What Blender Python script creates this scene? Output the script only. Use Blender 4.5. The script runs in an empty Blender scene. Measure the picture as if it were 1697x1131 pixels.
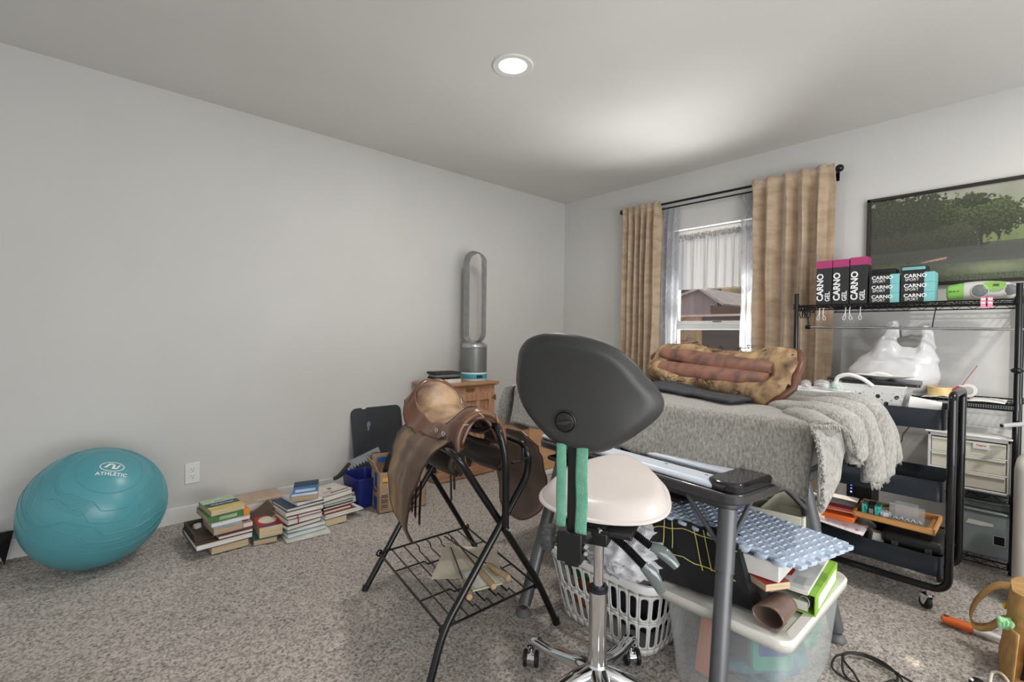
import bpy, bmesh, math, random
from mathutils import Vector, Matrix, noise
PI = math.pi
SC = bpy.context.scene
COL = SC.collection
R = math.radians
# ------------------------------------------------------------------ camera
cam_d = bpy.data.cameras.new('camera'); cam = bpy.data.objects.new('camera', cam_d); COL.objects.link(cam)
fw = Vector((0.66700125, 0.74492919, -0.01377826)); rt = Vector((0.74505608, -0.66686495, 0.01351201)); up = Vector((-0.00087725, 0.0192781, 0.99981378))
m = Matrix(((rt.x, up.x, -fw.x, -3.6566), (rt.y, up.y, -fw.y, -3.2984), (rt.z, up.z, -fw.z, 1.1029), (0, 0, 0, 1)))
cam.matrix_world = m
cam_d.sensor_width = 36.0; cam_d.sensor_fit = 'HORIZONTAL'; cam_d.lens = 36.0 * 792.26 / 1697.0
cam_d.clip_start = 0.05; cam_d.clip_end = 200
SC.camera = cam
# ------------------------------------------------------------------ light
W = bpy.data.worlds.new('daylight'); SC.world = W; W.use_nodes = True
bg = W.node_tree.nodes['Background']; bg.inputs[0].default_value = (0.95, 0.975, 1.0, 1); bg.inputs[1].default_value = 0.70
def light(name, kind, loc, target, energy, color=(1, 1, 1), size=None, size_y=None, angle=None, shape=None):
    d = bpy.data.lights.new(name, kind); d.energy = energy; d.color = color
    if kind == 'AREA':
        d.shape = shape or 'RECTANGLE'; d.size = size
        if size_y: d.size_y = size_y
    if angle is not None: d.angle = angle
    o = bpy.data.objects.new(name, d); COL.objects.link(o); o.location = loc
    o.rotation_euler = (Vector(target) - Vector(loc)).to_track_quat('-Z', 'Y').to_euler()
    return o
sun_dir = Vector((-1.30, -1.40, -1.02))
light('sun', 'SUN', (6, 6, 6), Vector((6, 6, 6)) + sun_dir, 11.0, (1.0, 0.86, 0.68), angle=R(0.8))
light('ground_bounce_fill', 'AREA', (1.05, -1.45, -0.05), (-1.1, -1.9, 2.5), 330, (1.0, 0.985, 0.96), size=1.5, size_y=1.1)  # added lamp outside, stands in for light bounced up off the ground
light('rear_fill', 'AREA', (-2.6, -5.3, 0.7), (-1.7, -2.2, 2.44), 75, (0.96, 0.98, 1.0), size=2.4, size_y=1.2)  # added fill lamp behind the camera, no window modelled there
light('foreground_fill', 'AREA', (-4.3, -5.4, 1.3), (-1.0, -2.7, 0.2), 30, (1.0, 0.98, 0.95), size=1.2, size_y=1.8)  # added fill lamp for the foreground objects, no doorway behind it
SC.view_settings.view_transform = 'Standard'
try: SC.view_settings.look = 'None'
except Exception: pass
SC.view_settings.gamma = 1.0; SC.view_settings.exposure = -0.10; SC.view_settings.use_curve_mapping = False
SC.cycles.max_bounces = 8; SC.cycles.diffuse_bounces = 5; SC.cycles.transparent_max_bounces = 16
SC.cycles.caustics_reflective = False; SC.cycles.caustics_refractive = False; SC.cycles.sample_clamp_indirect = 4.0
try: SC.cycles.use_denoising = True
except Exception: pass

# ------------------------------------------------------------------ materials
def lin(c):
    return tuple(((v / 255) / 12.92 if v / 255 <= 0.04045 else ((v / 255 + 0.055) / 1.055) ** 2.4) for v in c) + (1,)
MATS = {}
def M(name, col=(200, 200, 200), rough=0.5, metal=0.0, col2=None, vscale=20, vdetail=4, stretch=(1, 1, 1), lo=0.35, hi=0.65,
      bump=0.0, bscale=150, bstretch=None, spec=0.5, coat=0.0, sheen=0.0, alpha=1.0, emit=None, estr=0, trans=0.0, ior=1.45, wave=None):
    if name in MATS: return MATS[name]
    mt = bpy.data.materials.new(name); mt.use_nodes = True; nt = mt.node_tree; n = nt.nodes; l = nt.links
    b = n['Principled BSDF']; b.inputs['Base Color'].default_value = lin(col); b.inputs['Roughness'].default_value = rough
    b.inputs['Metallic'].default_value = metal; b.inputs['Specular IOR Level'].default_value = spec; b.inputs['IOR'].default_value = ior
    b.inputs['Coat Weight'].default_value = coat; b.inputs['Sheen Weight'].default_value = sheen
    b.inputs['Transmission Weight'].default_value = trans
    if emit: b.inputs['Emission Color'].default_value = lin(emit); b.inputs['Emission Strength'].default_value = estr
    tc = n.new('ShaderNodeTexCoord')
    if True:
        mp = n.new('ShaderNodeMapping'); mp.inputs['Scale'].default_value = stretch; l.new(tc.outputs['Object'], mp.inputs['Vector'])
        if wave:
            tx = n.new('ShaderNodeTexWave'); tx.bands_direction = wave[0]; tx.inputs['Scale'].default_value = wave[1]
            tx.inputs['Distortion'].default_value = wave[2]; tx.inputs['Detail'].default_value = 3; tx.inputs['Detail Scale'].default_value = wave[3] if len(wave) > 3 else 1
        else:
            tx = n.new('ShaderNodeTexNoise'); tx.inputs['Scale'].default_value = vscale; tx.inputs['Detail'].default_value = vdetail
        l.new(mp.outputs[0], tx.inputs['Vector'])
        rp = n.new('ShaderNodeValToRGB'); rp.color_ramp.elements[0].position = lo; rp.color_ramp.elements[1].position = hi
        c2 = col2 if col2 else tuple(max(0, v * 0.96) for v in col)
        rp.color_ramp.elements[0].color = lin(c2); rp.color_ramp.elements[1].color = lin(col)
        l.new(tx.outputs['Fac' if not wave else 'Fac'], rp.inputs[0]); l.new(rp.outputs[0], b.inputs['Base Color'])
    if bump:
        mp2 = n.new('ShaderNodeMapping'); mp2.inputs['Scale'].default_value = bstretch or (1, 1, 1); l.new(tc.outputs['Object'], mp2.inputs['Vector'])
        t2 = n.new('ShaderNodeTexNoise'); t2.inputs['Scale'].default_value = bscale; t2.inputs['Detail'].default_value = 3
        l.new(mp2.outputs[0], t2.inputs['Vector'])
        bp = n.new('ShaderNodeBump'); bp.inputs['Strength'].default_value = bump; bp.inputs['Distance'].default_value = 0.01
        l.new(t2.outputs['Fac'], bp.inputs['Height']); l.new(bp.outputs[0], b.inputs['Normal'])
    if alpha < 1:
        b.inputs['Alpha'].default_value = alpha
    MATS[name] = mt
    return mt
def flat(name, col, **k): return M(name, col, **k)

# ------------------------------------------------------------------ mesh builder
def cat(pts, k=6, closed=False):
    P = [Vector(p) for p in pts]; n = len(P); out = []
    if n < 3: return P
    rng = n if closed else n - 1
    for i in range(rng):
        p1, p2 = P[i], P[(i + 1) % n]
        p0 = P[i - 1] if (i > 0 or closed) else p1 * 2 - p2
        p3 = P[(i + 2) % n] if (i + 2 < n or closed) else p2 * 2 - p1
        for j in range(k):
            t = j / k
            out.append(0.5 * ((2 * p1) + (p2 - p0) * t + (2 * p0 - 5 * p1 + 4 * p2 - p3) * t * t + (3 * p1 - p0 - 3 * p2 + p3) * t ** 3))
    if not closed: out.append(P[-1])
    return out
def fillet(pts, r, k=5):
    """polyline with rounded corners"""
    P = [Vector(p) for p in pts]; out = [P[0]]
    for i in range(1, len(P) - 1):
        a, b, c = P[i - 1], P[i], P[i + 1]
        d1 = (a - b); d2 = (c - b); q = min(r, d1.length * 0.49, d2.length * 0.49)
        s = b + d1.normalized() * q; e = b + d2.normalized() * q
        for j in range(k + 1):
            t = j / k; out.append((1 - t) ** 2 * s + 2 * t * (1 - t) * b + t * t * e)
    out.append(P[-1]); return out
class MB:
    def __init__(s): s.v = []; s.f = []
    def add(s, vs, fs, mt=None):
        o = len(s.v)
        for v in vs:
            v = Vector(v); s.v.append(mt @ v if mt is not None else v)
        for f in fs: s.f.append(tuple(i + o for i in f))
        return s
    def box(s, c, d, rz=0, rx=0, ry=0, mt=None):
        x, y, z = d[0] / 2, d[1] / 2, d[2] / 2
        vs = [(-x, -y, -z), (x, -y, -z), (x, y, -z), (-x, y, -z), (-x, -y, z), (x, -y, z), (x, y, z), (-x, y, z)]
        T = Matrix.Translation(c) @ Matrix.Rotation(rz, 4, 'Z') @ Matrix.Rotation(ry, 4, 'Y') @ Matrix.Rotation(rx, 4, 'X')
        if mt is not None: T = mt @ T
        return s.add(vs, [(0, 3, 2, 1), (4, 5, 6, 7), (0, 1, 5, 4), (1, 2, 6, 5), (2, 3, 7, 6), (3, 0, 4, 7)], T)
    def bb(s, a, b, mt=None):
        return s.box([(a[i] + b[i]) / 2 for i in range(3)], [abs(b[i] - a[i]) for i in range(3)], mt=mt)
    def tube(s, pts, r, n=10, closed=False, mt=None, flat=None):
        P = [Vector(p) for p in pts]; N = len(P)
        rr = r if isinstance(r, (list, tuple)) else [r] * N
        tan = []
        for i in range(N):
            a = P[(i - 1) % N] if (i > 0 or closed) else P[i]; b = P[(i + 1) % N] if (i < N - 1 or closed) else P[i]
            t = (b - a); tan.append(t.normalized() if t.length > 1e-9 else Vector((0, 0, 1)))
        u = tan[0].orthogonal().normalized()
        if flat is not None:
            fl = Vector(flat[0]); u = (fl - tan[0] * fl.dot(tan[0])).normalized()
        vs = []; fs = []
        for i in range(N):
            if i:
                u = (u - tan[i] * u.dot(tan[i]))
                u = u.normalized() if u.length > 1e-6 else tan[i].orthogonal().normalized()
                if flat is not None and not (isinstance(flat, tuple) and len(flat) > 2):
                    fl = Vector(flat[0]); q = fl - tan[i] * fl.dot(tan[i])
                    if q.length > 1e-4: u = q.normalized()
            w = tan[i].cross(u)
            k = flat[1] if flat is not None else 1.0
            for j in range(n):
                a = 2 * PI * j / n
                vs.append(P[i] + (u * math.cos(a) + w * math.sin(a) * k) * rr[i])
        for i in range(N if closed else N - 1):
            i2 = (i + 1) % N
            for j in range(n):
                j2 = (j + 1) % n; fs.append((i * n + j, i * n + j2, i2 * n + j2, i2 * n + j))
        if not closed:
            fs.append(tuple(range(n - 1, -1, -1))); fs.append(tuple((N - 1) * n + j for j in range(n)))
        return s.add(vs, fs, mt)
    def cyl(s, a, b, r, r2=None, n=20, mt=None):
        return s.tube([a, b], [r, r if r2 is None else r2], n, mt=mt)
    def lathe(s, prof, n=32, mt=None, cap=True):
        vs = []; fs = []
        for r, z in prof:
            for j in range(n): vs.append((r * math.cos(2 * PI * j / n), r * math.sin(2 * PI * j / n), z))
        for i in range(len(prof) - 1):
            for j in range(n):
                j2 = (j + 1) % n; fs.append((i * n + j, i * n + j2, (i + 1) * n + j2, (i + 1) * n + j))
        if cap:
            fs.append(tuple(range(n - 1, -1, -1))); fs.append(tuple((len(prof) - 1) * n + j for j in range(n)))
        return s.add(vs, fs, mt)
    def grid(s, fn, nu, nv, cu=False, cv=False, mt=None):
        vs = [fn(i / (nu if cu else nu), j / (nv if cv else nv)) for i in range(nu + (0 if cu else 1)) for j in range(nv + (0 if cv else 1))]
        A = nu + (0 if cu else 1); B = nv + (0 if cv else 1); fs = []
        for i in range(nu):
            for j in range(nv):
                i2 = (i + 1) % A; j2 = (j + 1) % B; fs.append((i * B + j, i2 * B + j, i2 * B + j2, i * B + j2))
        return s.add(vs, fs, mt)
    def prism(s, out, z0, z1, mt=None):
        n = len(out); vs = [(p[0], p[1], z0) for p in out] + [(p[0], p[1], z1) for p in out]
        fs = [tuple(range(n - 1, -1, -1)), tuple(range(n, 2 * n))] + [(i, (i + 1) % n, n + (i + 1) % n, n + i) for i in range(n)]
        return s.add(vs, fs, mt)
    def ell(s, c, r, nu=20, nv=14, mt=None):
        def fn(u, v):
            a = 2 * PI * u; b = PI * (v * 0.998 + 0.001) - PI / 2
            return (c[0] + r[0] * math.cos(a) * math.cos(b), c[1] + r[1] * math.sin(a) * math.cos(b), c[2] + r[2] * math.sin(b))
        return s.grid(fn, nu, nv, cu=True, mt=mt)
    def build(s, name, mat, parent=None, world=False, smooth=40, bevel=0, bseg=2, sub=0, solid=0, soff=0, disp=None):
        me = bpy.data.meshes.new(name)
        vs = s.v
        if world and parent is not None:
            inv = parent.matrix_basis.inverted() if parent.parent is None else (parent.parent.matrix_basis @ parent.matrix_basis).inverted()
            vs = [inv @ v for v in vs]
        me.from_pydata([tuple(v) for v in vs], [], s.f)
        bm = bmesh.new(); bm.from_mesh(me); bmesh.ops.recalc_face_normals(bm, faces=bm.faces[:]); bm.to_mesh(me); bm.free()
        me.materials.append(mat)
        if smooth:
            me.shade_smooth(); me.set_sharp_from_angle(angle=R(smooth))
        ob = bpy.data.objects.new(name, me); COL.objects.link(ob)
        if parent is not None: ob.parent = parent
        if solid:
            md = ob.modifiers.new('solid', 'SOLIDIFY'); md.thickness = solid; md.offset = soff
        if bevel:
            md = ob.modifiers.new('bevel', 'BEVEL'); md.width = bevel; md.segments = bseg; md.limit_method = 'ANGLE'; md.angle_limit = R(40); md.harden_normals = False
        if sub:
            md = ob.modifiers.new('sub', 'SUBSURF'); md.levels = sub; md.render_levels = sub
        return ob
def thing(name, label, cat_, loc=(0, 0, 0), rz=0, group=None, rot=None):
    o = bpy.data.objects.new(name, None); COL.objects.link(o); o.location = loc; o.rotation_euler = rot if rot else (0, 0, rz)
    o.empty_display_size = 0.05
    o.matrix_basis = Matrix.Translation(loc) @ (Matrix.Rotation(rz, 4, 'Z') if not rot else (Matrix.Rotation(rot[2], 4, 'Z') @ Matrix.Rotation(rot[1], 4, 'Y') @ Matrix.Rotation(rot[0], 4, 'X')))
    return tag(o, label, cat_, group)
def tag(o, label, cat_, group=None, kind=None):
    o['label'] = label; o['category'] = cat_
    if group: o['group'] = group
    if kind: o['kind'] = kind
    return o
def struct(name, mb, mat, **k):
    o = mb.build(name, mat, **k); o['kind'] = 'structure'; return o
def dup(root, loc=None, rz=None, label=None, group=None):
    r = root.copy(); COL.objects.link(r)
    if loc is not None: r.location = loc
    if rz is not None: r.rotation_euler = (0, 0, rz)
    if label: r['label'] = label
    if group: r['group'] = group
    for ch in list(root.children):
        c = ch.copy(); COL.objects.link(c); c.parent = r
        for g in list(ch.children):
            d = g.copy(); COL.objects.link(d); d.parent = c
    return r
def text(body, size, mt, extrude=0.0004, weight=0.0, ax='CENTER', spacing=1.0):
    """returns an MB with the letters as flat extruded mesh, placed by matrix mt (text runs +x, up +y)"""
    cu = bpy.data.curves.new('lettering', 'FONT'); cu.body = body; cu.size = size; cu.extrude = extrude; cu.offset = weight
    cu.align_x = ax; cu.align_y = 'CENTER'; cu.space_character = spacing; cu.resolution_u = 3
    ob = bpy.data.objects.new('lettering', cu); COL.objects.link(ob)
    bpy.context.view_layer.update()
    dg = bpy.context.evaluated_depsgraph_get()
    me = bpy.data.meshes.new_from_object(ob.evaluated_get(dg))
    mb = MB(); mb.add([v.co.copy() for v in me.vertices], [tuple(p.vertices) for p in me.polygons], mt)
    bpy.data.objects.remove(ob); bpy.data.curves.remove(cu); bpy.data.meshes.remove(me)
    return mb
def frame(o, x, y):
    """matrix with given x and y axes and origin"""
    x = Vector(x).normalized(); y = Vector(y).normalized(); z = x.cross(y)
    return Matrix(((x.x, y.x, z.x, o[0]), (x.y, y.y, z.y, o[1]), (x.z, y.z, z.z, o[2]), (0, 0, 0, 1)))
def rrect(w, h, r, k=5):
    pts = []
    for cx, cy, a0 in ((w / 2 - r, h / 2 - r, 0), (-w / 2 + r, h / 2 - r, 90), (-w / 2 + r, -h / 2 + r, 180), (w / 2 - r, -h / 2 + r, 270)):
        for i in range(k + 1):
            a = R(a0 + 90 * i / k); pts.append((cx + r * math.cos(a), cy + r * math.sin(a)))
    return pts
def perf(mb, fn, cells, n=16):
    """cells (u0,v0,u1,v1,hw,hh,p): rectangles with a superellipse hole (hw,hh half sizes, 0 = solid); fn maps u,v to 3D"""
    for (u0, v0, u1, v1, hw, hh) in cells:
        cu, cv = (u0 + u1) / 2, (v0 + v1) / 2
        if hw <= 0:
            k = 4; mb.grid(lambda a, b: fn(u0 + (u1 - u0) * a, v0 + (v1 - v0) * b), k, 1); continue
        o = []; i_ = []
        for k in range(n):
            a = 2 * PI * (k + 0.5) / n; c, s_ = math.cos(a), math.sin(a)
            m_ = max(abs(c), abs(s_)); o.append((cu + c / m_ * (u1 - u0) / 2, cv + s_ / m_ * (v1 - v0) / 2))
            if hh > hw: x, y = hw * c, (hh - hw) * (1 if s_ > 0 else -1) + hw * s_
            elif hw > hh: x, y = (hw - hh) * (1 if c > 0 else -1) + hh * c, hh * s_
            else: x, y = hw * c, hh * s_
            i_.append((cu + x, cv + y))
        vs = [fn(*p) for p in o] + [fn(*p) for p in i_]
        mb.add(vs, [(k, (k + 1) % n, n + (k + 1) % n, n + k) for k in range(n)])
# ------------------------------------------------------------------ common materials
wall_m = M('painted_wall', (203, 202, 199), 0.85, col2=(200, 199, 196), vscale=2, bump=0.06, bscale=140, spec=0.2)
ceil_m = M('painted_ceiling', (216, 215, 212), 0.9, col2=(213, 212, 209), vscale=2, bump=0.05, bscale=90, spec=0.15)
trim_m = M('white_trim', (222, 221, 218), 0.45, vscale=3)
white_pl = M('white_plastic', (225, 225, 222), 0.4, vscale=4)
black_pl = M('black_plastic', (26, 26, 27), 0.45, col2=(22, 22, 23), vscale=6)
black_mt = M('black_tube_metal', (22, 23, 24), 0.28, metal=0.4, col2=(18, 18, 20), vscale=8, coat=0.3)
chrome = M('chrome', (225, 226, 228), 0.09, metal=1.0, col2=(215, 216, 218))
navy_mt = M('dark_painted_steel', (36, 41, 48), 0.4, metal=0.3, col2=(32, 37, 44), vscale=6)
gray_mt = M('grey_painted_steel', (98, 99, 101), 0.4, metal=0.35, col2=(92, 93, 95), vscale=5)
shade_m = M('dark_grey_plastic', (54, 54, 53), 0.42, col2=(50, 50, 49), vscale=5)
white_ink = M('white_ink', (238, 238, 238), 0.6)
black_ink = M('black_ink', (22, 22, 22), 0.6)
paper_m = M('white_paper', (232, 231, 226), 0.8, vscale=8)
oak_m = M('oak_wood', (194, 152, 120), 0.42, col2=(160, 118, 88), stretch=(9, 9, 0.9), vscale=9, lo=0.3, hi=0.7, bump=0.05, bscale=60, bstretch=(6, 6, 0.6))
# ------------------------------------------------------------------ the room
mb = MB(); mb.bb((-6.0, 0, -0.12), (0.15, 0.12, 2.6)); struct('wall_left', mb, wall_m)
WY0, WY1, WZ0, WZ1 = -1.90, -1.18, 0.80, 1.985
mb = MB()
for a, b in (((0, 0, -0.12), (0.16, WY1, 2.6)), ((0, WY0, -0.12), (0.16, -5.6, 2.6)), ((0, WY1, -0.12), (0.16, WY0, WZ0)), ((0, WY1, WZ1), (0.16, WY0, 2.6))):
    mb.bb(a, b)
struct('wall_right', mb, wall_m)
mb = MB(); mb.bb((-6.0, -5.6, 2.44), (0.15, 0.12, 2.56)); struct('ceiling', mb, ceil_m)
# carpet: fine piled relief
carpet_m = M('carpet_pile', (206, 195, 185), 0.95, col2=(100, 91, 84), vscale=105, vdetail=8, lo=0.32, hi=0.58, bump=1.0, bscale=190, spec=0.05, sheen=0.4)
def carpet_z(x, y):
    return 0.004 * noise.noise((x * 95, y * 95, 0.3)) + 0.004 * noise.noise((x * 43, y * 43, 3.3)) + 0.003 * noise.noise((x * 6, y * 6, 7.7))
mb = MB(); NX, NY = 470, 400
x0, x1, y0, y1 = -4.6, 0.0, -3.9, 0.0
mb.grid(lambda u, v: (x0 + (x1 - x0) * u, y0 + (y1 - y0) * v, -0.004 + carpet_z(x0 + (x1 - x0) * u, y0 + (y1 - y0) * v)), NX, NY)
mb.bb((-6.0, -5.6, -0.12), (0.0, 0.0, -0.02)); mb.bb((-6.0, -5.6, -0.03), (-4.6, 0, -0.004)); mb.bb((-4.6, -5.6, -0.03), (0, -3.9, -0.004))
struct('floor', mb, carpet_m, smooth=180)
mb = MB(); mb.bb((-6.0, -0.014, -0.01), (0, 0, 0.088)); struct('baseboard_left', mb, trim_m, bevel=0.004)
mb = MB(); mb.bb((-0.014, -0.014, -0.01), (0, -5.6, 0.088)); struct('baseboard_right', mb, trim_m, bevel=0.004)
# window
wf = MB(); fx0, fx1 = 0.07, 0.12
for a, b in (((fx0, WY1, WZ0), (fx1, WY1 - 0.045, WZ1)), ((fx0, WY0, WZ0), (fx1, WY0 + 0.045, WZ1)), ((fx0, WY0, WZ1 - 0.05), (fx1, WY1, WZ1)), ((fx0, WY0, WZ0), (fx1, WY1, WZ0 + 0.05))):
    wf.bb(a, b)
win = struct('window_1', wf, white_pl, bevel=0.004)
mb = MB(); mb.bb((fx0 - 0.005, WY0 + 0.045, 1.163), (fx1 - 0.01, WY1 - 0.045, 1.232)); mb.bb((fx0 - 0.012, WY0 + 0.045, 1.205), (fx0, WY1 - 0.045, 1.216))
mb.build('meeting_rail', white_pl, win, bevel=0.003)
mb = MB(); mb.bb((fx0 - 0.012, -1.60, 1.222), (fx0 + 0.01, -1.53, 1.236)); mb.build('sash_latch', M('latch_grey', (120, 120, 120), 0.4), win, bevel=0.002)
gm = bpy.data.materials.new('window_glass'); gm.use_nodes = True; nt = gm.node_tree; nt.nodes.clear()
o_ = nt.nodes.new('ShaderNodeOutputMaterial'); tr = nt.nodes.new('ShaderNodeBsdfTransparent'); gl = nt.nodes.new('ShaderNodeBsdfGlossy'); mx = nt.nodes.new('ShaderNodeMixShader')
gl.inputs['Roughness'].default_value = 0.02; mx.inputs[0].default_value = 0.06; tr.inputs[0].default_value = (0.97, 0.98, 0.98, 1)
nt.links.new(tr.outputs[0], mx.inputs[1]); nt.links.new(gl.outputs[0], mx.inputs[2]); nt.links.new(mx.outputs[0], o_.inputs[0])
for za, zb, xx in ((WZ0 + 0.05, 1.17, 0.088), (1.225, WZ1 - 0.05, 0.10)):
    mb = MB(); mb.bb((xx, WY0 + 0.04, za), (xx + 0.004, WY1 - 0.04, zb)); mb.build('window_pane', gm, win, smooth=0)
mb = MB(); mb.bb((0.0, WY0, WZ0 - 0.02), (0.075, WY1, WZ0 + 0.004)); mb.build('window_sill', trim_m, win, bevel=0.003)
# recessed ceiling light
t = thing('ceiling_light', 'round white recessed ceiling light, switched on, with a trim ring', 'ceiling light', (-2.07, -1.505, 2.44))
mb = MB(); mb.lathe([(0.068, 0.004), (0.070, -0.004), (0.098, -0.007), (0.102, -0.004), (0.102, 0.002)], 48); mb.build('trim_ring', white_pl, t)
mb = MB(); mb.lathe([(0.001, -0.002), (0.069, -0.002), (0.069, 0.002)], 48); mb.build('light_lens', M('lamp_lens', (255, 252, 246), 0.5, emit=(255, 250, 240), estr=9), t)
lamp = light('ceiling_lamp', 'AREA', (-2.07, -1.505, 2.425), (-2.07, -1.505, 0), 17, (1, 0.97, 0.93), size=0.13, shape='DISK')
lamp.parent = t; lamp.location = (0, 0, -0.012)
t2 = dup(t, (-1.25, -3.85, 2.44), 0, 'second round recessed ceiling light, unseen, added to light the right end of the room')  # out of view, added to brighten floor and cart on the right
for c_ in t2.children:
    if c_.type == 'LIGHT': c_.data = c_.data.copy(); c_.data.energy = 27; c_.data.color = (1, 0.96, 0.90)
# wall outlet
t = thing('wall_outlet', 'white double wall socket low on the left wall beside the teal ball', 'electrical outlet', (-3.186, 0, 0.272))
mb = MB(); mb.box((0, -0.003, 0), (0.074, 0.006, 0.12)); mb.build('cover_plate', white_pl, t, bevel=0.003)
for dz in (0.020, -0.020):
    mb = MB(); mb.prism(rrect(0.034, 0.029, 0.009), 0, 0.003, Matrix.Translation((0, -0.006, dz)) @ Matrix.Rotation(PI / 2, 4, 'X')); rc = mb.build('receptacle', white_pl, t, bevel=0.0006)
    mb = MB()
    for dx in (-0.0065, 0.0065): mb.box((dx, -0.0093, dz + 0.004), (0.002, 0.0012, 0.007))
    mb.cyl((0, -0.0098, dz - 0.007), (0, -0.0085, dz - 0.007), 0.0025, n=10)
    mb.build('slots', black_ink, rc)

# ------------------------------------------------------------------ curtains
velvet = M('beige_velvet', (196, 174, 148), 0.7, col2=(172, 150, 124), stretch=(3, 3, 9), vscale=2.6, vdetail=5, lo=0.36, hi=0.60, sheen=0.8, bump=0.12, bscale=26, bstretch=(1, 1, 0.6))
t = thing('curtain_rod', 'black metal curtain rod with ball finials above the window', 'curtain rod', (-0.09, -1.57, 2.195))
RZ0, RZ1 = 2.20, 2.185
mb = MB(); mb.cyl((-0.09, -0.77, RZ0), (-0.09, -2.385, RZ1), 0.0095, n=14); mb.build('rod', black_mt, t, world=True)
mb = MB(); mb.cyl((-0.055, -0.80, RZ0 - 0.03), (-0.055, -2.36, RZ1 - 0.03), 0.006, n=10); mb.build('inner_rod', black_mt, t, world=True)
for y, z in ((-0.765, RZ0), (-2.405, RZ1)):
    mb = MB(); mb.ell((-0.09, y, z), (0.024, 0.024, 0.024)); mb.cyl((-0.09, y + 0.02 * (1 if y < -1.5 else -1), z), (-0.09, y, z), 0.013); mb.build('finial', black_mt, t, world=True)
for y in (-0.80, -2.37):
    mb = MB(); mb.bb((-0.09, y - 0.006, 2.17), (0.0, y + 0.006, 2.185)); mb.bb((-0.006, y - 0.015, 2.13), (0.0, y + 0.015, 2.21)); mb.build('bracket', black_mt, t, world=True, bevel=0.001)
def curtain(name, label, y0, y1, ztop, zbot, x, folds, amp, mat, seed, solid=0.004, y0b=None, y1b=None, gather=0.35):
    random.seed(seed); ph = [random.uniform(-0.5, 0.5) for _ in range(folds + 2)]; am = [random.uniform(0.6, 1.25) for _ in range(folds + 2)]
    y0b = y0 if y0b is None else y0b; y1b = y1 if y1b is None else y1b
    def fn(u, v):
        z = ztop + (zbot - ztop) * v
        w = u * folds; i = int(min(w, folds - 1e-6)); fr = w - i
        a = am[i] * (1 - fr) + am[i + 1] * fr
        s_ = math.sin(2 * PI * w + ph[i] * (1 - fr) + ph[i + 1] * fr)
        s_ = math.copysign(abs(s_) ** 0.8, s_)
        head = max(0, 1 - v / 0.07); head = head * head * (3 - 2 * head)
        xx = x - 0.026 * head * (1 if amp > 0.02 else 0) - amp * a * s_ * (1 - 0.80 * head) - 0.010 * math.sin(4 * PI * w + i) * (1 if amp > 0.02 else 0.3) * min(1, v * 9) + 0.012 * noise.noise((u * 5, v * 3, seed)) * min(1, v * 6)
        ya = y0 + (y0b - y0) * v; yb = y1 + (y1b - y1) * v
        yy = ya + (yb - ya) * (u + 0.012 * math.sin(2 * PI * (w + 0.25)) * 1.0) + 0.010 * noise.noise((u * 4, v * 5, seed + 5)) * min(1, v * 8)
        if v < 0.05: xx += 0.010 * noise.noise((u * 30, v * 60, seed))
        return (xx, yy, z + 0.006 * math.sin(2 * PI * w * 1.0) * (1 if v == 0 else 0))
    mb = MB(); mb.grid(fn, folds * 16, 60)
    o = mb.build(name, mat, solid=solid, smooth=180)
    return tag(o, label, 'curtain')
n_ = velvet.node_tree; b_ = n_.nodes['Principled BSDF']; tl_ = n_.nodes.new('ShaderNodeBsdfTranslucent'); tl_.inputs[0].default_value = lin((226, 150, 92)); mx2 = n_.nodes.new('ShaderNodeMixShader'); mx2.inputs[0].default_value = 0.14
n_.links.new(b_.outputs[0], mx2.inputs[1]); n_.links.new(tl_.outputs[0], mx2.inputs[2]); n_.links.new(mx2.outputs[0], n_.nodes['Material Output'].inputs[0])
curtain('velvet_curtain', 'beige velvet curtain hanging to the left of the window', -0.775, -1.15, 2.225, 0.03, -0.09, 6, 0.030, velvet, 3, y0b=-0.76, y1b=-1.13)
curtain('velvet_curtain', 'wide beige velvet curtain right of the window behind the wire shelving', -1.875, -2.38, 2.22, 0.03, -0.09, 5, 0.036, velvet, 8, y0b=-1.90, y1b=-2.37)
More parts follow.
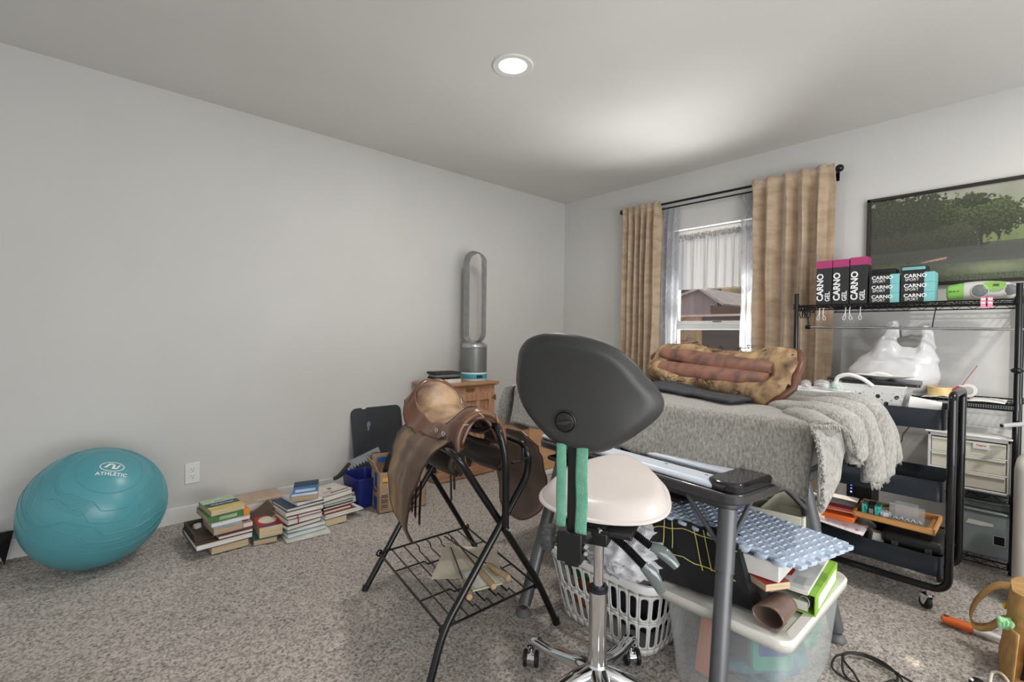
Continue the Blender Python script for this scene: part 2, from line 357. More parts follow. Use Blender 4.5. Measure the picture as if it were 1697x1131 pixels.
def sheer_mat(name, col, tr_w, stripe=None, lattice=False):
    mt = bpy.data.materials.new(name); mt.use_nodes = True; nt = mt.node_tree; n = nt.nodes; l = nt.links; n.clear()
    o = n.new('ShaderNodeOutputMaterial'); d = n.new('ShaderNodeBsdfDiffuse'); tl = n.new('ShaderNodeBsdfTranslucent'); tp = n.new('ShaderNodeBsdfTransparent')
    m1 = n.new('ShaderNodeMixShader'); m2 = n.new('ShaderNodeMixShader'); m1.inputs[0].default_value = 0.55; m2.inputs[0].default_value = tr_w
    d.inputs[0].default_value = lin(col); tl.inputs[0].default_value = lin(col)
    l.new(d.outputs[0], m1.inputs[1]); l.new(tl.outputs[0], m1.inputs[2]); l.new(m1.outputs[0], m2.inputs[1]); l.new(tp.outputs[0], m2.inputs[2]); l.new(m2.outputs[0], o.inputs[0])
    tc = n.new('ShaderNodeTexCoord'); mp = n.new('ShaderNodeMapping'); l.new(tc.outputs['Object'], mp.inputs[0])
    if stripe:
        w = n.new('ShaderNodeTexWave'); w.bands_direction = 'Y'; w.inputs['Scale'].default_value = stripe; l.new(mp.outputs[0], w.inputs[0])
        mr = n.new('ShaderNodeMapRange'); mr.inputs['From Min'].default_value = 0.2; mr.inputs['From Max'].default_value = 0.8; mr.inputs['To Min'].default_value = tr_w - 0.12; mr.inputs['To Max'].default_value = tr_w + 0.08
        l.new(w.outputs['Fac'], mr.inputs[0]); l.new(mr.outputs[0], m2.inputs[0])
    if lattice:
        # ogee trellis from two crossing wavy bands
        ws = []
        for s in (1, -1):
            m_ = n.new('ShaderNodeMapping'); m_.inputs['Rotation'].default_value = (s * R(28), 0, 0); l.new(tc.outputs['Object'], m_.inputs[0])
            w = n.new('ShaderNodeTexWave'); w.bands_direction = 'Y'; w.inputs['Scale'].default_value = 3.1; w.inputs['Distortion'].default_value = 0.6; l.new(m_.outputs[0], w.inputs[0]); ws.append(w)
        mxx = n.new('ShaderNodeMath'); mxx.operation = 'MAXIMUM'; l.new(ws[0].outputs['Fac'], mxx.inputs[0]); l.new(ws[1].outputs['Fac'], mxx.inputs[1])
        mr = n.new('ShaderNodeMapRange'); mr.inputs['From Min'].default_value = 0.93; mr.inputs['From Max'].default_value = 0.97; mr.inputs['To Min'].default_value = tr_w; mr.inputs['To Max'].default_value = tr_w * 0.35
        l.new(mxx.outputs[0], mr.inputs[0]); l.new(mr.outputs[0], m2.inputs[0])
    return mt
sheer = sheer_mat('sheer_voile', (196, 198, 204), 0.30, lattice=True)
valm = sheer_mat('valance_voile', (178, 178, 180), 0.05, stripe=38)
valm.node_tree.nodes['Mix Shader'].inputs[0].default_value = 0.16
curtain('sheer_curtain', 'sheer white trellis curtain on the left side of the window', -1.13, -1.29, 2.175, 0.05, -0.045, 3, 0.014, sheer, 21, solid=0, y0b=-1.13, y1b=-1.28)
curtain('sheer_curtain', 'sheer white trellis curtain on the right side of the window', -1.78, -1.90, 2.165, 0.05, -0.045, 3, 0.014, sheer, 25, solid=0, y0b=-1.80, y1b=-1.93)
t = thing('window_valance', 'short gathered white striped valance across the upper window pane', 'valance', (0.04, -1.54, 1.92))
mb = MB()
def vf(u, v):
    z = 1.905 + (1.490 - 1.905) * v
    f = 0.012 * math.sin(u * 2 * PI * 9 + 2.2 * math.sin(u * 9)) * (0.5 + 0.7 * v) + 0.004 * math.sin(u * 2 * PI * 31) * (1 - v)
    return (0.035 + f, -1.195 - 0.69 * u + 0.006 * math.sin(u * 50), z)
mb.grid(vf, 220, 24); mb.build('cloth', valm, t, world=True, smooth=180)
mb = MB()
def vh(u, v):
    a = 2 * PI * v; r = 0.016 + 0.006 * noise.noise((u * 60, v * 2, 1)) + 0.004 * math.sin(u * 2 * PI * 40)
    return (0.035 + r * 0.7 * math.cos(a), -1.195 - 0.69 * u, 1.92 + r * 1.5 * math.sin(a) + 0.004 * math.sin(u * 140))
mb.grid(vh, 300, 10, cv=True); mb.build('gathered_header', M('valance_header', (196, 194, 190), 0.8, col2=(150, 148, 144), vscale=60), t, world=True, smooth=180)

# ------------------------------------------------------------------ outside the window
K = 1.711
def far(y, z): return (-3.2984 + (y + 3.2984) * K, 1.1029 + (z - 1.1029) * K)
gnd = M('outside_ground', (120, 108, 92), 0.9, col2=(84, 78, 60), vscale=0.7)
mb = MB(); mb.bb((0.2, -30, -0.7), (60, 40, -0.6)); struct('trim_1', mb, gnd)
bpy.data.objects['trim_1'].name = 'ground'
bpy.data.objects['ground']['kind'] = 'structure'
siding = M('lilac_grey_siding', (196, 172, 176), 0.7, col2=(160, 140, 150), stretch=(1, 1, 0.1), vscale=1.6)
t = thing('house', 'pinkish grey gabled house seen through the window, small window in its wall', 'house', (18, 7.6, -0.6))
ay, az = far(3.056, 2.40); ry_, rz_ = far(2.458, 2.02); ly_, lz_ = far(3.75, 2.17)
mb = MB(); outl = [(ry_ + 0.25, -0.6), (ly_ + 1.5, -0.6), (ly_ + 1.5, lz_ - 0.35), (ay, az - 0.02), (ry_ + 0.25, rz_ + 0.05)]
T = Matrix(((0, 0, 1, 0), (1, 0, 0, 0), (0, 1, 0, 0), (0, 0, 0, 1)))
mb.prism(outl, 18.0, 25.0, T); mb.build('wall', siding, t, world=True)
mb = MB()
for (ya, za), (yb, zb) in (((ay, az + 0.06), (ry_ - 0.15, rz_ - 0.10)), ((ay, az + 0.06), (ly_ + 1.9, lz_ - 0.52))):
    d = Vector((0, yb - ya, zb - za)); L = d.length; ang = math.atan2(zb - za, yb - ya)
    mb.box((21.4, (ya + yb) / 2, (za + zb) / 2), (7.4, L, 0.10), rx=ang)
mb.build('roof', M('pale_roof_edge', (214, 200, 196), 0.6, col2=(190, 176, 172), vscale=3), t, world=True)
wy, wz = far(2.727, 1.87); mb = MB(); mb.bb((17.93, wy - 0.1, wz - 0.2), (18.02, wy + 0.1, wz + 0.2)); wn = mb.build('window', M('house_window_trim', (220, 205, 200), 0.6), t, world=True)
mb = MB(); mb.bb((17.9, wy - 0.065, wz - 0.16), (17.94, wy + 0.065, wz + 0.16)); mb.build('pane', M('dark_pane', (60, 58, 54), 0.2), wn, world=True)
t = tag(MB().bb((17.0, far(2.05, 0)[0], -0.6), (19, far(2.50, 0)[0], far(0, 1.90)[1])).build('shed', M('shed_board', (120, 90, 80), 0.8)), 'low brown shed beside the gabled house outside', 'shed')
t = thing('boundary_fence', 'dark brown board fence below the house outside the window', 'fence', (4, 0, -0.6))
mb = MB(); mb.bb((4.0, 0.52, -0.6), (4.05, -3.2, 1.44)); mb.build('boards', M('dark_fence_board', (62, 48, 46), 0.7, col2=(44, 34, 34), stretch=(1, 0.4, 7), vscale=1.2), t, world=True)
mb = MB(); mb.bb((3.97, 1.5, 1.44), (4.08, -3.2, 1.475)); mb.build('cap_rail', M('fence_cap', (196, 168, 172), 0.7), t, world=True)
mb = MB(); mb.bb((4.0, 1.5, -0.6), (4.06, 0.52, 1.43)); mb.build('tan_panel', M('tan_fence_board', (158, 128, 92), 0.8, col2=(120, 94, 66), stretch=(1, 5, 0.6), vscale=1.5), t, world=True, bevel=0.01)
leaf = M('dark_foliage', (64, 66, 44), 0.8, col2=(22, 26, 18), vscale=1.6, vdetail=8)
hill = MB(); hill.grid(lambda u, v: (34 + 8 * v, -12 + 44 * u, -0.6 + (8.6 + 0.8 * math.sin(u * 7)) * v ** 0.6), 30, 8); hl = hill.build('hillside', M('dry_hillside', (172, 140, 96), 0.9, col2=(112, 96, 62), vscale=0.6), smooth=60); hl['kind'] = 'structure'
random.seed(4)
for i, (ty, tz, rr, lab, tx) in enumerate([(12.8, 2.6, 2.6, 'dark leafy tree behind the gabled house, left of its roof', 28), (6.4, 3.2, 2.6, 'dark leafy tree showing to the right of the gabled house', 27), (0.6, 3.2, 2.8, 'dark tree farthest right behind the low shed', 28)]):
    mb = MB()
    for k in range(34):
        a = random.uniform(0, 2 * PI); q = random.uniform(0, 1) ** 0.5 * rr * 0.8
        mb.ell((tx + random.uniform(-1, 1), ty + q * math.cos(a), tz + q * math.sin(a) * 0.7), tuple(random.uniform(0.5, 1.0) for _ in range(3)), 8, 6)
    mb.v = [v + Vector((noise.noise(v * 2.3), noise.noise(v * 2.1 + Vector((9, 0, 0))), noise.noise(v * 2.7))) * 0.35 for v in mb.v]
    t = thing('tree', lab, 'tree', (tx, ty, -0.6), group='trees outside the window')
    mb.build('crown', leaf, t, world=True); MB().cyl((tx, ty, -0.6), (tx, ty, tz), 0.2, n=8).build('trunk', M('bark', (70, 55, 42), 0.9), t, world=True)
# ------------------------------------------------------------------ exercise ball
teal = M('teal_vinyl', (86, 154, 163), 0.30, col2=(78, 146, 156), vscale=3, spec=0.5, bump=0.03, bscale=60)
t = thing('exercise_ball', 'big teal exercise ball with white logo on the carpet against the left wall', 'exercise ball', (-3.612, -0.353, 0.27))
BR = 0.27
mb = MB(); mb.ell((0, 0, 0), (BR, BR, BR), 72, 48); mb.build('ball_skin', teal, t, smooth=180)
pn = Vector((0.185, -0.60, 0.78)).normalized(); px_ = Vector((0.90, 0.10, -0.42)); px_ = (px_ - pn * px_.dot(pn)).normalized(); py_ = pn.cross(px_)
def sph(ang, az, r=BR): return (pn * math.cos(ang) + (px_ * math.cos(az) + py_ * math.sin(az)) * math.sin(ang)) * r
mb = MB()
def ringline(f, r=0.0018, n=200):
    mb.tube([sph(R(f(2 * PI * i / n)), 2 * PI * i / n, BR + 0.0002) for i in range(n)], r, 5, closed=True)
def zig(base, amp, k, ph):
    def f(a):
        s_ = math.sin(k * a + ph); return base + amp * max(-1, min(1, s_ * 2.4))
    return f
ringline(lambda a: 26); ringline(zig(38, 3.5, 4, 0.3)); ringline(zig(48, 4, 4, 0.8)); ringline(zig(59, 4, 5, 1.2)); ringline(zig(67, 3, 5, 2.0)); ringline(lambda a: 74); ringline(lambda a: 82)
mb.build('embossed_lines', teal, t)
mb = MB()
for k in range(7):
    ang = 37.5 + k * 1.9; n = 170
    for i in range(n):
        a = 2 * PI * i / n
        if math.sin(2 * a + 0.6 + k * 0.1) < -0.35 - 0.05 * k: continue
        p = sph(R(ang + 1.2 * math.sin(4 * a)), a, BR); mb.ell(p, (0.0024, 0.0024, 0.0024), 6, 4)
mb.build('grip_dots', teal, t)
# printed logo on the skin
Tl = Matrix.Identity(4)
def wrap(mbx, off=0.0006, sag=True):
    out = MB(); out.f = mbx.f
    for v in mbx.v:
        d = math.hypot(v.x, v.y); a = d / BR; az = math.atan2(v.y, v.x); out.v.append(sph(a, az, BR + off + max(0, v.z)))
    return out
lg = text('ATHLETIC', 0.023, Matrix.Translation((0.004, -0.034, 0)), 0.0002, 0.0005, spacing=1.1)
el = MB(); n = 48
el.add([((0.041 + s_ * 0.0035) * math.cos(2 * PI * i / n), 0.006 + (0.0235 + s_ * 0.0035) * math.sin(2 * PI * i / n), 0.0003) for s_ in (0, 1) for i in range(n)], [(i, (i + 1) % n, n + (i + 1) % n, n + i) for i in range(n)])
for pts in ([(-0.030, -0.004), (-0.012, 0.020), (-0.006, 0.014), (-0.020, -0.004)], [(-0.012, 0.020), (0.004, 0.020), (0.000, 0.013), (-0.006, 0.014)], [(0.004, 0.020), (-0.002, -0.010), (0.006, -0.010), (0.012, 0.010)], [(-0.002, -0.010), (0.018, -0.010), (0.014, -0.004), (0.004, -0.004)], [(0.018, -0.010), (0.030, 0.014), (0.023, 0.014), (0.013, -0.006)]):
    el.add([(x, y + 0.003, 0.0004) for x, y in pts], [(0, 1, 2, 3)])
lg.add(el.v, el.f)
# subdivide text so it follows the curvature
wrap(lg).build('printed_logo', white_ink, t, smooth=0)

# ------------------------------------------------------------------ black bag corner at the far left
t = thing('storage_bag', 'black bag corner with clear plastic sleeve at the far left edge, behind the ball', 'bag', (-3.99, -0.06, 0))
mb = MB(); mb.bb((-4.14, -0.14, 0.0), (-3.955, -0.03, 0.10)); mb.add([(-4.14, -0.14, 0.1), (-3.955, -0.14, 0.1), (-3.905, -0.07, 0.135), (-3.905, -0.03, 0.135), (-4.14, -0.03, 0.15), (-3.93, -0.10, 0.0)], [(0, 1, 2, 3, 4), (1, 5, 2)])
mb.build('bag_body', M('black_fabric', (16, 16, 18), 0.9), t, world=True, bevel=0.004)
clear_m = sheer_mat('clear_film', (225, 228, 230), 0.72)
mb = MB(); mb.grid(lambda u, v: (-4.10 + 0.17 * u, -0.02 - 0.05 * v, 0.12 + 0.10 * v * (1 - 0.4 * u) + 0.01 * noise.noise((u * 6, v * 6, 2))), 10, 8); mb.build('clear_sleeve', clear_m, t, world=True)

# ------------------------------------------------------------------ books
def bookmat(c): return M('cover_%d_%d_%d' % c, c, 0.5, col2=tuple(int(v * 0.9) for v in c), vscale=14)
PG = {'white': M('page_block_white', (232, 229, 221), 0.85, col2=(205, 200, 190), stretch=(1, 1, 60), vscale=9),
      'cream': M('page_block_cream', (214, 196, 162), 0.85, col2=(186, 166, 132), stretch=(1, 1, 60), vscale=9),
      'tan': M('page_block_tan', (196, 172, 140), 0.85, col2=(168, 144, 112), stretch=(1, 1, 60), vscale=9)}
def book(label, loc, w, d, h, rz=0, cover=(90, 90, 90), pages='white', spine='back', soft=False, art=None, group=None, rot=None, bow=0.0):
    """w along x, d along y, h up; spine on one of back/left/right/front; art = list of (x0,y0,x1,y1,colour) 0..1 on the top cover"""
    t = thing('book', label, 'book', loc, rz, group, rot=rot)
    th = 0.0012 if soft else 0.0028; ins = 0.0008 if soft else 0.004
    cm = bookmat(cover)
    c = MB(); c.bb((0, 0, 0), (w, d, th)); c.bb((0, 0, h - th), (w, d, h))
    sp = {'back': ((0, d - th, 0), (w, d, h)), 'front': ((0, 0, 0), (w, th, h)), 'left': ((0, 0, 0), (th, d, h)), 'right': ((w - th, 0, 0), (w, d, h))}[spine]
    c.bb(*sp); c.build('cover', cm, t, bevel=0.0006, bseg=1)
    a = [ins, ins, th]; b = [w - ins, d - ins, h - th]
    if spine == 'back': b[1] = d - th
    if spine == 'front': a[1] = th
    if spine == 'left': a[0] = th
    if spine == 'right': b[0] = w - th
    p = MB(); p.bb(a, b); p.build('pages', PG[pages], t, smooth=0)
    if art:
        for i, (xa, ya, xb, yb, col) in enumerate(art):
            q = MB(); q.bb((xa * w, ya * d, h), (xb * w, yb * d, h + 0.0004 + 0.0001 * i)); q.build('printed_panel', bookmat(col), t, smooth=0)
    return t
G1 = 'books in the leftmost pile by the outlet'
book('thick cream-paged paperback, lowest of the leftmost book pile', (-3.190, -0.590, 0), 0.165, 0.115, 0.043, R(2), (70, 60, 52), 'cream', 'back', True, group=G1)
book('large dark brown hardback with white pages, second from the floor in the leftmost pile', (-3.258, -0.615, 0.043), 0.250, 0.300, 0.030, R(3), (74, 60, 50), 'white', 'back', group=G1)
t = thing('open_tray', 'dark brown open shallow tray at the left end of the leftmost book pile', 'tray', (-3.255, -0.56, 0.0735), R(3))
mb = MB()
for a, b in (((0, 0, 0), (0.085, 0.24, 0.004)), ((0, 0, 0), (0.006, 0.24, 0.028)), ((0, 0.234, 0), (0.085, 0.24, 0.028))): mb.bb(a, b)
mb.build('tray_body', M('dark_brown_card', (78, 62, 52), 0.6), t)
mb = MB(); mb.box((0.045, 0.17, 0.016), (0.028, 0.02, 0.022), rz=0.4); mb.build('folded_note', paper_m, t)
book('wide maroon-edged hardback with white pages, third from the floor in the leftmost pile', (-3.165, -0.612, 0.0735), 0.158, 0.22, 0.018, R(3), (92, 34, 42), 'white', 'back', group=G1)
book('paperback with blue cover and tan pages in the middle of the leftmost pile', (-3.180, -0.590, 0.092), 0.130, 0.19, 0.032, R(4), (92, 142, 178), 'tan', 'back', True, art=[(0, 0, 1, 0.35, (150, 178, 196))], group=G1)
book('thin pink-backed book right of the blue paperback in the leftmost pile', (-3.048, -0.575, 0.092), 0.045, 0.19, 0.022, R(4), (206, 150, 150), 'white', 'right', True, group=G1)
book('grey-white paged book under the green book in the leftmost pile', (-3.185, -0.560, 0.1245), 0.175, 0.19, 0.018, R(4), (196, 190, 186), 'white', 'back', True, group=G1)
t = book('green and orange book second from the top of the leftmost pile', (-3.198, -0.548, 0.143), 0.190, 0.21, 0.028, R(5), (76, 118, 70), 'cream', 'front', True, art=[(0.84, 0, 1, 1, (228, 150, 52))], group=G1)
q = MB(); q.bb((0.162, -0.0006, 0), (0.19, 0.0, 0.028)); q.build('orange_spine_panel', bookmat((228, 150, 52)), t)
q = MB(); q.bb((0.05, -0.0006, 0.006), (0.13, 0.0, 0.022)); q.build('pale_spine_panel', bookmat((150, 178, 140)), t)
t = book('cream, dark teal and yellow book lying on top of the leftmost pile', (-3.182, -0.535, 0.1715), 0.155, 0.20, 0.026, R(7), (206, 216, 180), 'cream', 'back', True,
     art=[(0, 0, 1, 0.30, (222, 196, 110)), (0, 0.30, 1, 0.62, (40, 84, 96)), (0, 0.80, 1, 1, (178, 206, 180))], group=G1)
text('THE FITTING', 0.018, Matrix.Translation((0.078, 0.092, 0.0269)), 0.0002, 0.0004).build('title_lettering', white_ink, t, smooth=0)
text('BOOK', 0.014, Matrix.Translation((0.078, 0.148, 0.0269)), 0.0002, 0.0002).build('title_lettering', bookmat((40, 84, 96)), t, smooth=0)
G5 = 'books lying along the baseboard'
book('lower of two long white-paged books against the baseboard', (-3.03, -0.235, 0), 0.30, 0.21, 0.052, R(1), (188, 182, 172), 'white', 'back', group=G5)
book('upper of two long white-paged books against the baseboard', (-3.01, -0.225, 0.0525), 0.275, 0.20, 0.046, R(1), (198, 172, 150), 'white', 'back', group=G5)
G2 = 'books in the low pile between two taller ones'
book('teal paperback with tan pages lying on the carpet under the red book', (-3.008, -0.612, 0), 0.108, 0.17, 0.026, R(-8), (28, 110, 112), 'tan', 'back', True, group=G2)
t = book('fat red paperback with cream oval on its cover', (-2.980, -0.605, 0.0265), 0.112, 0.175, 0.056, R(-4), (178, 34, 42), 'cream', 'back', True, group=G2, art=[(0.1, 0.0, 0.8, 0.14, (64, 60, 120))])
mb = MB(); mb.lathe([(0.001, 0), (1, 0), (1, 0.5)], 28, Matrix.Translation((0.056, 0.10, 0.0562)) @ Matrix.Diagonal((0.044, 0.055, 0.0008, 1))); mb.build('oval_emblem', bookmat((222, 214, 186)), t)
book('brown hardback leaning on its edge behind the fat red book', (-2.955, -0.48, 0.004), 0.145, 0.19, 0.030, 0, (96, 74, 60), 'tan', 'back', group=G2, rot=(R(4), R(-34), 0))
book('dark plum paperback lying behind the red book', (-2.93, -0.40, 0.0), 0.09, 0.16, 0.030, R(4), (52, 32, 44), 'cream', 'right', True, group=G2)
G3 = 'books in the tall middle pile'
z = 0
tall = [('thin white-backed book, lowest of the tall middle pile', 0.225, 0.25, 0.010, (226, 224, 214), 'white', -4, -2.872, -0.690, False),
 ('pale blue bordered book second from the floor in the tall middle pile', 0.205, 0.22, 0.024, (120, 162, 176), 'white', 3, -2.860, -0.665, False),
 ('white paged book with grey cover third from the floor in the tall middle pile', 0.198, 0.21, 0.017, (196, 200, 200), 'white', 0, -2.855, -0.650, True),
 ('dark maroon hardback turned askew in the tall middle pile', 0.190, 0.22, 0.024, (66, 36, 42), 'white', 9, -2.862, -0.665, False),
 ('white paged book with a red ribbon in the tall middle pile', 0.190, 0.20, 0.024, (212, 204, 192), 'white', 5, -2.855, -0.652, False),
 ('wine red hardback above the ribboned book in the tall middle pile', 0.188, 0.20, 0.018, (104, 52, 58), 'white', 3, -2.858, -0.648, False),
 ('pink-grey cover book third from the top of the tall middle pile', 0.200, 0.20, 0.020, (190, 168, 166), 'white', 2, -2.862, -0.640, True),
 ('black and blue covered book second from the top of the tall middle pile', 0.205, 0.20, 0.018, (44, 60, 84), 'white', 6, -2.855, -0.636, False)]
for i, (lab, w, d, h, c, pg, rz, x, y, so) in enumerate(tall):
    t = book(lab, (x, y, z), w, d, h, R(rz), c, pg, 'back', so, group=G3)
    if 'ribbon' in lab:
        MB().bb((0.052, -0.0022, -0.002), (0.057, -0.0002, h + 0.002)).build('red_ribbon', bookmat((160, 24, 34)), t)
    z += h + 0.0008
book('white book with a printed panel just under the blue paperback', (-2.800, -0.625, z), 0.145, 0.18, 0.015, R(8), (224, 222, 216), 'white', 'back', True, group=G3, art=[(0.55, 0.1, 0.85, 0.25, (190, 60, 60)), (0.0, 0.3, 1, 0.95, (196, 204, 212))])
t = book('blue and white paperback tilted on top of the tall middle pile', (-2.820, -0.60, z + 0.018), 0.130, 0.20, 0.030, 0, (64, 110, 164), 'tan', 'back', True, group=G3, rot=(R(6), R(-3), R(-22)), art=[(0.0, 0.62, 1, 1, (38, 60, 84)), (0, 0, 1, 0.15, (206, 220, 234)), (0.1, 0.25, 0.9, 0.42, (186, 206, 228))])
G4 = 'books in the right-hand pile beside the cardboard box'
z = 0
rp = [('thick tan-paged paperback at the bottom of the right-hand pile', 0.125, 0.18, 0.038, (92, 84, 76), 'cream', 3, -2.640, -0.605, True),
 ('white spread magazine sticking out right of the right-hand pile', 0.240, 0.19, 0.008, (232, 232, 230), 'white', 6, -2.640, -0.600, True),
 ('thin brown book on the magazine in the right-hand pile', 0.190, 0.19, 0.011, (128, 98, 74), 'white', 4, -2.632, -0.585, True),
 ('red-spined book in the right-hand pile', 0.170, 0.19, 0.018, (150, 34, 38), 'white', 6, -2.638, -0.575, False),
 ('dark spined book above the red-spined one', 0.185, 0.19, 0.015, (52, 48, 52), 'white', 7, -2.640, -0.570, False),
 ('grey-green book third from the top of the right-hand pile', 0.180, 0.19, 0.013, (112, 116, 110), 'white', 5, -2.630, -0.560, False),
 ('pale grey covered book under the large top book of the right-hand pile', 0.185, 0.19, 0.014, (180, 180, 178), 'white', 8, -2.635, -0.562, False)]
for i, (lab, w, d, h, c, pg, rz, x, y, so) in enumerate(rp):
    book(lab, (x, y, z), w, d, h, R(rz), c, pg, 'back' if 'red' not in lab else 'left', so, group=G4); z += h + 0.0008
t = book('thick book with dark brown spine and white printed cover topping the right-hand pile', (-2.640, -0.560, z), 0.205, 0.185, 0.034, R(14), (70, 52, 46), 'white', 'left', False, group=G4, art=[(0.03, 0, 1, 1, (216, 210, 200)), (0.2, 0.25, 0.5, 0.4, (190, 176, 170)), (0.35, 0.12, 0.95, 0.22, (120, 110, 100)), (0.5, 0.5, 0.62, 0.62, (66, 58, 52))])
book('white-edged notebook with black and white striped cover behind the right-hand pile', (-2.50, -0.40, 0.085), 0.16, 0.17, 0.022, R(-14), (34, 34, 36), 'white', 'back', True, group='books behind the right-hand pile', art=[(0.1, 0.55, 0.9, 0.64, (220, 220, 220)), (0.1, 0.3, 0.9, 0.36, (200, 200, 200)), (0.28, 0.78, 0.5, 0.92, (235, 235, 235))])
book('tan paged book under the striped notebook behind the right-hand pile', (-2.49, -0.42, 0.045), 0.15, 0.17, 0.039, R(-12), (150, 128, 104), 'white', 'back', True, group='books behind the right-hand pile')
book('dark brown book on the carpet under the notebooks, right of the right-hand pile', (-2.485, -0.40, 0.0), 0.14, 0.16, 0.044, R(-12), (62, 42, 34), 'tan', 'front', True, group='books behind the right-hand pile')

# ------------------------------------------------------------------ black panel, saw, blue bin, cardboard box
t = thing('folded_table_top', 'black rounded rectangular board leaning against the left wall behind the box', 'board', (-2.045, -0.13, 0.0), 0, rot=(R(-12.5), 0, 0))
mb = MB(); mb.prism([(x, y + 0.285) for x, y in rrect(0.395, 0.57, 0.045, 6)], -0.016, 0.0, Matrix.Rotation(PI / 2, 4, 'X')); mb.build('board', M('black_board', (46, 50, 54), 0.38, col2=(34, 37, 42), vscale=4), t, bevel=0.005)
mb = MB(); mb.prism([(x - 0.10, y + 0.565) for x, y in rrect(0.03, 0.008, 0.003)], -0.001, 0.003, Matrix.Rotation(PI / 2, 4, 'X')); mb.build('sticker', white_pl, t)
mb = MB(); mb.add([(-0.075 + 0.012 * math.cos(a) * (1 + 0.4 * math.sin(3 * a)) + 0.006 * math.sin(a), -0.0006, 0.435 + 0.034 * math.sin(a)) for a in [2 * PI * i / 14 for i in range(14)]], [tuple(range(14))]); mb.build('scuff_mark', M('pale_scuff', (104, 118, 130), 0.6), t)
blue_m = M('blue_plastic', (30, 44, 122), 0.4, col2=(26, 38, 108), vscale=4)
t = thing('blue_tub', 'dark blue plastic tub standing between the book piles and the cardboard box', 'tub', (-2.31, -0.36, 0))
mb = MB()
def tubf(mbx, c, a0, b0, a1, b1, h, r, th, n=6):
    def ring(a, b, z, r_): return [(c[0] + x, c[1] + y, c[2] + z) for x, y in rrect(a, b, r_, n)]
    L = [ring(a0, b0, 0, r), ring(a1, b1, h, r * 1.1), ring(a1 + th * 3, b1 + th * 3, h, r * 1.2), ring(a1 + th * 3, b1 + th * 3, h - th * 3, r * 1.2), ring(a1 + th, b1 + th, h - th * 3, r)]
    inn = [ring(a1 - th * 2, b1 - th * 2, h - 0.0005, r), ring(a0 - th * 2, b0 - th * 2, th, r)]
    m_ = len(L[0]); vs = []; fs = []
    seq = [L[4], L[3], L[2], inn[0], inn[1]]
    for rg in seq: vs += rg
    for i in range(len(seq) - 1):
        for j in range(m_): fs.append((i * m_ + j, i * m_ + (j + 1) % m_, (i + 1) * m_ + (j + 1) % m_, (i + 1) * m_ + j))
    fs.append(tuple((len(seq) - 1) * m_ + j for j in range(m_)))
    o = len(vs); vs += L[0] + L[4]
    for j in range(m_): fs.append((o + j, o + (j + 1) % m_, o + m_ + (j + 1) % m_, o + m_ + j))
    fs.append(tuple(o + j for j in range(m_)))
    mbx.add(vs, fs)
tubf(mb, (0, 0, 0), 0.15, 0.20, 0.18, 0.25, 0.19, 0.03, 0.003)
mb.build('tub_body', blue_m, t, bevel=0.0015)
# saw
t = thing('pruning_saw', 'hand saw with grey toothed blade and dark handle resting in the blue tub', 'saw', (-2.44, -0.31, 0.18))
P0, P1 = Vector((-2.40, -0.335, 0.225)), Vector((-2.20, -0.42, 0.315)); ax_ = (P1 - P0).normalized(); upv = Vector((0.1, 0.1, 1)); upv = (upv - ax_ * upv.dot(ax_)).normalized(); nn = ax_.cross(upv)
outl = [(0, 0.045), (0.225, 0.05), (0.225, 0.012)]
k = 11
for i in range(k): outl += [(0.215 - 0.215 * i / k, 0.006), (0.215 - 0.215 * (i + 0.5) / k, -0.012)]
outl += [(0, 0.0)]
mb = MB(); mb.prism(outl, -0.001, 0.001, frame(P0, ax_, upv)); mb.build('blade', M('saw_steel', (110, 112, 114), 0.35, metal=0.7), t, world=True, smooth=0)
mb = MB(); mb.tube(cat([(-2.47, -0.285, 0.165), (-2.435, -0.30, 0.185), (-2.41, -0.32, 0.225), (-2.385, -0.335, 0.265)], 6), [0.011, 0.012, 0.013, 0.013, 0.014, 0.014, 0.015, 0.015, 0.015, 0.015, 0.015, 0.014, 0.014, 0.013, 0.013, 0.013, 0.012, 0.012, 0.010], 10); mb.build('handle', M('dark_grip', (52, 50, 46), 0.7), t, world=True)
# cardboard box
card = M('cardboard', (178, 150, 124), 0.85, col2=(164, 136, 110), vscale=5, stretch=(1, 1, 4))
tape = M('blue_tape', (36, 84, 156), 0.45)
t = thing('cardboard_box', 'tall open cardboard shipping box with blue tape and curved arrow print', 'box', (-2.318, -0.612, 0), R(-10))
w, d, h = 0.30, 0.17, 0.245
mb = MB()
for a, b in (((0, 0, 0), (w, 0.004, h)), ((0, d - 0.004, 0), (w, d, h)), ((0, 0, 0), (0.004, d, h)), ((w - 0.004, 0, 0), (w, d, h)), ((0, 0, 0), (w, d, 0.004))): mb.bb(a, b)
mb.build('box_body', card, t, smooth=0)
def flap(pts, nm='flap'):
    mb = MB(); mb.add(pts, [(0, 1, 2, 3)]); return mb.build(nm, card, t, solid=0.004, smooth=0)
flap([(0, 0, h), (0, d, h), (-0.035, d, h + 0.075), (-0.035, 0.0, h + 0.075)])
flap([(0, d, h), (w, d, h), (w, d - 0.02, h + 0.085), (0, d - 0.02, h + 0.085)])
flap([(w, 0, h), (w, d, h), (w + 0.04, d, h + 0.06), (w + 0.04, 0, h + 0.06)])
flap([(0.0, 0, h), (w, 0, h), (w, 0.05, h - 0.03), (0.0, 0.05, h - 0.03)])
for a, b in (((0.03, d - 0.029, h + 0.03), (w, d - 0.026, h + 0.062)), ((-0.0008, 0.045, h - 0.10), (0, 0.10, h - 0.01)), ((-0.0008, 0.045, 0.01), (0, 0.105, 0.085))): MB().bb(a, b).build('tape_strip', tape, t, smooth=0)
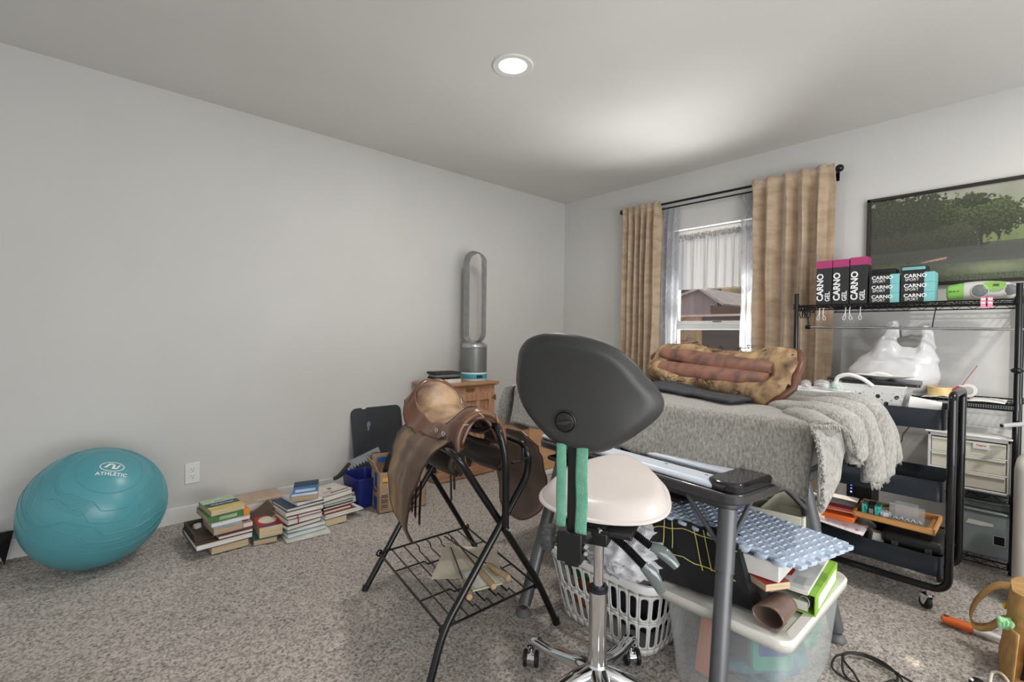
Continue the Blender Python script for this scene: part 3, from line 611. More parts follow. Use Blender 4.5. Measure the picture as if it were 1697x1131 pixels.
mb = MB(); mb.tube([(-0.001, 0.125 - 0.085 * i / 12, 0.115 + 0.028 * (abs(i - 6.5) / 6.5) ** 2) for i in range(13)], [0.0018 + 0.0030 * math.sin(PI * min(1, i / 11)) for i in range(13)], 6, flat=((1, 0, 0), 1)); mb.add([(-0.0012, 0.035, 0.158), (-0.0012, 0.030, 0.138), (-0.0012, 0.052, 0.150)], [(0, 1, 2)])
for i in range(len(mb.v)): mb.v[i].x = max(-0.0016, min(-0.0006, mb.v[i].x))
mb.build('arrow_print', black_ink, t, smooth=0)
mb = MB(); mb.bb((0.02, -0.0008, 0.19), (0.075, 0, 0.215)); mb.build('orange_label', M('orange_label', (236, 176, 84), 0.5), t)
mb = MB(); mb.bb((0.02, -0.0010, 0.184), (0.05, -0.0002, 0.187))
for k in range(9): mb.bb((0.015, -0.0010, 0.02 + 0.0105 * k), (0.050, -0.0002, 0.02 + 0.0105 * k + (0.005 if k % 3 else 0.002)))
for x in (0.012, 0.052): mb.bb((x, -0.001, 0.016), (x + 0.0015, -0.0002, 0.116))
mb.build('barcode_print', black_ink, t, smooth=0)
t = thing('umbrella_handle', 'black round grip sticking up out of the cardboard box', 'handle', (-2.23, -0.52, 0.0045))
mb = MB(); mb.cyl((-2.27, -0.48, 0.03), (-2.22, -0.545, 0.285), 0.008); mb.build('shaft', black_pl, t, world=True)
mb = MB(); mb.cyl((-2.238, -0.522, 0.22), (-2.212, -0.558, 0.345), 0.015, 0.017); mb.build('grip', M('rubber_grip', (40, 40, 40), 0.8, bump=0.3, bscale=300), t, world=True, bevel=0.004)
# ------------------------------------------------------------------ oak cabinet with tower fan
t = thing('oak_cabinet', 'small oak cabinet with raised panel door and brass nameplate against the left wall', 'cabinet', (-1.455, -0.20, 0))
cx0, cx1, cy0, cy1 = -1.73, -1.195, -0.345, -0.03
oakd = M('oak_wood_deep', (182, 140, 108), 0.42, col2=(148, 106, 76), stretch=(9, 9, 0.9), vscale=9, lo=0.3, hi=0.7)
oakh = M('oak_wood_across', (194, 152, 120), 0.42, col2=(160, 118, 88), stretch=(0.9, 9, 9), vscale=9, lo=0.3, hi=0.7)
mb = MB(); mb.bb((cx0, cy0, 0.06), (cx1, cy1, 0.70)); mb.build('body', oak_m, t, world=True, bevel=0.003)
mb = MB(); mb.bb((cx0 - 0.012, cy0 - 0.012, 0.0), (cx1 + 0.012, cy1, 0.072)); mb.build('plinth', oakh, t, world=True, bevel=0.006)
mb = MB(); mb.bb((cx0 - 0.03, cy0 - 0.028, 0.705), (cx1 + 0.03, -0.016, 0.727)); mb.bb((cx0 - 0.015, cy0 - 0.015, 0.695), (cx1 + 0.015, cy1, 0.706)); mb.build('top', oakh, t, world=True, bevel=0.006)
mb = MB()
for a, b in (((-1.71, 0.125), (-1.655, 0.645)), ((-1.262, 0.125), (-1.207, 0.645)), ((-1.655, 0.585), (-1.262, 0.645)), ((-1.655, 0.125), (-1.262, 0.20)), ((-1.395, 0.20), (-1.35, 0.585)), ((-1.53, 0.2), (-1.49, 0.585))):
    mb.bb((a[0], cy0 - 0.020, a[1]), (b[0], cy0, b[1]))
dr = mb.build('door', oak_m, t, world=True, bevel=0.004)
mb = MB()
for xa, xb in ((-1.655, -1.53), (-1.49, -1.395), (-1.35, -1.262)): mb.bb((xa, cy0 - 0.008, 0.2), (xb, cy0, 0.585))
mb.build('door_panel', oakd, dr, world=True)
brass = M('brass', (206, 170, 96), 0.3, metal=1.0, col2=(180, 146, 80))
mb = MB(); T = Matrix.Translation((-1.44, cy0 - 0.001, 0.672)) @ Matrix.Rotation(PI / 2, 4, 'X'); mb.prism(rrect(0.082, 0.030, 0.013), 0, 0.004, T); mb.build('nameplate', brass, t, world=True, bevel=0.001)
for zz in (0.60, 0.17):
    mb = MB(); mb.bb((-1.206, cy0 - 0.024, zz - 0.022), (-1.198, cy0 - 0.001, zz + 0.022))
    mb.add([(-1.207, cy0 - 0.0215, zz - 0.02), (-1.207, cy0 - 0.0215, zz + 0.02), (-1.245, cy0 - 0.0215, zz)], [(0, 1, 2)]); mb.build('hinge', brass, t, world=True)
# fan
silver = M('satin_silver', (186, 188, 188), 0.32, metal=0.75, col2=(166, 168, 168))
t = thing('tower_fan', 'tall white and silver bladeless tower fan standing on the oak cabinet', 'fan', (-1.292, -0.20, 0.727))
mb = MB(); mb.lathe([(0.001, 0.0), (0.100, 0.0), (0.104, 0.006), (0.104, 0.060), (0.100, 0.068)], 48); mb.build('base', white_pl, t)
mb = MB(); mb.lathe([(0.1045, 0.018), (0.1052, 0.02), (0.1052, 0.054), (0.1045, 0.056)], 64, cap=False); mb.build('display_band', M('teal_band', (66, 168, 186), 0.35), t)
mb = MB()
for a in (R(-112), ): 
    for da in (0, 0.16, 0.32):
        mb.box((0.106 * math.cos(a + da), 0.106 * math.sin(a + da), 0.037), (0.003, 0.013, 0.022), rz=a + da)
mb.build('display', black_pl, t)
mesh_m = M('fan_mesh', (150, 152, 150), 0.4, metal=0.6, col2=(104, 106, 104), stretch=(1, 1, 1), wave=('Z', 90, 0.0), lo=0.3, hi=0.7)
mb = MB(); mb.lathe([(0.098, 0.068), (0.1025, 0.072), (0.1025, 0.268), (0.098, 0.272)], 64); mb.build('mesh_grille', mesh_m, t)
mb = MB(); mb.lathe([(0.101, 0.262), (0.104, 0.266), (0.104, 0.28), (0.098, 0.292), (0.080, 0.305), (0.03, 0.315), (0.001, 0.316)], 48); mb.build('collar', silver, t)
# loop: stadium ring turned slightly, opening along local x
loop = []
lw, z0_, z1_ = 0.076, 0.380, 0.962
k = 20
for i in range(k + 1): a = PI * i / k; loop.append((lw * math.cos(a), z1_ + lw * 0.98 * math.sin(a)))
for i in range(1, 14): loop.append((-lw, z1_ + (z0_ - z1_) * i / 14))
for i in range(k + 1): a = PI + PI * i / k; loop.append((lw * math.cos(a), z0_ + lw * 0.98 * math.sin(a)))
for i in range(1, 14): loop.append((lw, z0_ + (z1_ - z0_) * i / 14))
TL = Matrix.Rotation(R(-62), 4, 'Z')
# cross-section: airfoil, wide along local y (depth)
mb = MB(); N = len(loop); prof = [(-0.055, 0.000), (-0.048, 0.005), (0.0, 0.008), (0.048, 0.004), (0.055, 0.0), (0.048, -0.002), (0.0, -0.002), (-0.048, -0.002)]
vs = []; fs = []
for i in range(N):
    a, b = Vector(loop[i - 1]), Vector(loop[(i + 1) % N]); tg = (b - a).normalized(); nr = Vector((tg.y, -tg.x))
    for (dy, dn) in prof: vs.append((loop[i][0] + nr.x * dn, dy, loop[i][1] + nr.y * dn))
m_ = len(prof)
for i in range(N):
    for j in range(m_): fs.append((i * m_ + j, ((i + 1) % N) * m_ + j, ((i + 1) % N) * m_ + (j + 1) % m_, i * m_ + (j + 1) % m_))
mb.add(vs, fs, TL); mb.build('air_loop', silver, t, smooth=60)
mb = MB(); mb.grid(lambda u, v: TL @ Vector(((0.088 - 0.05 * v * abs(math.cos(2 * PI * u))) * math.cos(2 * PI * u) * (1 - 0.18 * v), 0.085 * (1 - 0.45 * v) * math.sin(2 * PI * u), 0.272 + 0.05 * v)), 32, 5, cu=True); mb.build('loop_foot', silver, t)
# case and books on cabinet
book('white and red book lying on the oak cabinet under the black case', (-1.70, -0.29, 0.7275), 0.20, 0.14, 0.030, R(-6), (226, 224, 222), 'white', 'front', True, group='books on the oak cabinet', art=[(0, 0, 0.3, 1, (176, 52, 48))])
t = thing('zip_case', 'black zip-around case with grey middle lying on the book on the oak cabinet', 'case', (-1.60, -0.22, 0.7585), R(-6))
mb = MB()
def zc(mbx, z0, z1, w, d): mbx.prism(rrect(w, d, 0.025), z0, z1)
zc(mb, 0.0, 0.014, 0.22, 0.15); mb.build('lower_shell', M('black_nylon', (24, 24, 26), 0.6, bump=0.3, bscale=120), t, bevel=0.006)
mb = MB(); zc(mb, 0.014, 0.036, 0.205, 0.14); mb.build('middle', M('grey_felt', (128, 130, 134), 0.9), t, bevel=0.004)
mb = MB(); zc(mb, 0.036, 0.052, 0.23, 0.155); mb.build('upper_shell', MATS['black_nylon'], t, bevel=0.007)
mb = MB()
for i in range(10): mb.tube([(-0.10 + 0.022 * i, -0.079, 0.037), (-0.09 + 0.022 * i, -0.0795, 0.051)], 0.003, 6)
mb.build('stitching', M('grey_cord', (90, 92, 94), 0.7), t)
t = tag(MB().tube(cat([(-1.66, -0.10, 0.7315), (-1.74, -0.14, 0.735), (-1.80, -0.22, 0.722), (-1.785, -0.28, 0.68), (-1.772, -0.26, 0.60)], 8), 0.0028, 8).build('power_cable', black_pl), 'thin black cable curling over the left end of the oak cabinet', 'cable')
# wooden chest beyond the table end
t = thing('wooden_chest', 'light orange wooden chest standing behind the left end of the blanket-covered table', 'chest', (-0.95, -0.55, 0))
ply = M('orange_plywood', (210, 166, 126), 0.5, col2=(192, 146, 106), stretch=(1, 1, 8), vscale=4)
mb = MB(); mb.bb((-1.115, -0.68, 0.02), (-0.60, -0.35, 0.40)); mb.build('body', ply, t, world=True, bevel=0.004)
mb = MB(); mb.bb((-1.13, -0.695, 0.0), (-0.585, -0.34, 0.03)); mb.build('plinth', white_pl, t, world=True, bevel=0.003)
mb = MB(); mb.bb((-1.13, -0.695, 0.40), (-0.585, -0.34, 0.415)); mb.build('top', ply, t, world=True, bevel=0.004)

# ------------------------------------------------------------------ saddle stand
t = thing('saddle_stand', 'black tubular folding saddle stand on the carpet holding the riding saddle', 'saddle stand', (-2.52, -1.70, 0))
TR = 0.0125
def leg(nm, pts, r=TR): return MB().tube(fillet(pts, 0.06, 6), r, 12).build(nm, black_mt, t, world=True)
off = Vector((0.155, 0.69, 0))
leg('right_rail_frame', [(-2.885, -2.07, 0.002), (-2.812, -2.05, 0.168), (-2.60, -2.05, 0.42), (-2.445, -2.05, 0.605), (-2.463, -2.05, 0.705), (-2.31, -1.37, 0.70), (-2.335, -1.375, 0.60), (-2.56, -1.38, 0.30), (-2.679, -1.38, 0.124), (-2.761, -1.378, 0.002)])
leg('left_rail_frame', [(-2.31, -2.07, 0.002), (-2.388, -2.045, 0.178), (-2.571, -2.035, 0.445), (-2.765, -2.035, 0.715), (-2.542, -1.387, 0.655), (-2.434, -1.365, 0.448), (-2.23, -1.36, 0.13), (-2.15, -1.35, 0.002)])
leg('ridge_frame', [(-2.572, -2.066, 0.43), (-2.575, -2.066, 0.673), (-2.60, -2.05, 0.80), (-2.57, -1.93, 0.745), (-2.445, -1.38, 0.705), (-2.43, -1.37, 0.62), (-2.42, -1.375, 0.44)])
for x, y in ((-2.885, -2.07), (-2.31, -2.07), (-2.761, -1.378), (-2.15, -1.35)):
    MB().cyl((x, y, 0), (x + (0.004 if x < -2.5 else -0.004), y, 0.02), 0.0145, 0.0138, 12).build('foot_cap', black_pl, t, world=True)
for p in ((-2.572, -2.06, 0.435), (-2.425, -1.372, 0.445)):
    mb = MB(); mb.cyl((p[0], p[1] - 0.03, p[2]), (p[0], p[1] + 0.03, p[2]), 0.006, n=10); mb.build('pivot_bolt', chrome, t, world=True)
mb = MB(); mb.tube([(-2.47, -2.06, 0.66), (-2.50, -2.07, 0.655), (-2.545, -2.066, 0.655)], 0.005, 8); mb.tube([(-2.50, -2.072, 0.655), (-2.50, -2.072, 0.70)], 0.005, 8); mb.build('spring_hook', black_mt, t, world=True)
# wire rack
rk = MB(); A_, B_, C_, D_ = Vector((-2.705, -1.395, 0.150)), Vector((-2.25, -1.41, 0.150)), Vector((-2.37, -2.02, 0.150)), Vector((-2.795, -2.02, 0.150))
for a, b in ((A_, B_), (B_, C_), (C_, D_), (D_, A_)): rk.tube([a, b], 0.0045, 8)
nb = 8
for i in range(1, nb):
    f_ = i / nb; p = D_.lerp(C_, f_); q = A_.lerp(B_, f_); dn = Vector((0, 0, -0.016 if 2 < i < 7 else 0))
    if dn.z: rk.tube([p, p.lerp(q, 0.08), p.lerp(q, 0.10) + dn, p.lerp(q, 0.90) + dn, p.lerp(q, 0.92), q], 0.0030, 6)
    else: rk.tube([p, q], 0.0030, 6)
for f_ in (0.30, 0.70): rk.tube([D_.lerp(A_, f_), D_.lerp(A_, f_).lerp(C_.lerp(B_, f_), 0.3) , D_.lerp(A_, f_).lerp(C_.lerp(B_, f_), 0.34) + Vector((0, 0, -0.016)), D_.lerp(A_, f_).lerp(C_.lerp(B_, f_), 0.86) + Vector((0, 0, -0.016)), D_.lerp(A_, f_).lerp(C_.lerp(B_, f_), 0.90), C_.lerp(B_, f_)], 0.0030, 6)
for p in (A_, B_, C_, D_):
    rk.tube([p + Vector((0.012 * math.cos(a), 0, 0.012 * math.sin(a))) for a in [2 * PI * i / 10 for i in range(10)]], 0.004, 6, closed=True)
rk.build('wire_rack', black_mt, t, world=True)
# papers and sticks on the rack
t = tag(MB().add([(-2.660, -1.735, 0.155), (-2.44, -1.90, 0.156), (-2.30, -1.70, 0.157), (-2.45, -1.525, 0.156)], [(0, 1, 2, 3)]).build('paper_sheet', M('manila_paper', (218, 208, 188), 0.8), solid=0.0012, smooth=0), 'cream paper sheet lying on the wire rack of the saddle stand', 'paper')
t = thing('paper_packet', 'small pale green edged paper packet on top of the cream sheet', 'packet', (-2.52, -1.86, 0.158), R(-14))
mb = MB(); mb.box((0, 0, 0.003), (0.12, 0.15, 0.005)); mb.build('packet_body', M('pale_green_paper', (206, 208, 180), 0.7), t); mb = MB(); mb.box((0.0, 0.0, 0.0058), (0.09, 0.12, 0.0008)); mb.build('label', paper_m, t)
wood_l = M('pale_dowel', (200, 172, 140), 0.6, col2=(176, 146, 112), vscale=20)
for lab, a, b in (('pale wooden handled stick with dark shaft lying nearest the stand leg on the rack', (-2.40, -1.50, 0.172), (-2.535, -1.965, 0.176)), ('second wooden handled stick lying crosswise over the papers', (-2.44, -1.50, 0.185), (-2.455, -1.955, 0.178)), ('short wooden handled stick with its end poking out below the rack bars', (-2.46, -1.58, 0.166), (-2.635, -1.95, 0.166))):
    a, b = Vector(a), Vector(b); t = thing('crafting_stick', lab, 'stick', a.lerp(b, 0.5))
    MB().cyl(a, a.lerp(b, 0.72), 0.0035, n=8).build('shaft', M('dark_rod', (60, 50, 44), 0.4), t, world=True)
    MB().tube([a.lerp(b, 0.70), a.lerp(b, 0.74), a.lerp(b, 0.97), b], [0.006, 0.011, 0.013, 0.011], 12).build('handle', wood_l, t, world=True)

# ------------------------------------------------------------------ riding saddle
U = Vector((-0.22010733, -0.97547566, 0)); V = Vector((-0.97547566, 0.22010733, 0))
SM = Matrix(((U.x, V.x, 0, -2.52), (U.y, V.y, 0, -1.70), (0, 0, 1, 0), (0, 0, 0, 1)))
lea = M('worn_brown_leather', (104, 72, 52), 0.40, col2=(60, 42, 32), vscale=7, vdetail=6, lo=0.32, hi=0.66, bump=0.08, bscale=120, coat=0.15)
lea_seat = M('worn_tan_seat_leather', (178, 146, 112), 0.5, col2=(98, 76, 60), vscale=9, vdetail=8, lo=0.32, hi=0.60, bump=0.06, bscale=120)
lea_red = M('chestnut_leather', (120, 78, 56), 0.36, col2=(92, 60, 46), vscale=6, coat=0.2)
lea_fl = M('scuffed_flap_leather', (172, 138, 94), 0.44, col2=(98, 76, 60), vscale=6, vdetail=9, lo=0.46, hi=0.68, stretch=(1.3, 1, 0.55), bump=0.05, bscale=90)
lea_dk = M('dark_saddle_leather', (66, 48, 40), 0.42, col2=(44, 34, 30), vscale=6)
t = thing('riding_saddle', 'worn brown leather english saddle sitting on the black tubular stand', 'saddle', (-2.52, -1.70, 0))
t.matrix_basis = SM
def lerp_tab(tab, x):
    if x <= tab[0][0]: return tab[0][1]
    for (a, b), (c, d) in zip(tab, tab[1:]):
        if x <= c:
            q = (x - a) / (c - a); q = q * q * (3 - 2 * q); return b + (d - b) * q
    return tab[-1][1]
ridge = [(-0.29, 0.835), (-0.25, 0.885), (-0.20, 0.880), (-0.08, 0.812), (0.04, 0.786), (0.16, 0.806), (0.27, 0.846), (0.31, 0.842), (0.335, 0.815)]
halfw = [(-0.29, 0.07), (-0.25, 0.118), (-0.16, 0.140), (-0.04, 0.132), (0.08, 0.118), (0.2, 0.100), (0.31, 0.080), (0.335, 0.07)]
drop = [(-0.29, 0.02), (-0.25, 0.070), (-0.16, 0.105), (-0.04, 0.075), (0.08, 0.068), (0.2, 0.085), (0.31, 0.10), (0.335, 0.09)]
cx = 0.03
def seatf(u, v):
    a = -0.29 + 0.625 * u; q = (v - 0.5) * 2
    b = lerp_tab(halfw, a); hz = lerp_tab(ridge, a); dp = lerp_tab(drop, a)
    dish = -0.018 * math.exp(-((a - -0.02) / 0.13) ** 2) * math.exp(-(q / 0.55) ** 2)
    c_ = cx + 0.02 * (a / 0.3)
    return (a, c_ + b * q, hz + dish - dp * (abs(q) ** 2.2))
mb = MB(); mb.grid(seatf, 48, 28); mb.build('seat', lea_red, t, solid=0.010, soff=-1, smooth=60)
QL = [(-0.255, 0.25), (-0.235, 0.52), (-0.18, 0.68), (-0.10, 0.76), (-0.03, 0.88), (0.03, 0.99), (0.09, 0.96), (0.15, 0.72), (0.22, 0.38), (0.275, 0.10)]
def patchf(u, v):
    a = -0.255 + 0.53 * u; q = (v - 0.5) * 2 * lerp_tab(QL, a); p = seatf((a + 0.29) / 0.625, 0.5 + q * 0.5); return (p[0], p[1], p[2] + 0.0022)
mb = MB(); mb.grid(patchf, 44, 28); mb.build('seat_patch', lea_seat, t, smooth=60)
mb = MB(); mb.tube([patchf(i / 40, 0) for i in range(41)], 0.0016, 5); mb.build('seam', lea_red, t)
mb = MB(); mb.tube([patchf(i / 40, 1) for i in range(41)], 0.0016, 5); mb.build('seam', lea_red, t)
# cantle roll behind the seat
mb = MB(); mb.tube([Vector(seatf(0.045 + 0.10 * abs(q) ** 1.5, 0.5 + q * 0.5)) + Vector((-0.006, 0, -0.004)) for q in [-1 + 2 * i / 30 for i in range(31)]], [0.010 + 0.012 * math.cos(PI / 2 * (-1 + 2 * i / 30)) for i in range(31)], 12); mb.build('cantle_roll', lea_red, t)
def backf(u, v):
    q = (u - 0.5) * 2; p = Vector(seatf(0.02 + 0.10 * abs(q) ** 1.5, u))
    return (p.x + 0.01 + 0.05 * v, cx + (p.y - cx) * (1 - 0.25 * v), p.z - 0.012 - 0.07 * v)
mb = MB(); mb.grid(backf, 30, 6); mb.build('cantle_back', lea_red, t, solid=0.008)
# chestnut rim panels outside the worn seat patch (wings of the seat)
def wing(s_):
    def f(u, v):
        a = -0.25 + 0.57 * u; uu = (a + 0.29) / 0.625
        p = Vector(seatf(uu, 0.5 + s_ * 0.5)); p0 = Vector(seatf(uu, 0.5 + s_ * 0.36))
        dr_ = 0.012 + 0.030 * math.exp(-((a - 0.10) / 0.07) ** 2)
        q = Vector((p.x, p.y + s_ * 0.014, p.z - dr_))
        r = p0.lerp(p, min(1, v * 2)) if v < 0.5 else p.lerp(q, v * 2 - 1)
        return (r.x, r.y, r.z + 0.004)
    return f
for s_ in (1, -1):
    mb = MB(); mb.grid(wing(s_), 36, 10); mb.build('skirt', lea_red, t, solid=0.005, smooth=60)
mb = MB()
for s_ in (1, -1):
    mb.tube([Vector(wing(s_)(i / 30, 1)) + Vector((0, s_ * 0.001, 0)) for i in range(31)], 0.0028, 6)
mb.build('piping', lea_dk, t)
# flaps
outl = [(0.285, 0.775), (0.262, 0.70), (0.232, 0.62), (0.205, 0.54), (0.182, 0.45), (0.160, 0.375), (0.128, 0.342), (0.085, 0.350), (0.035, 0.385), (-0.035, 0.425), (-0.105, 0.475), (-0.155, 0.55), (-0.180, 0.63), (-0.190, 0.70), (-0.16, 0.755)]
outr = [(0.285, 0.745), (0.285, 0.66), (0.270, 0.57), (0.250, 0.51), (0.215, 0.462), (0.225, 0.42), (0.18, 0.370), (0.11, 0.338), (0.02, 0.335), (-0.06, 0.36), (-0.115, 0.41), (-0.15, 0.49), (-0.16, 0.60), (-0.14, 0.69), (-0.10, 0.74)]
def flap_v(w): return lerp_tab([(0.33, 0.205), (0.42, 0.235), (0.52, 0.230), (0.62, 0.205), (0.68, 0.180), (0.73, 0.130), (0.80, 0.075)], w)
def flapmesh(s_, grow=0.0, off=0.0, wtop=0.78):
    import mathutils
    pts = [(a, w) for a, w in (outl if s_ > 0 else outr)]; c = (0.04, 0.56)
    mb = MB(); n = len(pts); sm = cat([(a, w, 0) for a, w in pts], 4, True); N = len(sm); K = 12
    vs = []
    for k in range(K + 1):
        f_ = k / K
        for p in sm:
            a = c[0] + (p.x - c[0]) * f_; w = c[1] + (p.y - c[1]) * f_
            w = min(w, lerp_tab(ridge, a) - lerp_tab(drop, a) - 0.006)
            bulge = 0.012 * math.exp(-((a - 0.12) / 0.06) ** 2) * max(0, min(1, (w - 0.4) / 0.15))
            vv = flap_v(w) + off + bulge + 0.012 * (a - 0.05) * 3 * (1 - f_ * 0.3) + (0.006 * noise.noise((a * 9, w * 9, s_)))
            splay = 1.0 if s_ > 0 else 1.22
            vs.append((a, cx * 0.6 + s_ * vv * splay, w))
    fs = []
    for k in range(K):
        for j in range(N): fs.append((k * N + j, k * N + (j + 1) % N, (k + 1) * N + (j + 1) % N, (k + 1) * N + j))
    mb.add(vs, fs); return mb, [Vector(v) for v in vs[-N:]]
for s_ in (1, -1):
    mb, rim = flapmesh(s_); f_ = mb.build('flap', lea_fl if s_ == 1 else M('inner_flap_leather', (124, 102, 92), 0.5, col2=(96, 78, 70), vscale=5), t, solid=0.006, smooth=70)
    MB().tube([p + Vector((0, s_ * 0.001, 0)) for p in rim], 0.0036, 6, closed=True).build('flap_edge', lea_dk, f_)
    # padded panel and sweat flap underneath
    mb = MB(); mb.grid(lambda u, v: (-0.22 + 0.47 * u, cx * 0.6 + s_ * (0.045 + 0.040 * math.sin(PI * v) ** 0.5 + 0.035 * v), 0.705 - 0.10 * v - 0.02 * math.sin(PI * u)), 24, 8)
    mb.build('padded_panel', lea_dk, t, solid=0.022, smooth=60)
    mb = MB(); mb.ell(((-0.17, -0.085, 0.545) if s_ > 0 else (-0.20, -0.145, 0.565)), ((0.05, 0.016, 0.085) if s_ > 0 else (0.035, 0.014, 0.075)), 16, 12); mb.build('hanging_pad', M('olive_brown_leather', (92, 76, 60), 0.5, col2=(66, 54, 44), vscale=10), t)
# gullet: pommel arch at the front with lacing
mb = MB(); arch = [(0.332, cx + 0.02 + 0.088 * math.cos(a), 0.735 + 0.098 * math.sin(a)) for a in [R(-12) + R(204) * i / 24 for i in range(25)]]
mb.tube(arch, 0.011, 10); mb.build('pommel_arch', lea_red, t)
mb = MB()
def arf(u, v):
    a = R(-8) + R(196) * u; return (0.335 - 0.12 * v, cx + 0.02 + (0.080 - 0.008 * v) * math.cos(a), 0.725 + (0.088 - 0.01 * v) * math.sin(a))
mb.grid(arf, 24, 8); mb.build('gullet_lining', lea_dk, t, solid=0.006)
mb = MB()
for i in range(3):
    a = R(38 + 42 * i); b = R(50 + 42 * i); mb.tube([(0.345, cx + 0.02 + 0.095 * math.cos(a), 0.735 + 0.103 * math.sin(a)), (0.345, cx + 0.02 + 0.085 * math.cos(b), 0.730 + 0.09 * math.sin(b))], 0.0022, 6)
mb.build('lacing', M('rawhide_lace', (168, 146, 120), 0.6), t)
for a_, s_ in ((0.24, 1), (0.17, 1), (0.24, -1)):
    mb = MB(); mb.tube([(a_ + 0.012 * math.cos(x), s_ * (0.135 if s_ > 0 else 0.10) + cx * 0.5 + 0.002 * s_, 0.752 + 0.007 * math.sin(x)) for x in [2 * PI * i / 10 for i in range(10)]], 0.0022, 6, closed=True); mb.build('dee_ring', chrome, t)
# hanging straps
for s_, ps in ((1, [(0.055, 0.205, 0.55, 0.425), (0.075, 0.198, 0.55, 0.41), (0.10, 0.190, 0.55, 0.39)]), (-1, [(-0.10, 0.03, 0.62, 0.43), (-0.06, 0.0, 0.62, 0.40)])):
    for (a, v_, zt, zb) in ps:
        mb = MB(); mb.tube(cat([(a - 0.01, s_ * (v_ - 0.01), zt), (a, s_ * (v_ - 0.004), (zt + zb) / 2 + 0.03), (a + 0.004, s_ * v_, zb + 0.03), (a + 0.004, s_ * v_, zb)], 5), [0.012] * 14 + [0.010, 0.006], 8, flat=((1, 0, 0), 0.22)); mb.build('girth_strap', lea_dk, t)
# ------------------------------------------------------------------ stool chair with backrest
CX, CY = -2.556, -2.455
F = Vector((0.917, 0.399, 0)); S = Vector((-0.399, 0.917, 0)); Z = Vector((0, 0, 1))      # seat forward (away from the camera), seat left
t = thing('office_stool', 'white seated stool with big dark grey backrest and chrome five-star base', 'office chair', (CX, CY, 0))
CT = t
hub = MB(); hub.lathe([(0.024, 0.075), (0.040, 0.085), (0.042, 0.115), (0.034, 0.150), (0.027, 0.165)], 28, Matrix.Translation((CX, CY, 0))); hub.build('hub', chrome, t, world=True)
arm_dirs = [R(86.6 - 72 * k) for k in range(5)]
def arm_mesh(a):
    d = Vector((math.cos(a), math.sin(a), 0)); s_ = Vector((-d.y, d.x, 0)); c = Vector((CX, CY, 0))
    path = [(0.020, 0.130), (0.06, 0.128), (0.11, 0.116), (0.17, 0.100), (0.22, 0.093), (0.262, 0.088), (0.285, 0.078), (0.292, 0.062)]
    wd = [0.030, 0.027, 0.024, 0.021, 0.020, 0.020, 0.020, 0.016]; ht = [0.032, 0.024, 0.018, 0.015, 0.014, 0.014, 0.014, 0.011]
    pp = cat([(p[0], 0, p[1]) for p in path], 4); ww = [p.x for p in cat([(w, 0, 0) for w in wd], 4)]; hh = [p.x for p in cat([(w, 0, 0) for w in ht], 4)]
    mb = MB(); n = 16; vs = []; fs = []
    for i, p in enumerate(pp):
        a_ = pp[max(0, i - 1)]; b_ = pp[min(len(pp) - 1, i + 1)]; tg = (b_ - a_).normalized(); nr = Vector((-tg.z, 0, tg.x))
        for j in range(n):
            th = 2 * PI * j / n; w_ = math.copysign(abs(math.cos(th)) ** 0.7, math.cos(th)) * ww[i]; h_ = math.sin(th) * hh[i]
            q = p + nr * h_; vs.append(c + d * q.x + Z * q.z + s_ * w_)
    for i in range(len(pp) - 1):
        for j in range(n): fs.append((i * n + j, i * n + (j + 1) % n, (i + 1) * n + (j + 1) % n, (i + 1) * n + j))
    fs.append(tuple(range(n))); fs.append(tuple((len(pp) - 1) * n + j for j in range(n)))
    mb.add(vs, fs); return mb
for k, a in enumerate(arm_dirs):
    arm_mesh(a).build('base_arm', chrome, t, world=True)
    d = Vector((math.cos(a), math.sin(a), 0)); e = Vector((CX, CY, 0)) + d * 0.287; ca = R([-140, -128, 100, 30, -60][k]); w = Vector((-math.sin(ca), math.cos(ca), 0)); tr_ = Vector((math.cos(ca), math.sin(ca), 0)) * 0.012
    cs = MB(); cs.cyl(e + Z * 0.045, e + Z * 0.075, 0.007, n=10); cs.tube([e + tr_ + Z * 0.026 - w * 0.012, e + tr_ + Z * 0.026 + w * 0.012], 0.019, 16)
    co = cs.build('caster', chrome, t, world=True)
    for sgn in (-1, 1):
        wm = MB(); T = frame(e + tr_ + Z * 0.0265 + w * sgn * 0.0185, d * 0 + Vector((w.y, -w.x, 0)), Z)
        wm.lathe([(0.008, -0.007), (0.022, -0.007), (0.026, -0.004), (0.026, 0.004), (0.022, 0.007), (0.006, 0.007)], 24, T); wm.build('wheel', black_pl, co, world=True)
mb = MB(); mb.cyl((CX, CY, 0.12), (CX, CY, 0.372), 0.0255, 0.0255, 28); mb.build('gas_cylinder', chrome, t, world=True)
mb = MB(); mb.cyl((CX, CY, 0.372), (CX, CY, 0.382), 0.028, 0.028, 28); mb.cyl((CX, CY, 0.382), (CX, CY, 0.388), 0.024, 0.019, 28); mb.build('cylinder_collar', M('collar_blue_black', (30, 34, 44), 0.3), t, world=True)
mb = MB(); mb.cyl((CX, CY, 0.38), (CX, CY, 0.565), 0.0145, 0.0145, 24); mb.build('piston', chrome, t, world=True)
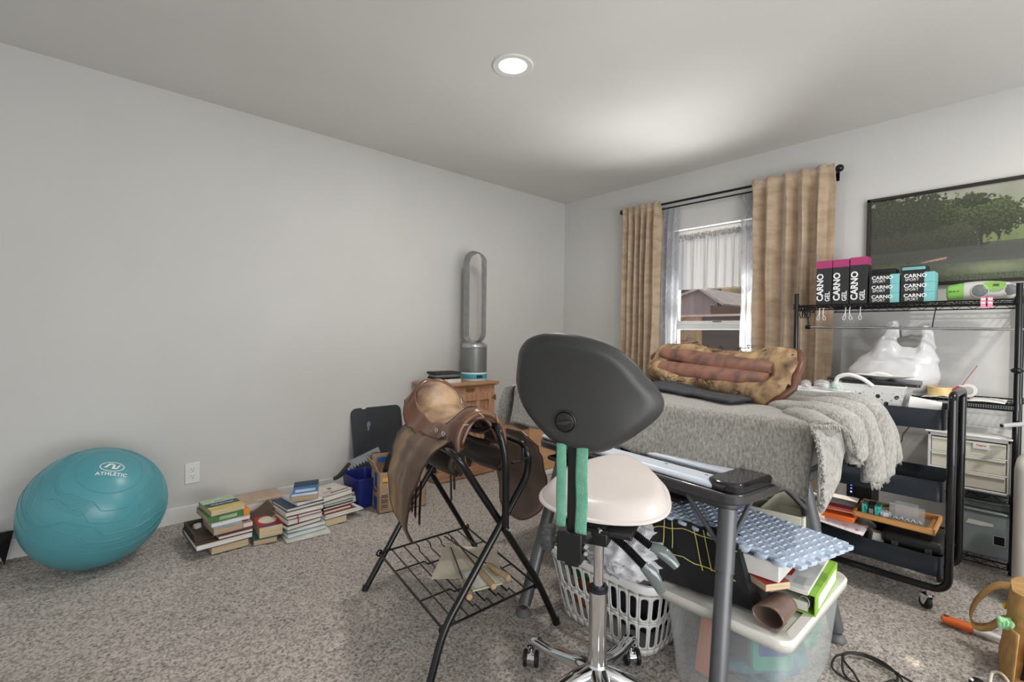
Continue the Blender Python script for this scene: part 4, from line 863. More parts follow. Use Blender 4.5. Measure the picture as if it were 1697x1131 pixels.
# seat
SO = Vector((-2.375, -2.355, 0))
def seat_pt(u, v):
    # v 0..1 radial, u angle ; rounded triangle wide near the backrest
    a = 2 * PI * u; cs_, sn = math.cos(a), math.sin(a)
    rad = 1.0
    x = 0.235 * cs_; hw = 0.222
    y = hw * sn
    # taper to the tip
    q = (x + 0.235) / 0.47
    y *= 1.06 - 0.66 * q ** 1.4
    x = math.copysign(abs(cs_) ** 0.85, cs_) * 0.235
    return x, y
def seatg(top):
    def fn(u, v):
        x, y = seat_pt(u, 1); x *= v; y *= v
        lift = 0.062 * ((x + 0.235) / 0.47) ** 1.2
        if top: z = 0.618 + 0.014 * (1 - v ** 2) - 0.030 * max(0, (v - 0.78) / 0.22) ** 2.2
        else: z = 0.556 + 0.020 * max(0, (v - 0.7) / 0.3) ** 2
        p = SO + F * x + S * y; return (p.x, p.y, z + lift - 0.002)
    return fn
mb = MB(); mb.grid(seatg(True), 64, 14, cu=True); mb.grid(seatg(False), 64, 14, cu=True)
n = 64; K = 14
rimT = [seatg(True)(i / n, 1) for i in range(n)]; rimB = [seatg(False)(i / n, 1) for i in range(n)]; c = SO
vs = []
for k in range(7):
    f_ = k / 6; o_ = math.sin(PI * f_) * 0.010
    for a, b in zip(rimT, rimB):
        p = Vector(a).lerp(Vector(b), f_); d = Vector((p.x - c.x, p.y - c.y, 0)).normalized(); vs.append(p + d * o_)
fs = [(k * n + j, k * n + (j + 1) % n, (k + 1) * n + (j + 1) % n, (k + 1) * n + j) for k in range(6) for j in range(n)]
mb.add(vs, fs); vinyl = M('white_vinyl', (216, 207, 202), 0.33, vscale=3, spec=0.5)
seat_o = mb.build('seat', vinyl, t, world=True, smooth=60)
mb = MB(); mb.tube([Vector(rimB[i]).lerp(Vector(rimT[i]), 0.42) + (Vector(rimB[i]) - c).normalized() * 0.0085 * Vector((1, 1, 0)).length * 0 + Vector(((rimB[i][0] - c.x), (rimB[i][1] - c.y), 0)).normalized() * 0.0085 for i in range(n)], 0.0022, 6, closed=True); mb.build('seat_piping', vinyl, seat_o, world=True)
# mechanism, backrest bar, knob, block
bc = Vector((-2.678, -2.456, 0))
mb = MB(); mb.bb((-0.045, -0.10, 0.548), (0.16, 0.10, 0.562), Matrix.Translation((CX, CY, 0)) @ Matrix.Rotation(R(23.5), 4, 'Z')); mb.bb((-0.05, -0.035, 0.520), (0.05, 0.035, 0.556), Matrix.Translation((CX, CY, 0)) @ Matrix.Rotation(R(23.5), 4, 'Z')); mb.build('seat_plate', black_pl, t, world=True, bevel=0.004)
MB2 = frame((bc.x, bc.y, 0), S * -1, Z)   # local x to the right as seen from behind, y up, z toward the camera
mb = MB(); mb.bb((-0.034, 0.498, -0.025), (0.034, 0.578, 0.022), MB2); mb.bb((-0.016, 0.485, -0.015), (0.024, 0.500, 0.012), MB2); mb.build('height_block', black_pl, t, world=True, bevel=0.003)
mb = MB(); mb.cyl(bc + F * 0.02 + Z * 0.54, Vector((CX, CY, 0.545)), 0.017, n=14); mb.cyl(bc - S * 0.0 + F * 0.10 - S * 0.02 + Z * 0.555, bc + F * 0.10 - S * 0.075 + Z * 0.555, 0.018, n=16); mb.build('support_tube', black_pl, t, world=True)
for q in (bc - S * 0.036 + F * 0.0 + Z * 0.545, bc - S * 0.036 + Z * 0.527, bc + F * 0.08 - S * 0.055 + Z * 0.560):
    MB().cyl(q, q - F * 0.012 - S * 0.008, 0.006, n=12).build('bolt', chrome, t, world=True)
kb = MB(); T = frame(bc + S * 0.050 + Z * 0.547, F, Z)
kb.lathe([(0.010, 0.02), (0.012, 0.0), (0.030, -0.002), (0.033, -0.008), (0.033, -0.024), (0.029, -0.030), (0.001, -0.031)], 30, T)
for i in range(10):
    a = 2 * PI * i / 10; kb.tube([T @ Vector((0.031 * math.cos(a), 0.031 * math.sin(a), z_)) for z_ in (-0.003, -0.027)], 0.005, 6)
kb.build('height_knob', M('ribbed_grey_plastic', (66, 66, 68), 0.5), t, world=True)
mb = MB(); mb.bb((-0.013, 0.56, -0.006), (0.017, 0.835, 0.002), MB2); mb.build('back_bar', black_pl, t, world=True, bevel=0.0015)
gtape = M('green_foam_strap', (112, 170, 146), 0.9, col2=(98, 156, 132), vscale=30, bump=0.3, bscale=200)
for lab, xa, xb, za, zb in (('green strap tied on the left side of the bar', -0.040, -0.014, 0.590, 0.812), ('green strap tied on the right side of the bar', 0.014, 0.045, 0.578, 0.812)):
    mb = MB(); mb.grid(lambda u, v: MB2 @ Vector((xa + (xb - xa) * u + 0.0008 * math.sin(v * 11 + xa * 50), zb + (za - zb) * v, 0.010 + 0.002 * math.sin(PI * u) + 0.002 * math.sin(v * 7))), 8, 24)
    o = mb.build('green_strap', gtape, t, world=True, solid=0.006, smooth=60); o['label'] = lab
# backrest shell; outline in pixels of the photo turned to metres about its own centre
bo = [(370, 47), (470, 58), (560, 80), (640, 112), (700, 150), (755, 205), (800, 270), (835, 315), (862, 352), (882, 395), (888, 432), (878, 478), (845, 522), (800, 562), (740, 612), (680, 652), (610, 688), (540, 702), (480, 698), (415, 684), (350, 664), (300, 635), (265, 606), (210, 560), (165, 514), (128, 460), (104, 400), (93, 345), (98, 290), (108, 225), (120, 165), (150, 118), (195, 82), (280, 54)]
ctr = (460, 400); kx, ky = 0.365 / 795 * 1.10, 0.31 / 655
bp_ = [((x - ctr[0]) * kx, -(y - ctr[1]) * ky) for x, y in bo]; bp_ = [(p.x, p.y) for p in cat([(x, y, 0) for x, y in bp_], 3, True)]
BC = Vector((-2.695, -2.468, 0.935)); BM = frame(BC, S * -1, (Z * 0.995 - F * 0.09).normalized())
def shell(zf, K=12):
    mb = MB(); N = len(bp_); vs = []; fs = []
    for k in range(K + 1):
        f_ = k / K
        for x, y in bp_:
            X, Y = x * f_, y * f_; vs.append(BM @ Vector((X, Y, zf(X, Y, f_))))
    for k in range(K):
        for j in range(N): fs.append((k * N + j, k * N + (j + 1) % N, (k + 1) * N + (j + 1) % N, (k + 1) * N + j))
    mb.add(vs, fs); return mb, N, K
def zb_(X, Y, f): 
    w = -0.055 * (X / 0.2) ** 2 + 0.012 * f * f - 0.018 * max(0, (f - 0.86) / 0.14) ** 2
    return w
def zf_(X, Y, f): return -0.055 * (X / 0.2) ** 2 - 0.040 + 0.012 * max(0, (f - 0.8) / 0.2) ** 2
m1, N, K = shell(zb_, 16); m2, _, _ = shell(zf_, 16)
m1.build('backrest_shell', shade_m, t, world=True, smooth=80)
m2.build('backrest_pad', M('white_vinyl_back', (214, 209, 204), 0.35), t, world=True, smooth=80)
ra = [BM @ Vector((x, y, zb_(x, y, 1))) for x, y in bp_]; rb = [BM @ Vector((x, y, zf_(x, y, 1))) for x, y in bp_]
mb = MB(); vs = []
for k in range(7):
    f_ = k / 6
    for a, b in zip(ra, rb):
        p = a.lerp(b, f_); d = (p - BC); d = d - (BM.to_3x3() @ Vector((0, 0, 1))) * d.dot(BM.to_3x3() @ Vector((0, 0, 1))); vs.append(p + d.normalized() * 0.006 * math.sin(PI * f_))
mb.add(vs, [(k * N + j, k * N + (j + 1) % N, (k + 1) * N + (j + 1) % N, (k + 1) * N + j) for k in range(6) for j in range(N)]); mb.build('backrest_rim', shade_m, t, world=True, smooth=80)
kc = BM @ Matrix.Translation((-0.020, -0.062, 0.004))
mb = MB(); mb.lathe([(0.0285, -0.004), (0.0300, 0.003), (0.0275, 0.0045), (0.0255, 0.001), (0.0255, -0.002)], 40, kc, cap=False); mb.build('knob_surround', M('knob_black', (34, 34, 34), 0.4), t, world=True)
mb = MB(); mb.lathe([(0.0255, -0.003), (0.025, 0.006), (0.022, 0.008), (0.001, 0.008)], 36, kc); mb.build('tilt_knob', M('knob_black'), t, world=True)
mb = MB(); mb.tube([kc @ Vector((x, 0.004 * math.sin(x * 60) - 0.001, 0.010)) for x in [-0.021 + 0.042 * i / 10 for i in range(11)]], [0.003, 0.004, 0.005, 0.006, 0.0065, 0.0065, 0.0065, 0.006, 0.005, 0.004, 0.003], 8); mb.build('knob_grip', shade_m, t, world=True)
# two lever arms with ribbed sleeves and glossy paddles
def lever(p):
    pts = cat(p[:3], 8); n_ = len(pts); rr = [0.0085 + 0.0028 * (i % 2) for i in range(0, n_ * 3)]
    dense = []
    for i in range(len(pts) - 1):
        for k in range(3): dense.append(pts[i].lerp(pts[i + 1], k / 3))
    mb = MB(); mb.tube(dense, [0.0078 + 0.0044 * (i % 2) for i in range(len(dense))], 10); mb.build('ribbed_sleeve', black_pl, t, world=True)
    a, b = Vector(p[2]), Vector(p[3]); d = (b - a)
    pp = [a, a + d * 0.25, a + d * 0.5, a + d * 0.75, b]
    pp = [q + Z * (0.010 * math.sin(PI * i / 4)) for i, q in enumerate(pp)]
    pp = cat(pp, 4); mb = MB(); mb.tube(pp, [0.010 + 0.008 * math.sin(PI * (i + 3) / (len(pp) + 3)) for i in range(len(pp))], 12, flat=((0.7, -0.7, 0), 0.45)); mb.build('lever_paddle', M('glossy_grey_green', (96, 104, 104), 0.12, coat=0.6), t, world=True)
lever([(-2.575, -2.50, 0.560), (-2.545, -2.54, 0.520), (-2.515, -2.575, 0.475), (-2.485, -2.615, 0.405)])
lever([(-2.52, -2.47, 0.575), (-2.49, -2.515, 0.545), (-2.455, -2.56, 0.505), (-2.425, -2.625, 0.460)])

# ------------------------------------------------------------------ table with printer-like machine
D1 = Vector((0.110, 0.994, 0)).normalized(); D2 = Vector((D1.y, -D1.x, 0))         # along the front edge (away), across the depth
TC = Vector((-2.222, -2.700, 0.60))
def TP(a, b, z): q = TC + D1 * a + D2 * b; return Vector((q.x, q.y, z))
TM = Matrix(((D1.x, D2.x, 0, TC.x), (D1.y, D2.y, 0, TC.y), (0, 0, 1, 0), (0, 0, 0, 1)))
TLn, TDp = 0.95, 0.84
t = thing('work_table', 'grey steel legged table with dark moulded rim under the grey blanket', 'table', tuple(TP(TLn / 2, TDp / 2, 0)))
rim = M('dark_moulded_rim', (62, 62, 64), 0.25, col2=(56, 56, 58), vscale=5, coat=0.4)
mb = MB(); mb.prism([(x + TLn / 2, y + TDp / 2) for x, y in rrect(TLn, TDp, 0.05, 6)], 0.595, 0.630, TM); mb.build('table_top', rim, t, world=True, bevel=0.008)
mb = MB(); mb.prism([(x + TLn / 2, y + TDp / 2) for x, y in rrect(TLn - 0.10, TDp - 0.10, 0.04, 6)], 0.560, 0.596, TM); mb.build('under_frame', M('grey_underside', (88, 88, 90), 0.45), t, world=True, bevel=0.008)
legs = [((0.045, 0.030), (-0.035, -0.150)), ((0.815, 0.045), (0.735, -0.225)), ((0.06, 0.56), (-0.04, 0.63)), ((0.80, 0.56), (0.735, 0.63))]
for (a, b), (a2, b2) in legs:
    mb = MB(); p0, p1 = TP(a, b, 0.575), TP(a2, b2, 0.022); mb.tube([p0, p0.lerp(p1, 0.30)], 0.027, 24); mb.tube([p0.lerp(p1, 0.30), p0.lerp(p1, 0.975)], 0.0245, 24); mb.tube([p0.lerp(p1, 0.297), p0.lerp(p1, 0.303)], 0.0280, 24)
    lg_ = mb.build('leg', gray_mt, t, world=True)
    mb = MB(); mb.lathe([(0.030, 0.0), (0.030, 0.006), (0.022, 0.020), (0.016, 0.026)], 20, Matrix.Translation((p1.x, p1.y, 0))); mb.build('foot', M('grey_foot', (104, 104, 104), 0.5), lg_, world=True)
    for da, db in ((0.14 if a < 0.4 else -0.14, 0), (0, 0.14 if b < 0.4 else -0.14)):
        mb = MB(); q0 = p0.lerp(p1, 0.22); q1 = TP(a + da, b + db, 0.58); mb.tube([q0 - Vector((0, 0, 0.045)), q0, q0.lerp(q1, 0.15), q1], 0.0075, 10); mb.build('brace', gray_mt, t, world=True)
# machine body
t = thing('wide_format_printer', 'long white and black machine lying on the table under the grey blanket', 'printer', tuple(TP(TLn / 2, TDp / 2, 0.63)))
def tbox(mb, a0, a1, b0, b1, z0, z1): mb.bb((a0, b0, z0 - 0.06), (a1, b1, z1 - 0.06), TM)
pw = M('cool_white_plastic', (214, 222, 234), 0.3, vscale=3)
mb = MB(); tbox(mb, 0.07, TLn - 0.02, 0.010, 0.098, 0.690, 0.712); mb.build('front_panel', pw, t, world=True, bevel=0.010)
mb = MB(); tbox(mb, 0.07, TLn - 0.02, 0.098, 0.146, 0.690, 0.704); mb.build('paper_slot', M('slot_black', (18, 18, 20), 0.35), t, world=True, bevel=0.002)
for i in range(7):
    mb = MB(); tbox(mb, 0.16 + 0.10 * i, 0.20 + 0.10 * i, 0.115, 0.123, 0.704, 0.709); mb.build('slot_roller', MATS['grey_foot'], t, world=True)
mb = MB(); tbox(mb, 0.07, TLn - 0.02, 0.146, TDp - 0.06, 0.690, 0.716); mb.build('rear_panel', pw, t, world=True, bevel=0.010)
mb = MB(); mb.prism([(x + 0.060, y + TDp / 2) for x, y in rrect(0.115, TDp - 0.015, 0.045, 6)], 0.628, 0.662, TM); mb.build('end_cap', M('gloss_black', (24, 24, 27), 0.12, coat=0.6), t, world=True, bevel=0.010)
mb = MB(); 
for q in ((0.12, 0.062), (0.14, 0.065), (0.30, 0.07)): mb.box((q[0], q[1], 0.6525), (0.010, 0.006, 0.001), mt=TM)
mb.build('small_buttons', MATS['grey_foot'], t, world=True)
mb = MB(); tbox(mb, 0.20, TLn - 0.05, 0.02, 0.13, 0.600, 0.622); mb.build('under_tray', MATS['slot_black'], t, world=True, bevel=0.01)
mb = MB(); mb.bb((-1.955, -2.785, 0.664), (-1.30, -1.50, 0.820)); mb.build('covered_body', MATS['grey_underside'], t, world=True, bevel=0.02)

# ------------------------------------------------------------------ grey blanket
blk = M('grey_wool', (174, 171, 164), 0.95, col2=(122, 119, 112), stretch=(1, 1, 0.4), vscale=150, vdetail=8, lo=0.30, hi=0.68, bump=0.6, bscale=210, sheen=0.5, spec=0.1)
t = thing('grey_blanket', 'fuzzy grey wool blanket with fringe draped over the table and machine', 'blanket', (-1.75, -2.2, 0.85))
Y0, Y1 = -1.46, -2.85
def bl(u, v):
    y = Y0 + (Y1 - Y0) * u; xf = -1.985 + 0.008 * math.sin(u * 9); xb = -1.27
    zt = 0.840 + 0.005 * noise.noise((u * 6, v * 4, 1.0))
    hem = 0.642 + 0.007 * math.sin(u * 17) - 0.03 * max(0, (u - 0.85) / 0.15) ** 2 + 0.004 * math.sin(u * 41)
    L1 = xb - xf; tot = L1 + 0.05 + 0.18; s_ = v * tot
    if s_ < L1 - 0.03: return (xb - s_, y, zt + 0.005 * noise.noise((y * 12, s_ * 9, 4)))
    if s_ < L1 + 0.03:
        a = (s_ - (L1 - 0.03)) / 0.06 * PI / 2; return (xf + 0.03 - 0.030 * math.sin(a), y, zt - 0.030 * (1 - math.cos(a)))
    q = (s_ - L1 - 0.03) / (tot - L1 - 0.03); zz = (zt - 0.030) + (hem - zt + 0.030) * q
    return (xf - 0.035 * q ** 1.3 + 0.007 * math.sin(u * 30 + q) * q + 0.004 * noise.noise((y * 9, zz * 9, 9)), y, zz)
Y0, Y1 = -1.46, -2.825
mb = MB(); mb.grid(bl, 100, 60); mb.build('main_drape', blk, t, world=True, solid=0.008, smooth=180)
mb = MB()
def le(u, v):
    x = -2.01 + 0.72 * u; zt = 0.838; hem = 0.622 - 0.11 * u + 0.012 * math.sin(u * 22)
    z = zt + (hem - zt) * v; y = Y0 + 0.004 + 0.045 * min(1, v * 5) ** 0.5 + 0.014 * math.sin(u * 16 + 2 * v) * v
    return (x - (0.03 * v), y, z)
mb.grid(le, 40, 24); mb.build('left_drop', blk, t, world=True, solid=0.008, smooth=180)
mb = MB()
def re(u, v):
    x = -2.02 + 0.70 * u; zt = 0.842
    hem = lerp_tab([(0, 0.62), (0.06, 0.585), (0.20, 0.66), (0.34, 0.74), (0.5, 0.74), (1, 0.70)], u)
    z = zt + (hem - zt) * v; y = Y1 + 0.002 - 0.032 * min(1, v * 3) ** 0.7 - 0.015 * v + 0.006 * math.sin(u * 26) * v
    return (x - 0.06 * v * max(0, 1 - u * 3), y, z)
mb.grid(re, 50, 24); mb.build('right_drop', blk, t, world=True, solid=0.008, smooth=180)
def fold(path, r, nm='rolled_fold', k=0.5, seed=0):
    pp = cat(path, 8); n_ = len(pp); rs = []
    for i, p in enumerate(pp):
        q = i / (n_ - 1); rs.append(r * (0.72 + 0.30 * min(1, q * 3) + 0.06 * math.sin(q * 7 + seed)))
    mb = MB(); mb.tube(pp, rs, 18, flat=((1, -0.1, 0), k))
    mb.v = [v + Vector((noise.noise(v * 14 + Vector((seed, 0, 0))), noise.noise(v * 14 + Vector((0, seed, 5))), noise.noise(v * 14 + Vector((3, 0, seed))))) * 0.007 for v in mb.v]
    return mb.build(nm, blk, t, world=True, smooth=180)
folds = [
 ([(-1.50, -2.56, 0.842), (-1.58, -2.70, 0.852), (-1.62, -2.80, 0.856), (-1.60, -2.865, 0.83), (-1.57, -2.885, 0.76), (-1.54, -2.89, 0.68), (-1.53, -2.89, 0.60)], 0.062),
 ([(-1.38, -2.48, 0.842), (-1.42, -2.66, 0.855), (-1.42, -2.79, 0.862), (-1.41, -2.865, 0.835), (-1.39, -2.885, 0.76), (-1.37, -2.89, 0.68), (-1.36, -2.89, 0.585)], 0.062),
 ([(-1.30, -2.55, 0.836), (-1.31, -2.70, 0.838), (-1.30, -2.81, 0.838), (-1.28, -2.865, 0.80), (-1.25, -2.885, 0.74), (-1.22, -2.895, 0.68), (-1.19, -2.90, 0.615)], 0.042),
 ([(-1.66, -2.60, 0.842), (-1.72, -2.70, 0.848), (-1.77, -2.79, 0.852), (-1.78, -2.86, 0.835), (-1.765, -2.88, 0.79), (-1.74, -2.885, 0.715)], 0.060),
 ([(-1.78, -2.70, 0.840), (-1.86, -2.77, 0.845), (-1.92, -2.82, 0.840), (-1.94, -2.86, 0.822)], 0.045),
]
for i, (p, r_) in enumerate(folds): fold(p, r_, seed=i * 1.7)
# fringe
def fringe(pts, nrm, ln, nm='fringe', dens=2, seed=1):
    random.seed(seed); mb = MB(); P = cat(pts, 10)
    for i in range(len(P) - 1):
        for k in range(dens):
            p = P[i].lerp(P[i + 1], (k + random.random()) / dens); d = Vector(nrm) * ln * random.uniform(0.6, 1.2) + Vector((random.uniform(-1, 1), random.uniform(-1, 1), random.uniform(-1, 1))) * ln * 0.35
            mb.tube([p, p + d * 0.5 + Vector((0, 0, 0.002)), p + d], [0.0042, 0.0030, 0.0008], 5)
    return mb.build(nm, blk, t, world=True)
fringe([(-2.03, -2.832, 0.835), (-2.055, -2.860, 0.78), (-2.075, -2.875, 0.70), (-2.085, -2.88, 0.61)], (-0.5, -0.3, 0), 0.020, dens=7, seed=3)
fringe([(-2.02, -2.838, 0.842), (-1.95, -2.885, 0.838), (-1.88, -2.90, 0.80), (-1.83, -2.90, 0.745), (-1.76, -2.90, 0.70)], (0, -0.4, -0.8), 0.014, dens=6, seed=4)
fringe([(-1.60, -2.90, 0.60), (-1.53, -2.905, 0.585), (-1.44, -2.90, 0.59), (-1.36, -2.90, 0.575), (-1.29, -2.895, 0.60)], (0, -0.2, -1), 0.018, dens=5, seed=5)
fringe([(-1.23, -2.90, 0.615), (-1.14, -2.91, 0.61)], (0.3, -0.1, -1), 0.018, dens=8, seed=6)
fringe([(-2.02, -1.435, 0.83), (-2.04, -1.42, 0.74), (-2.05, -1.41, 0.64)], (-0.5, 0.6, 0), 0.020, dens=4, seed=7)

# ------------------------------------------------------------------ upturned saddle and black cloth on the blanket
tan_l = M('mottled_tan_underside', (184, 154, 112), 0.7, col2=(98, 72, 54), vscale=9, vdetail=12, lo=0.34, hi=0.66, stretch=(1.0, 2.2, 2.2), bump=0.3, bscale=40)
ax2 = Vector((-0.33, -0.94, -0.045)).normalized(); sd = Vector((-0.94, 0.33, 0)).normalized()
upn = (Z * 0.62 + sd * 0.78).normalized(); sd2 = upn.cross(ax2).normalized()
OC = Vector((-1.500, -2.265, 0.960)); OM = Matrix(((ax2.x, sd2.x, upn.x, OC.x), (ax2.y, sd2.y, upn.y, OC.y), (ax2.z, sd2.z, upn.z, OC.z), (0, 0, 0, 1)))
t = thing('upturned_saddle', 'second saddle lying upside down on the blanket, tan underside with two red-brown rolls', 'saddle', (-1.5, -2.265, 0.84))
HL = 0.40
def half(a):   # half width of the pad along its length
    return lerp_tab([(-0.42, 0.010), (-0.40, 0.05), (-0.33, 0.105), (-0.20, 0.128), (0.0, 0.108), (0.16, 0.112), (0.28, 0.145), (0.36, 0.138), (0.40, 0.085), (0.42, 0.012)], a)
def pad(u, v):
    a = -0.415 + 0.83 * u; th = 2 * PI * v; b = half(a)
    c_, s_ = math.cos(th), math.sin(th); zz = 0.045 * math.copysign(abs(s_) ** 0.75, s_) * min(1, b / 0.08)
    y = b * math.copysign(abs(c_) ** 0.8, c_)
    if s_ > 0: zz -= 0.030 * math.exp(-(y / 0.045) ** 2)
    sag = 0.02 * math.cos(a * 5)
    return Vector((a, y, zz - sag + 0.01 * noise.noise((a * 8, y * 12, s_ * 2))))
mb = MB(); mb.grid(pad, 70, 36, cv=True, mt=OM); mb.build('underside_panel', tan_l, t, world=True, smooth=180)
mb = MB(); rim_pts = [pad(i / 60, 0.0) for i in range(61)] + [pad(1 - i / 60, 0.5) for i in range(61)]
mb.tube([OM @ (p + Vector((0, 0, -0.012))) for p in rim_pts], 0.016, 10, closed=True); mb.build('leather_rim', lea_dk if False else M('brown_rim_leather', (110, 66, 46), 0.45, col2=(70, 46, 34), vscale=12), t, world=True)
for y0_, sg, l0, l1 in ((-0.037, -1, -0.29, 0.33), (0.036, 1, -0.34, 0.33)):
    mb = MB(); pp = [OM @ Vector((l0 + (l1 - l0) * i / 24, y0_ * (1.15 - 0.35 * i / 24), 0.026 - 0.02 * math.cos((l0 + (l1 - l0) * i / 24) * 5) + 0.006 * math.sin(PI * i / 24))) for i in range(25)]
    mb.tube(pp, [0.018 + 0.022 * math.sin(PI * (i + 1) / 26) ** 0.35 for i in range(25)], 18, flat=(tuple(sd2), 0.42)); mb.build('gullet_roll', M('red_brown_leather', (142, 96, 78), 0.5, col2=(86, 60, 52), vscale=16, lo=0.3, hi=0.6), t, world=True)
mb = MB(); mb.tube([OM @ Vector((l, y, 0.006)) for l, y in ((-0.29, 0.0), (0.1, 0.0), (0.26, 0.0))], [0.006, 0.010, 0.004], 8); mb.build('gullet_channel', M('channel_dark', (34, 24, 20), 0.8), t, world=True)
mb = MB()
random.seed(12)
for i in range(46):
    a = random.uniform(-0.38, 0.39); b = half(a); y = random.choice((-1, 1)) * b * random.uniform(0.75, 1.0); p = Vector((a, y, 0.035 * random.uniform(0.4, 1)))
    mb.tube([OM @ p, OM @ (p + Vector((random.uniform(-0.03, 0.03), random.uniform(-0.015, 0.015), 0.006))), OM @ (p + Vector((random.uniform(-0.05, 0.05), random.uniform(-0.03, 0.03), -0.006)))], [0.0025, 0.002, 0.0008], 5)
mb.build('loose_fringe', M('dark_thread', (80, 62, 48), 0.9), t, world=True)
t = thing('saddle_pad', 'dark charcoal cloth pad lying on the blanket under the upturned saddle', 'saddle pad', (-1.56, -2.27, 0.85))
mb = MB()
def sp(u, v):
    a = -0.36 + 0.66 * u; b = -0.13 + 0.30 * v; p = Vector((-1.56, -2.27, 0)) + Vector((ax2.x, ax2.y, 0)) * a + Vector((sd.x, sd.y, 0)) * b
    z = 0.856 + 0.012 * abs(noise.noise((a * 8, b * 8, 2))) + 0.040 * math.exp(-((u - 0.25) / 0.2) ** 2 - ((v - 0.3) / 0.3) ** 2)
    return (p.x, p.y, z)
mb.grid(sp, 30, 18); mb.build('pad', M('charcoal_cloth', (66, 68, 72), 0.9, bump=0.3, bscale=90), t, world=True, solid=0.012, smooth=180)
t = thing('blue_grey_cloth', 'crumpled blue-grey cloth bunched behind the left end of the upturned saddle', 'cloth', (-1.31, -2.0, 0.85))
mb = MB(); mb.ell((-1.31, -2.0, 0.925), (0.06, 0.10, 0.075), 24, 16); mb.v = [v + Vector((noise.noise(v * 22), noise.noise(v * 25 + Vector((4, 0, 0))), noise.noise(v * 20))) * 0.03 for v in mb.v]; mb.build('crumpled_cloth', M('blue_grey_cloth', (98, 110, 124), 0.9, col2=(60, 66, 76), vscale=14), t, world=True, smooth=180)
# ------------------------------------------------------------------ laundry basket
t = thing('laundry_basket', 'white slotted plastic laundry basket on the carpet beneath the table', 'laundry basket', (-2.08, -2.22, 0))
BB = dict(x=-2.085, y=-2.215, w0=0.31, d0=0.40, w1=0.40, d1=0.50, h=0.275)
def bring(z, grow=0.0, n=6):
    f_ = z / BB['h']; w = BB['w0'] + (BB['w1'] - BB['w0']) * f_ + grow; d = BB['d0'] + (BB['d1'] - BB['d0']) * f_ + grow
    return w, d
def perim(s_, z, r=0.07):
    """s_ 0..1 round a rounded rectangle at height z"""
    w, d = bring(z); pts = [(w / 2, -d / 2 + r), (w / 2, d / 2 - r)]
    segs = []; L1 = d - 2 * r; L2 = w - 2 * r; arc = PI / 2 * r; tot = 2 * (L1 + L2) + 4 * arc; q = (s_ % 1) * tot
    for k, (L, ) in enumerate(((L1,), (L2,), (L1,), (L2,))):
        cxs = [(w / 2, -d / 2 + r, 0, 1), (w / 2 - r, d / 2, -1, 0), (-w / 2, d / 2 - r, 0, -1), (-w / 2 + r, -d / 2, 1, 0)][k]
        if q < L: return Vector((BB['x'] + cxs[0] + cxs[2] * q, BB['y'] + cxs[1] + cxs[3] * q, z))
        q -= L
        cc = [(w / 2 - r, d / 2 - r, 0), (-w / 2 + r, d / 2 - r, 90), (-w / 2 + r, -d / 2 + r, 180), (w / 2 - r, -d / 2 + r, 270)][k]
        if q < arc: a = R(cc[2]) + q / r; return Vector((BB['x'] + cc[0] + r * math.cos(a), BB['y'] + cc[1] + r * math.sin(a), z))
        q -= arc
    return Vector((BB['x'] + w / 2, BB['y'] - d / 2 + r, z))
mb = MB(); NC = 40
cells = []
for i in range(NC):
    u0, u1 = i / NC, (i + 1) / NC
    cells += [(u0, 0.0, u1, 0.025, 0, 0), (u0, 0.235, u1, 0.275, 0, 0)]
for (za, zb) in ((0.025, 0.125), (0.135, 0.235)):
    for i in range(NC):
        u0, u1 = i / NC, (i + 1) / NC; cells.append((u0, za, u1, zb, 0.31 / NC, 0.042))
for i in range(NC): cells.append((i / NC, 0.125, (i + 1) / NC, 0.135, 0, 0))
# perf expects hw, hh in u,v units: convert the rounded ends separately
def pf(u, v): return perim(u, v)
for (u0, v0, u1, v1, hw, hh) in cells:
    if hw <= 0: mb.grid(lambda a, b: pf(u0 + (u1 - u0) * a, v0 + (v1 - v0) * b), 2, 1); continue
    cu, cv = (u0 + u1) / 2, (v0 + v1) / 2; n = 20; o = []; ii = []; per = 1.62; rr_ = hw * per
    for k in range(n):
        a = 2 * PI * (k + 0.5) / n; c_, s_ = math.cos(a), math.sin(a); m_ = max(abs(c_), abs(s_)); o.append((cu + c_ / m_ * (u1 - u0) / 2, cv + s_ / m_ * (v1 - v0) / 2))
        ii.append((cu + hw * c_, cv + (hh - rr_ * 0.9) * (1 if s_ > 0 else -1) + rr_ * 0.9 * s_))
    vs = [pf(*p) for p in o] + [pf(*p) for p in ii]; mb.add(vs, [(k, (k + 1) % n, n + (k + 1) % n, n + k) for k in range(n)])
mb.build('slotted_wall', white_pl, t, world=True, solid=0.0032, smooth=30)
mb = MB(); n = 80; mb.add([perim(i / n, 0.0) for i in range(n)], [tuple(range(n))]); mb.build('floor_panel', white_pl, t, world=True, solid=0.003, smooth=0)
mb = MB(); rp_ = []
for i in range(n):
    p = perim(i / n, 0.275); d = Vector((p.x - BB['x'], p.y - BB['y'], 0)).normalized(); rp_.append((p, d))
vs = []
for (dz, g) in ((0.0, -0.002), (0.006, 0.004), (0.006, 0.018), (-0.004, 0.022), (-0.018, 0.020), (-0.018, 0.016), (-0.004, 0.016)):
    for p, d in rp_: vs.append(p + d * g + Z * dz)
mb.add(vs, [(k * n + j, k * n + (j + 1) % n, (k + 1) * n + (j + 1) % n, (k + 1) * n + j) for k in range(6) for j in range(n)]); mb.build('rolled_rim', white_pl, t, world=True, smooth=50)
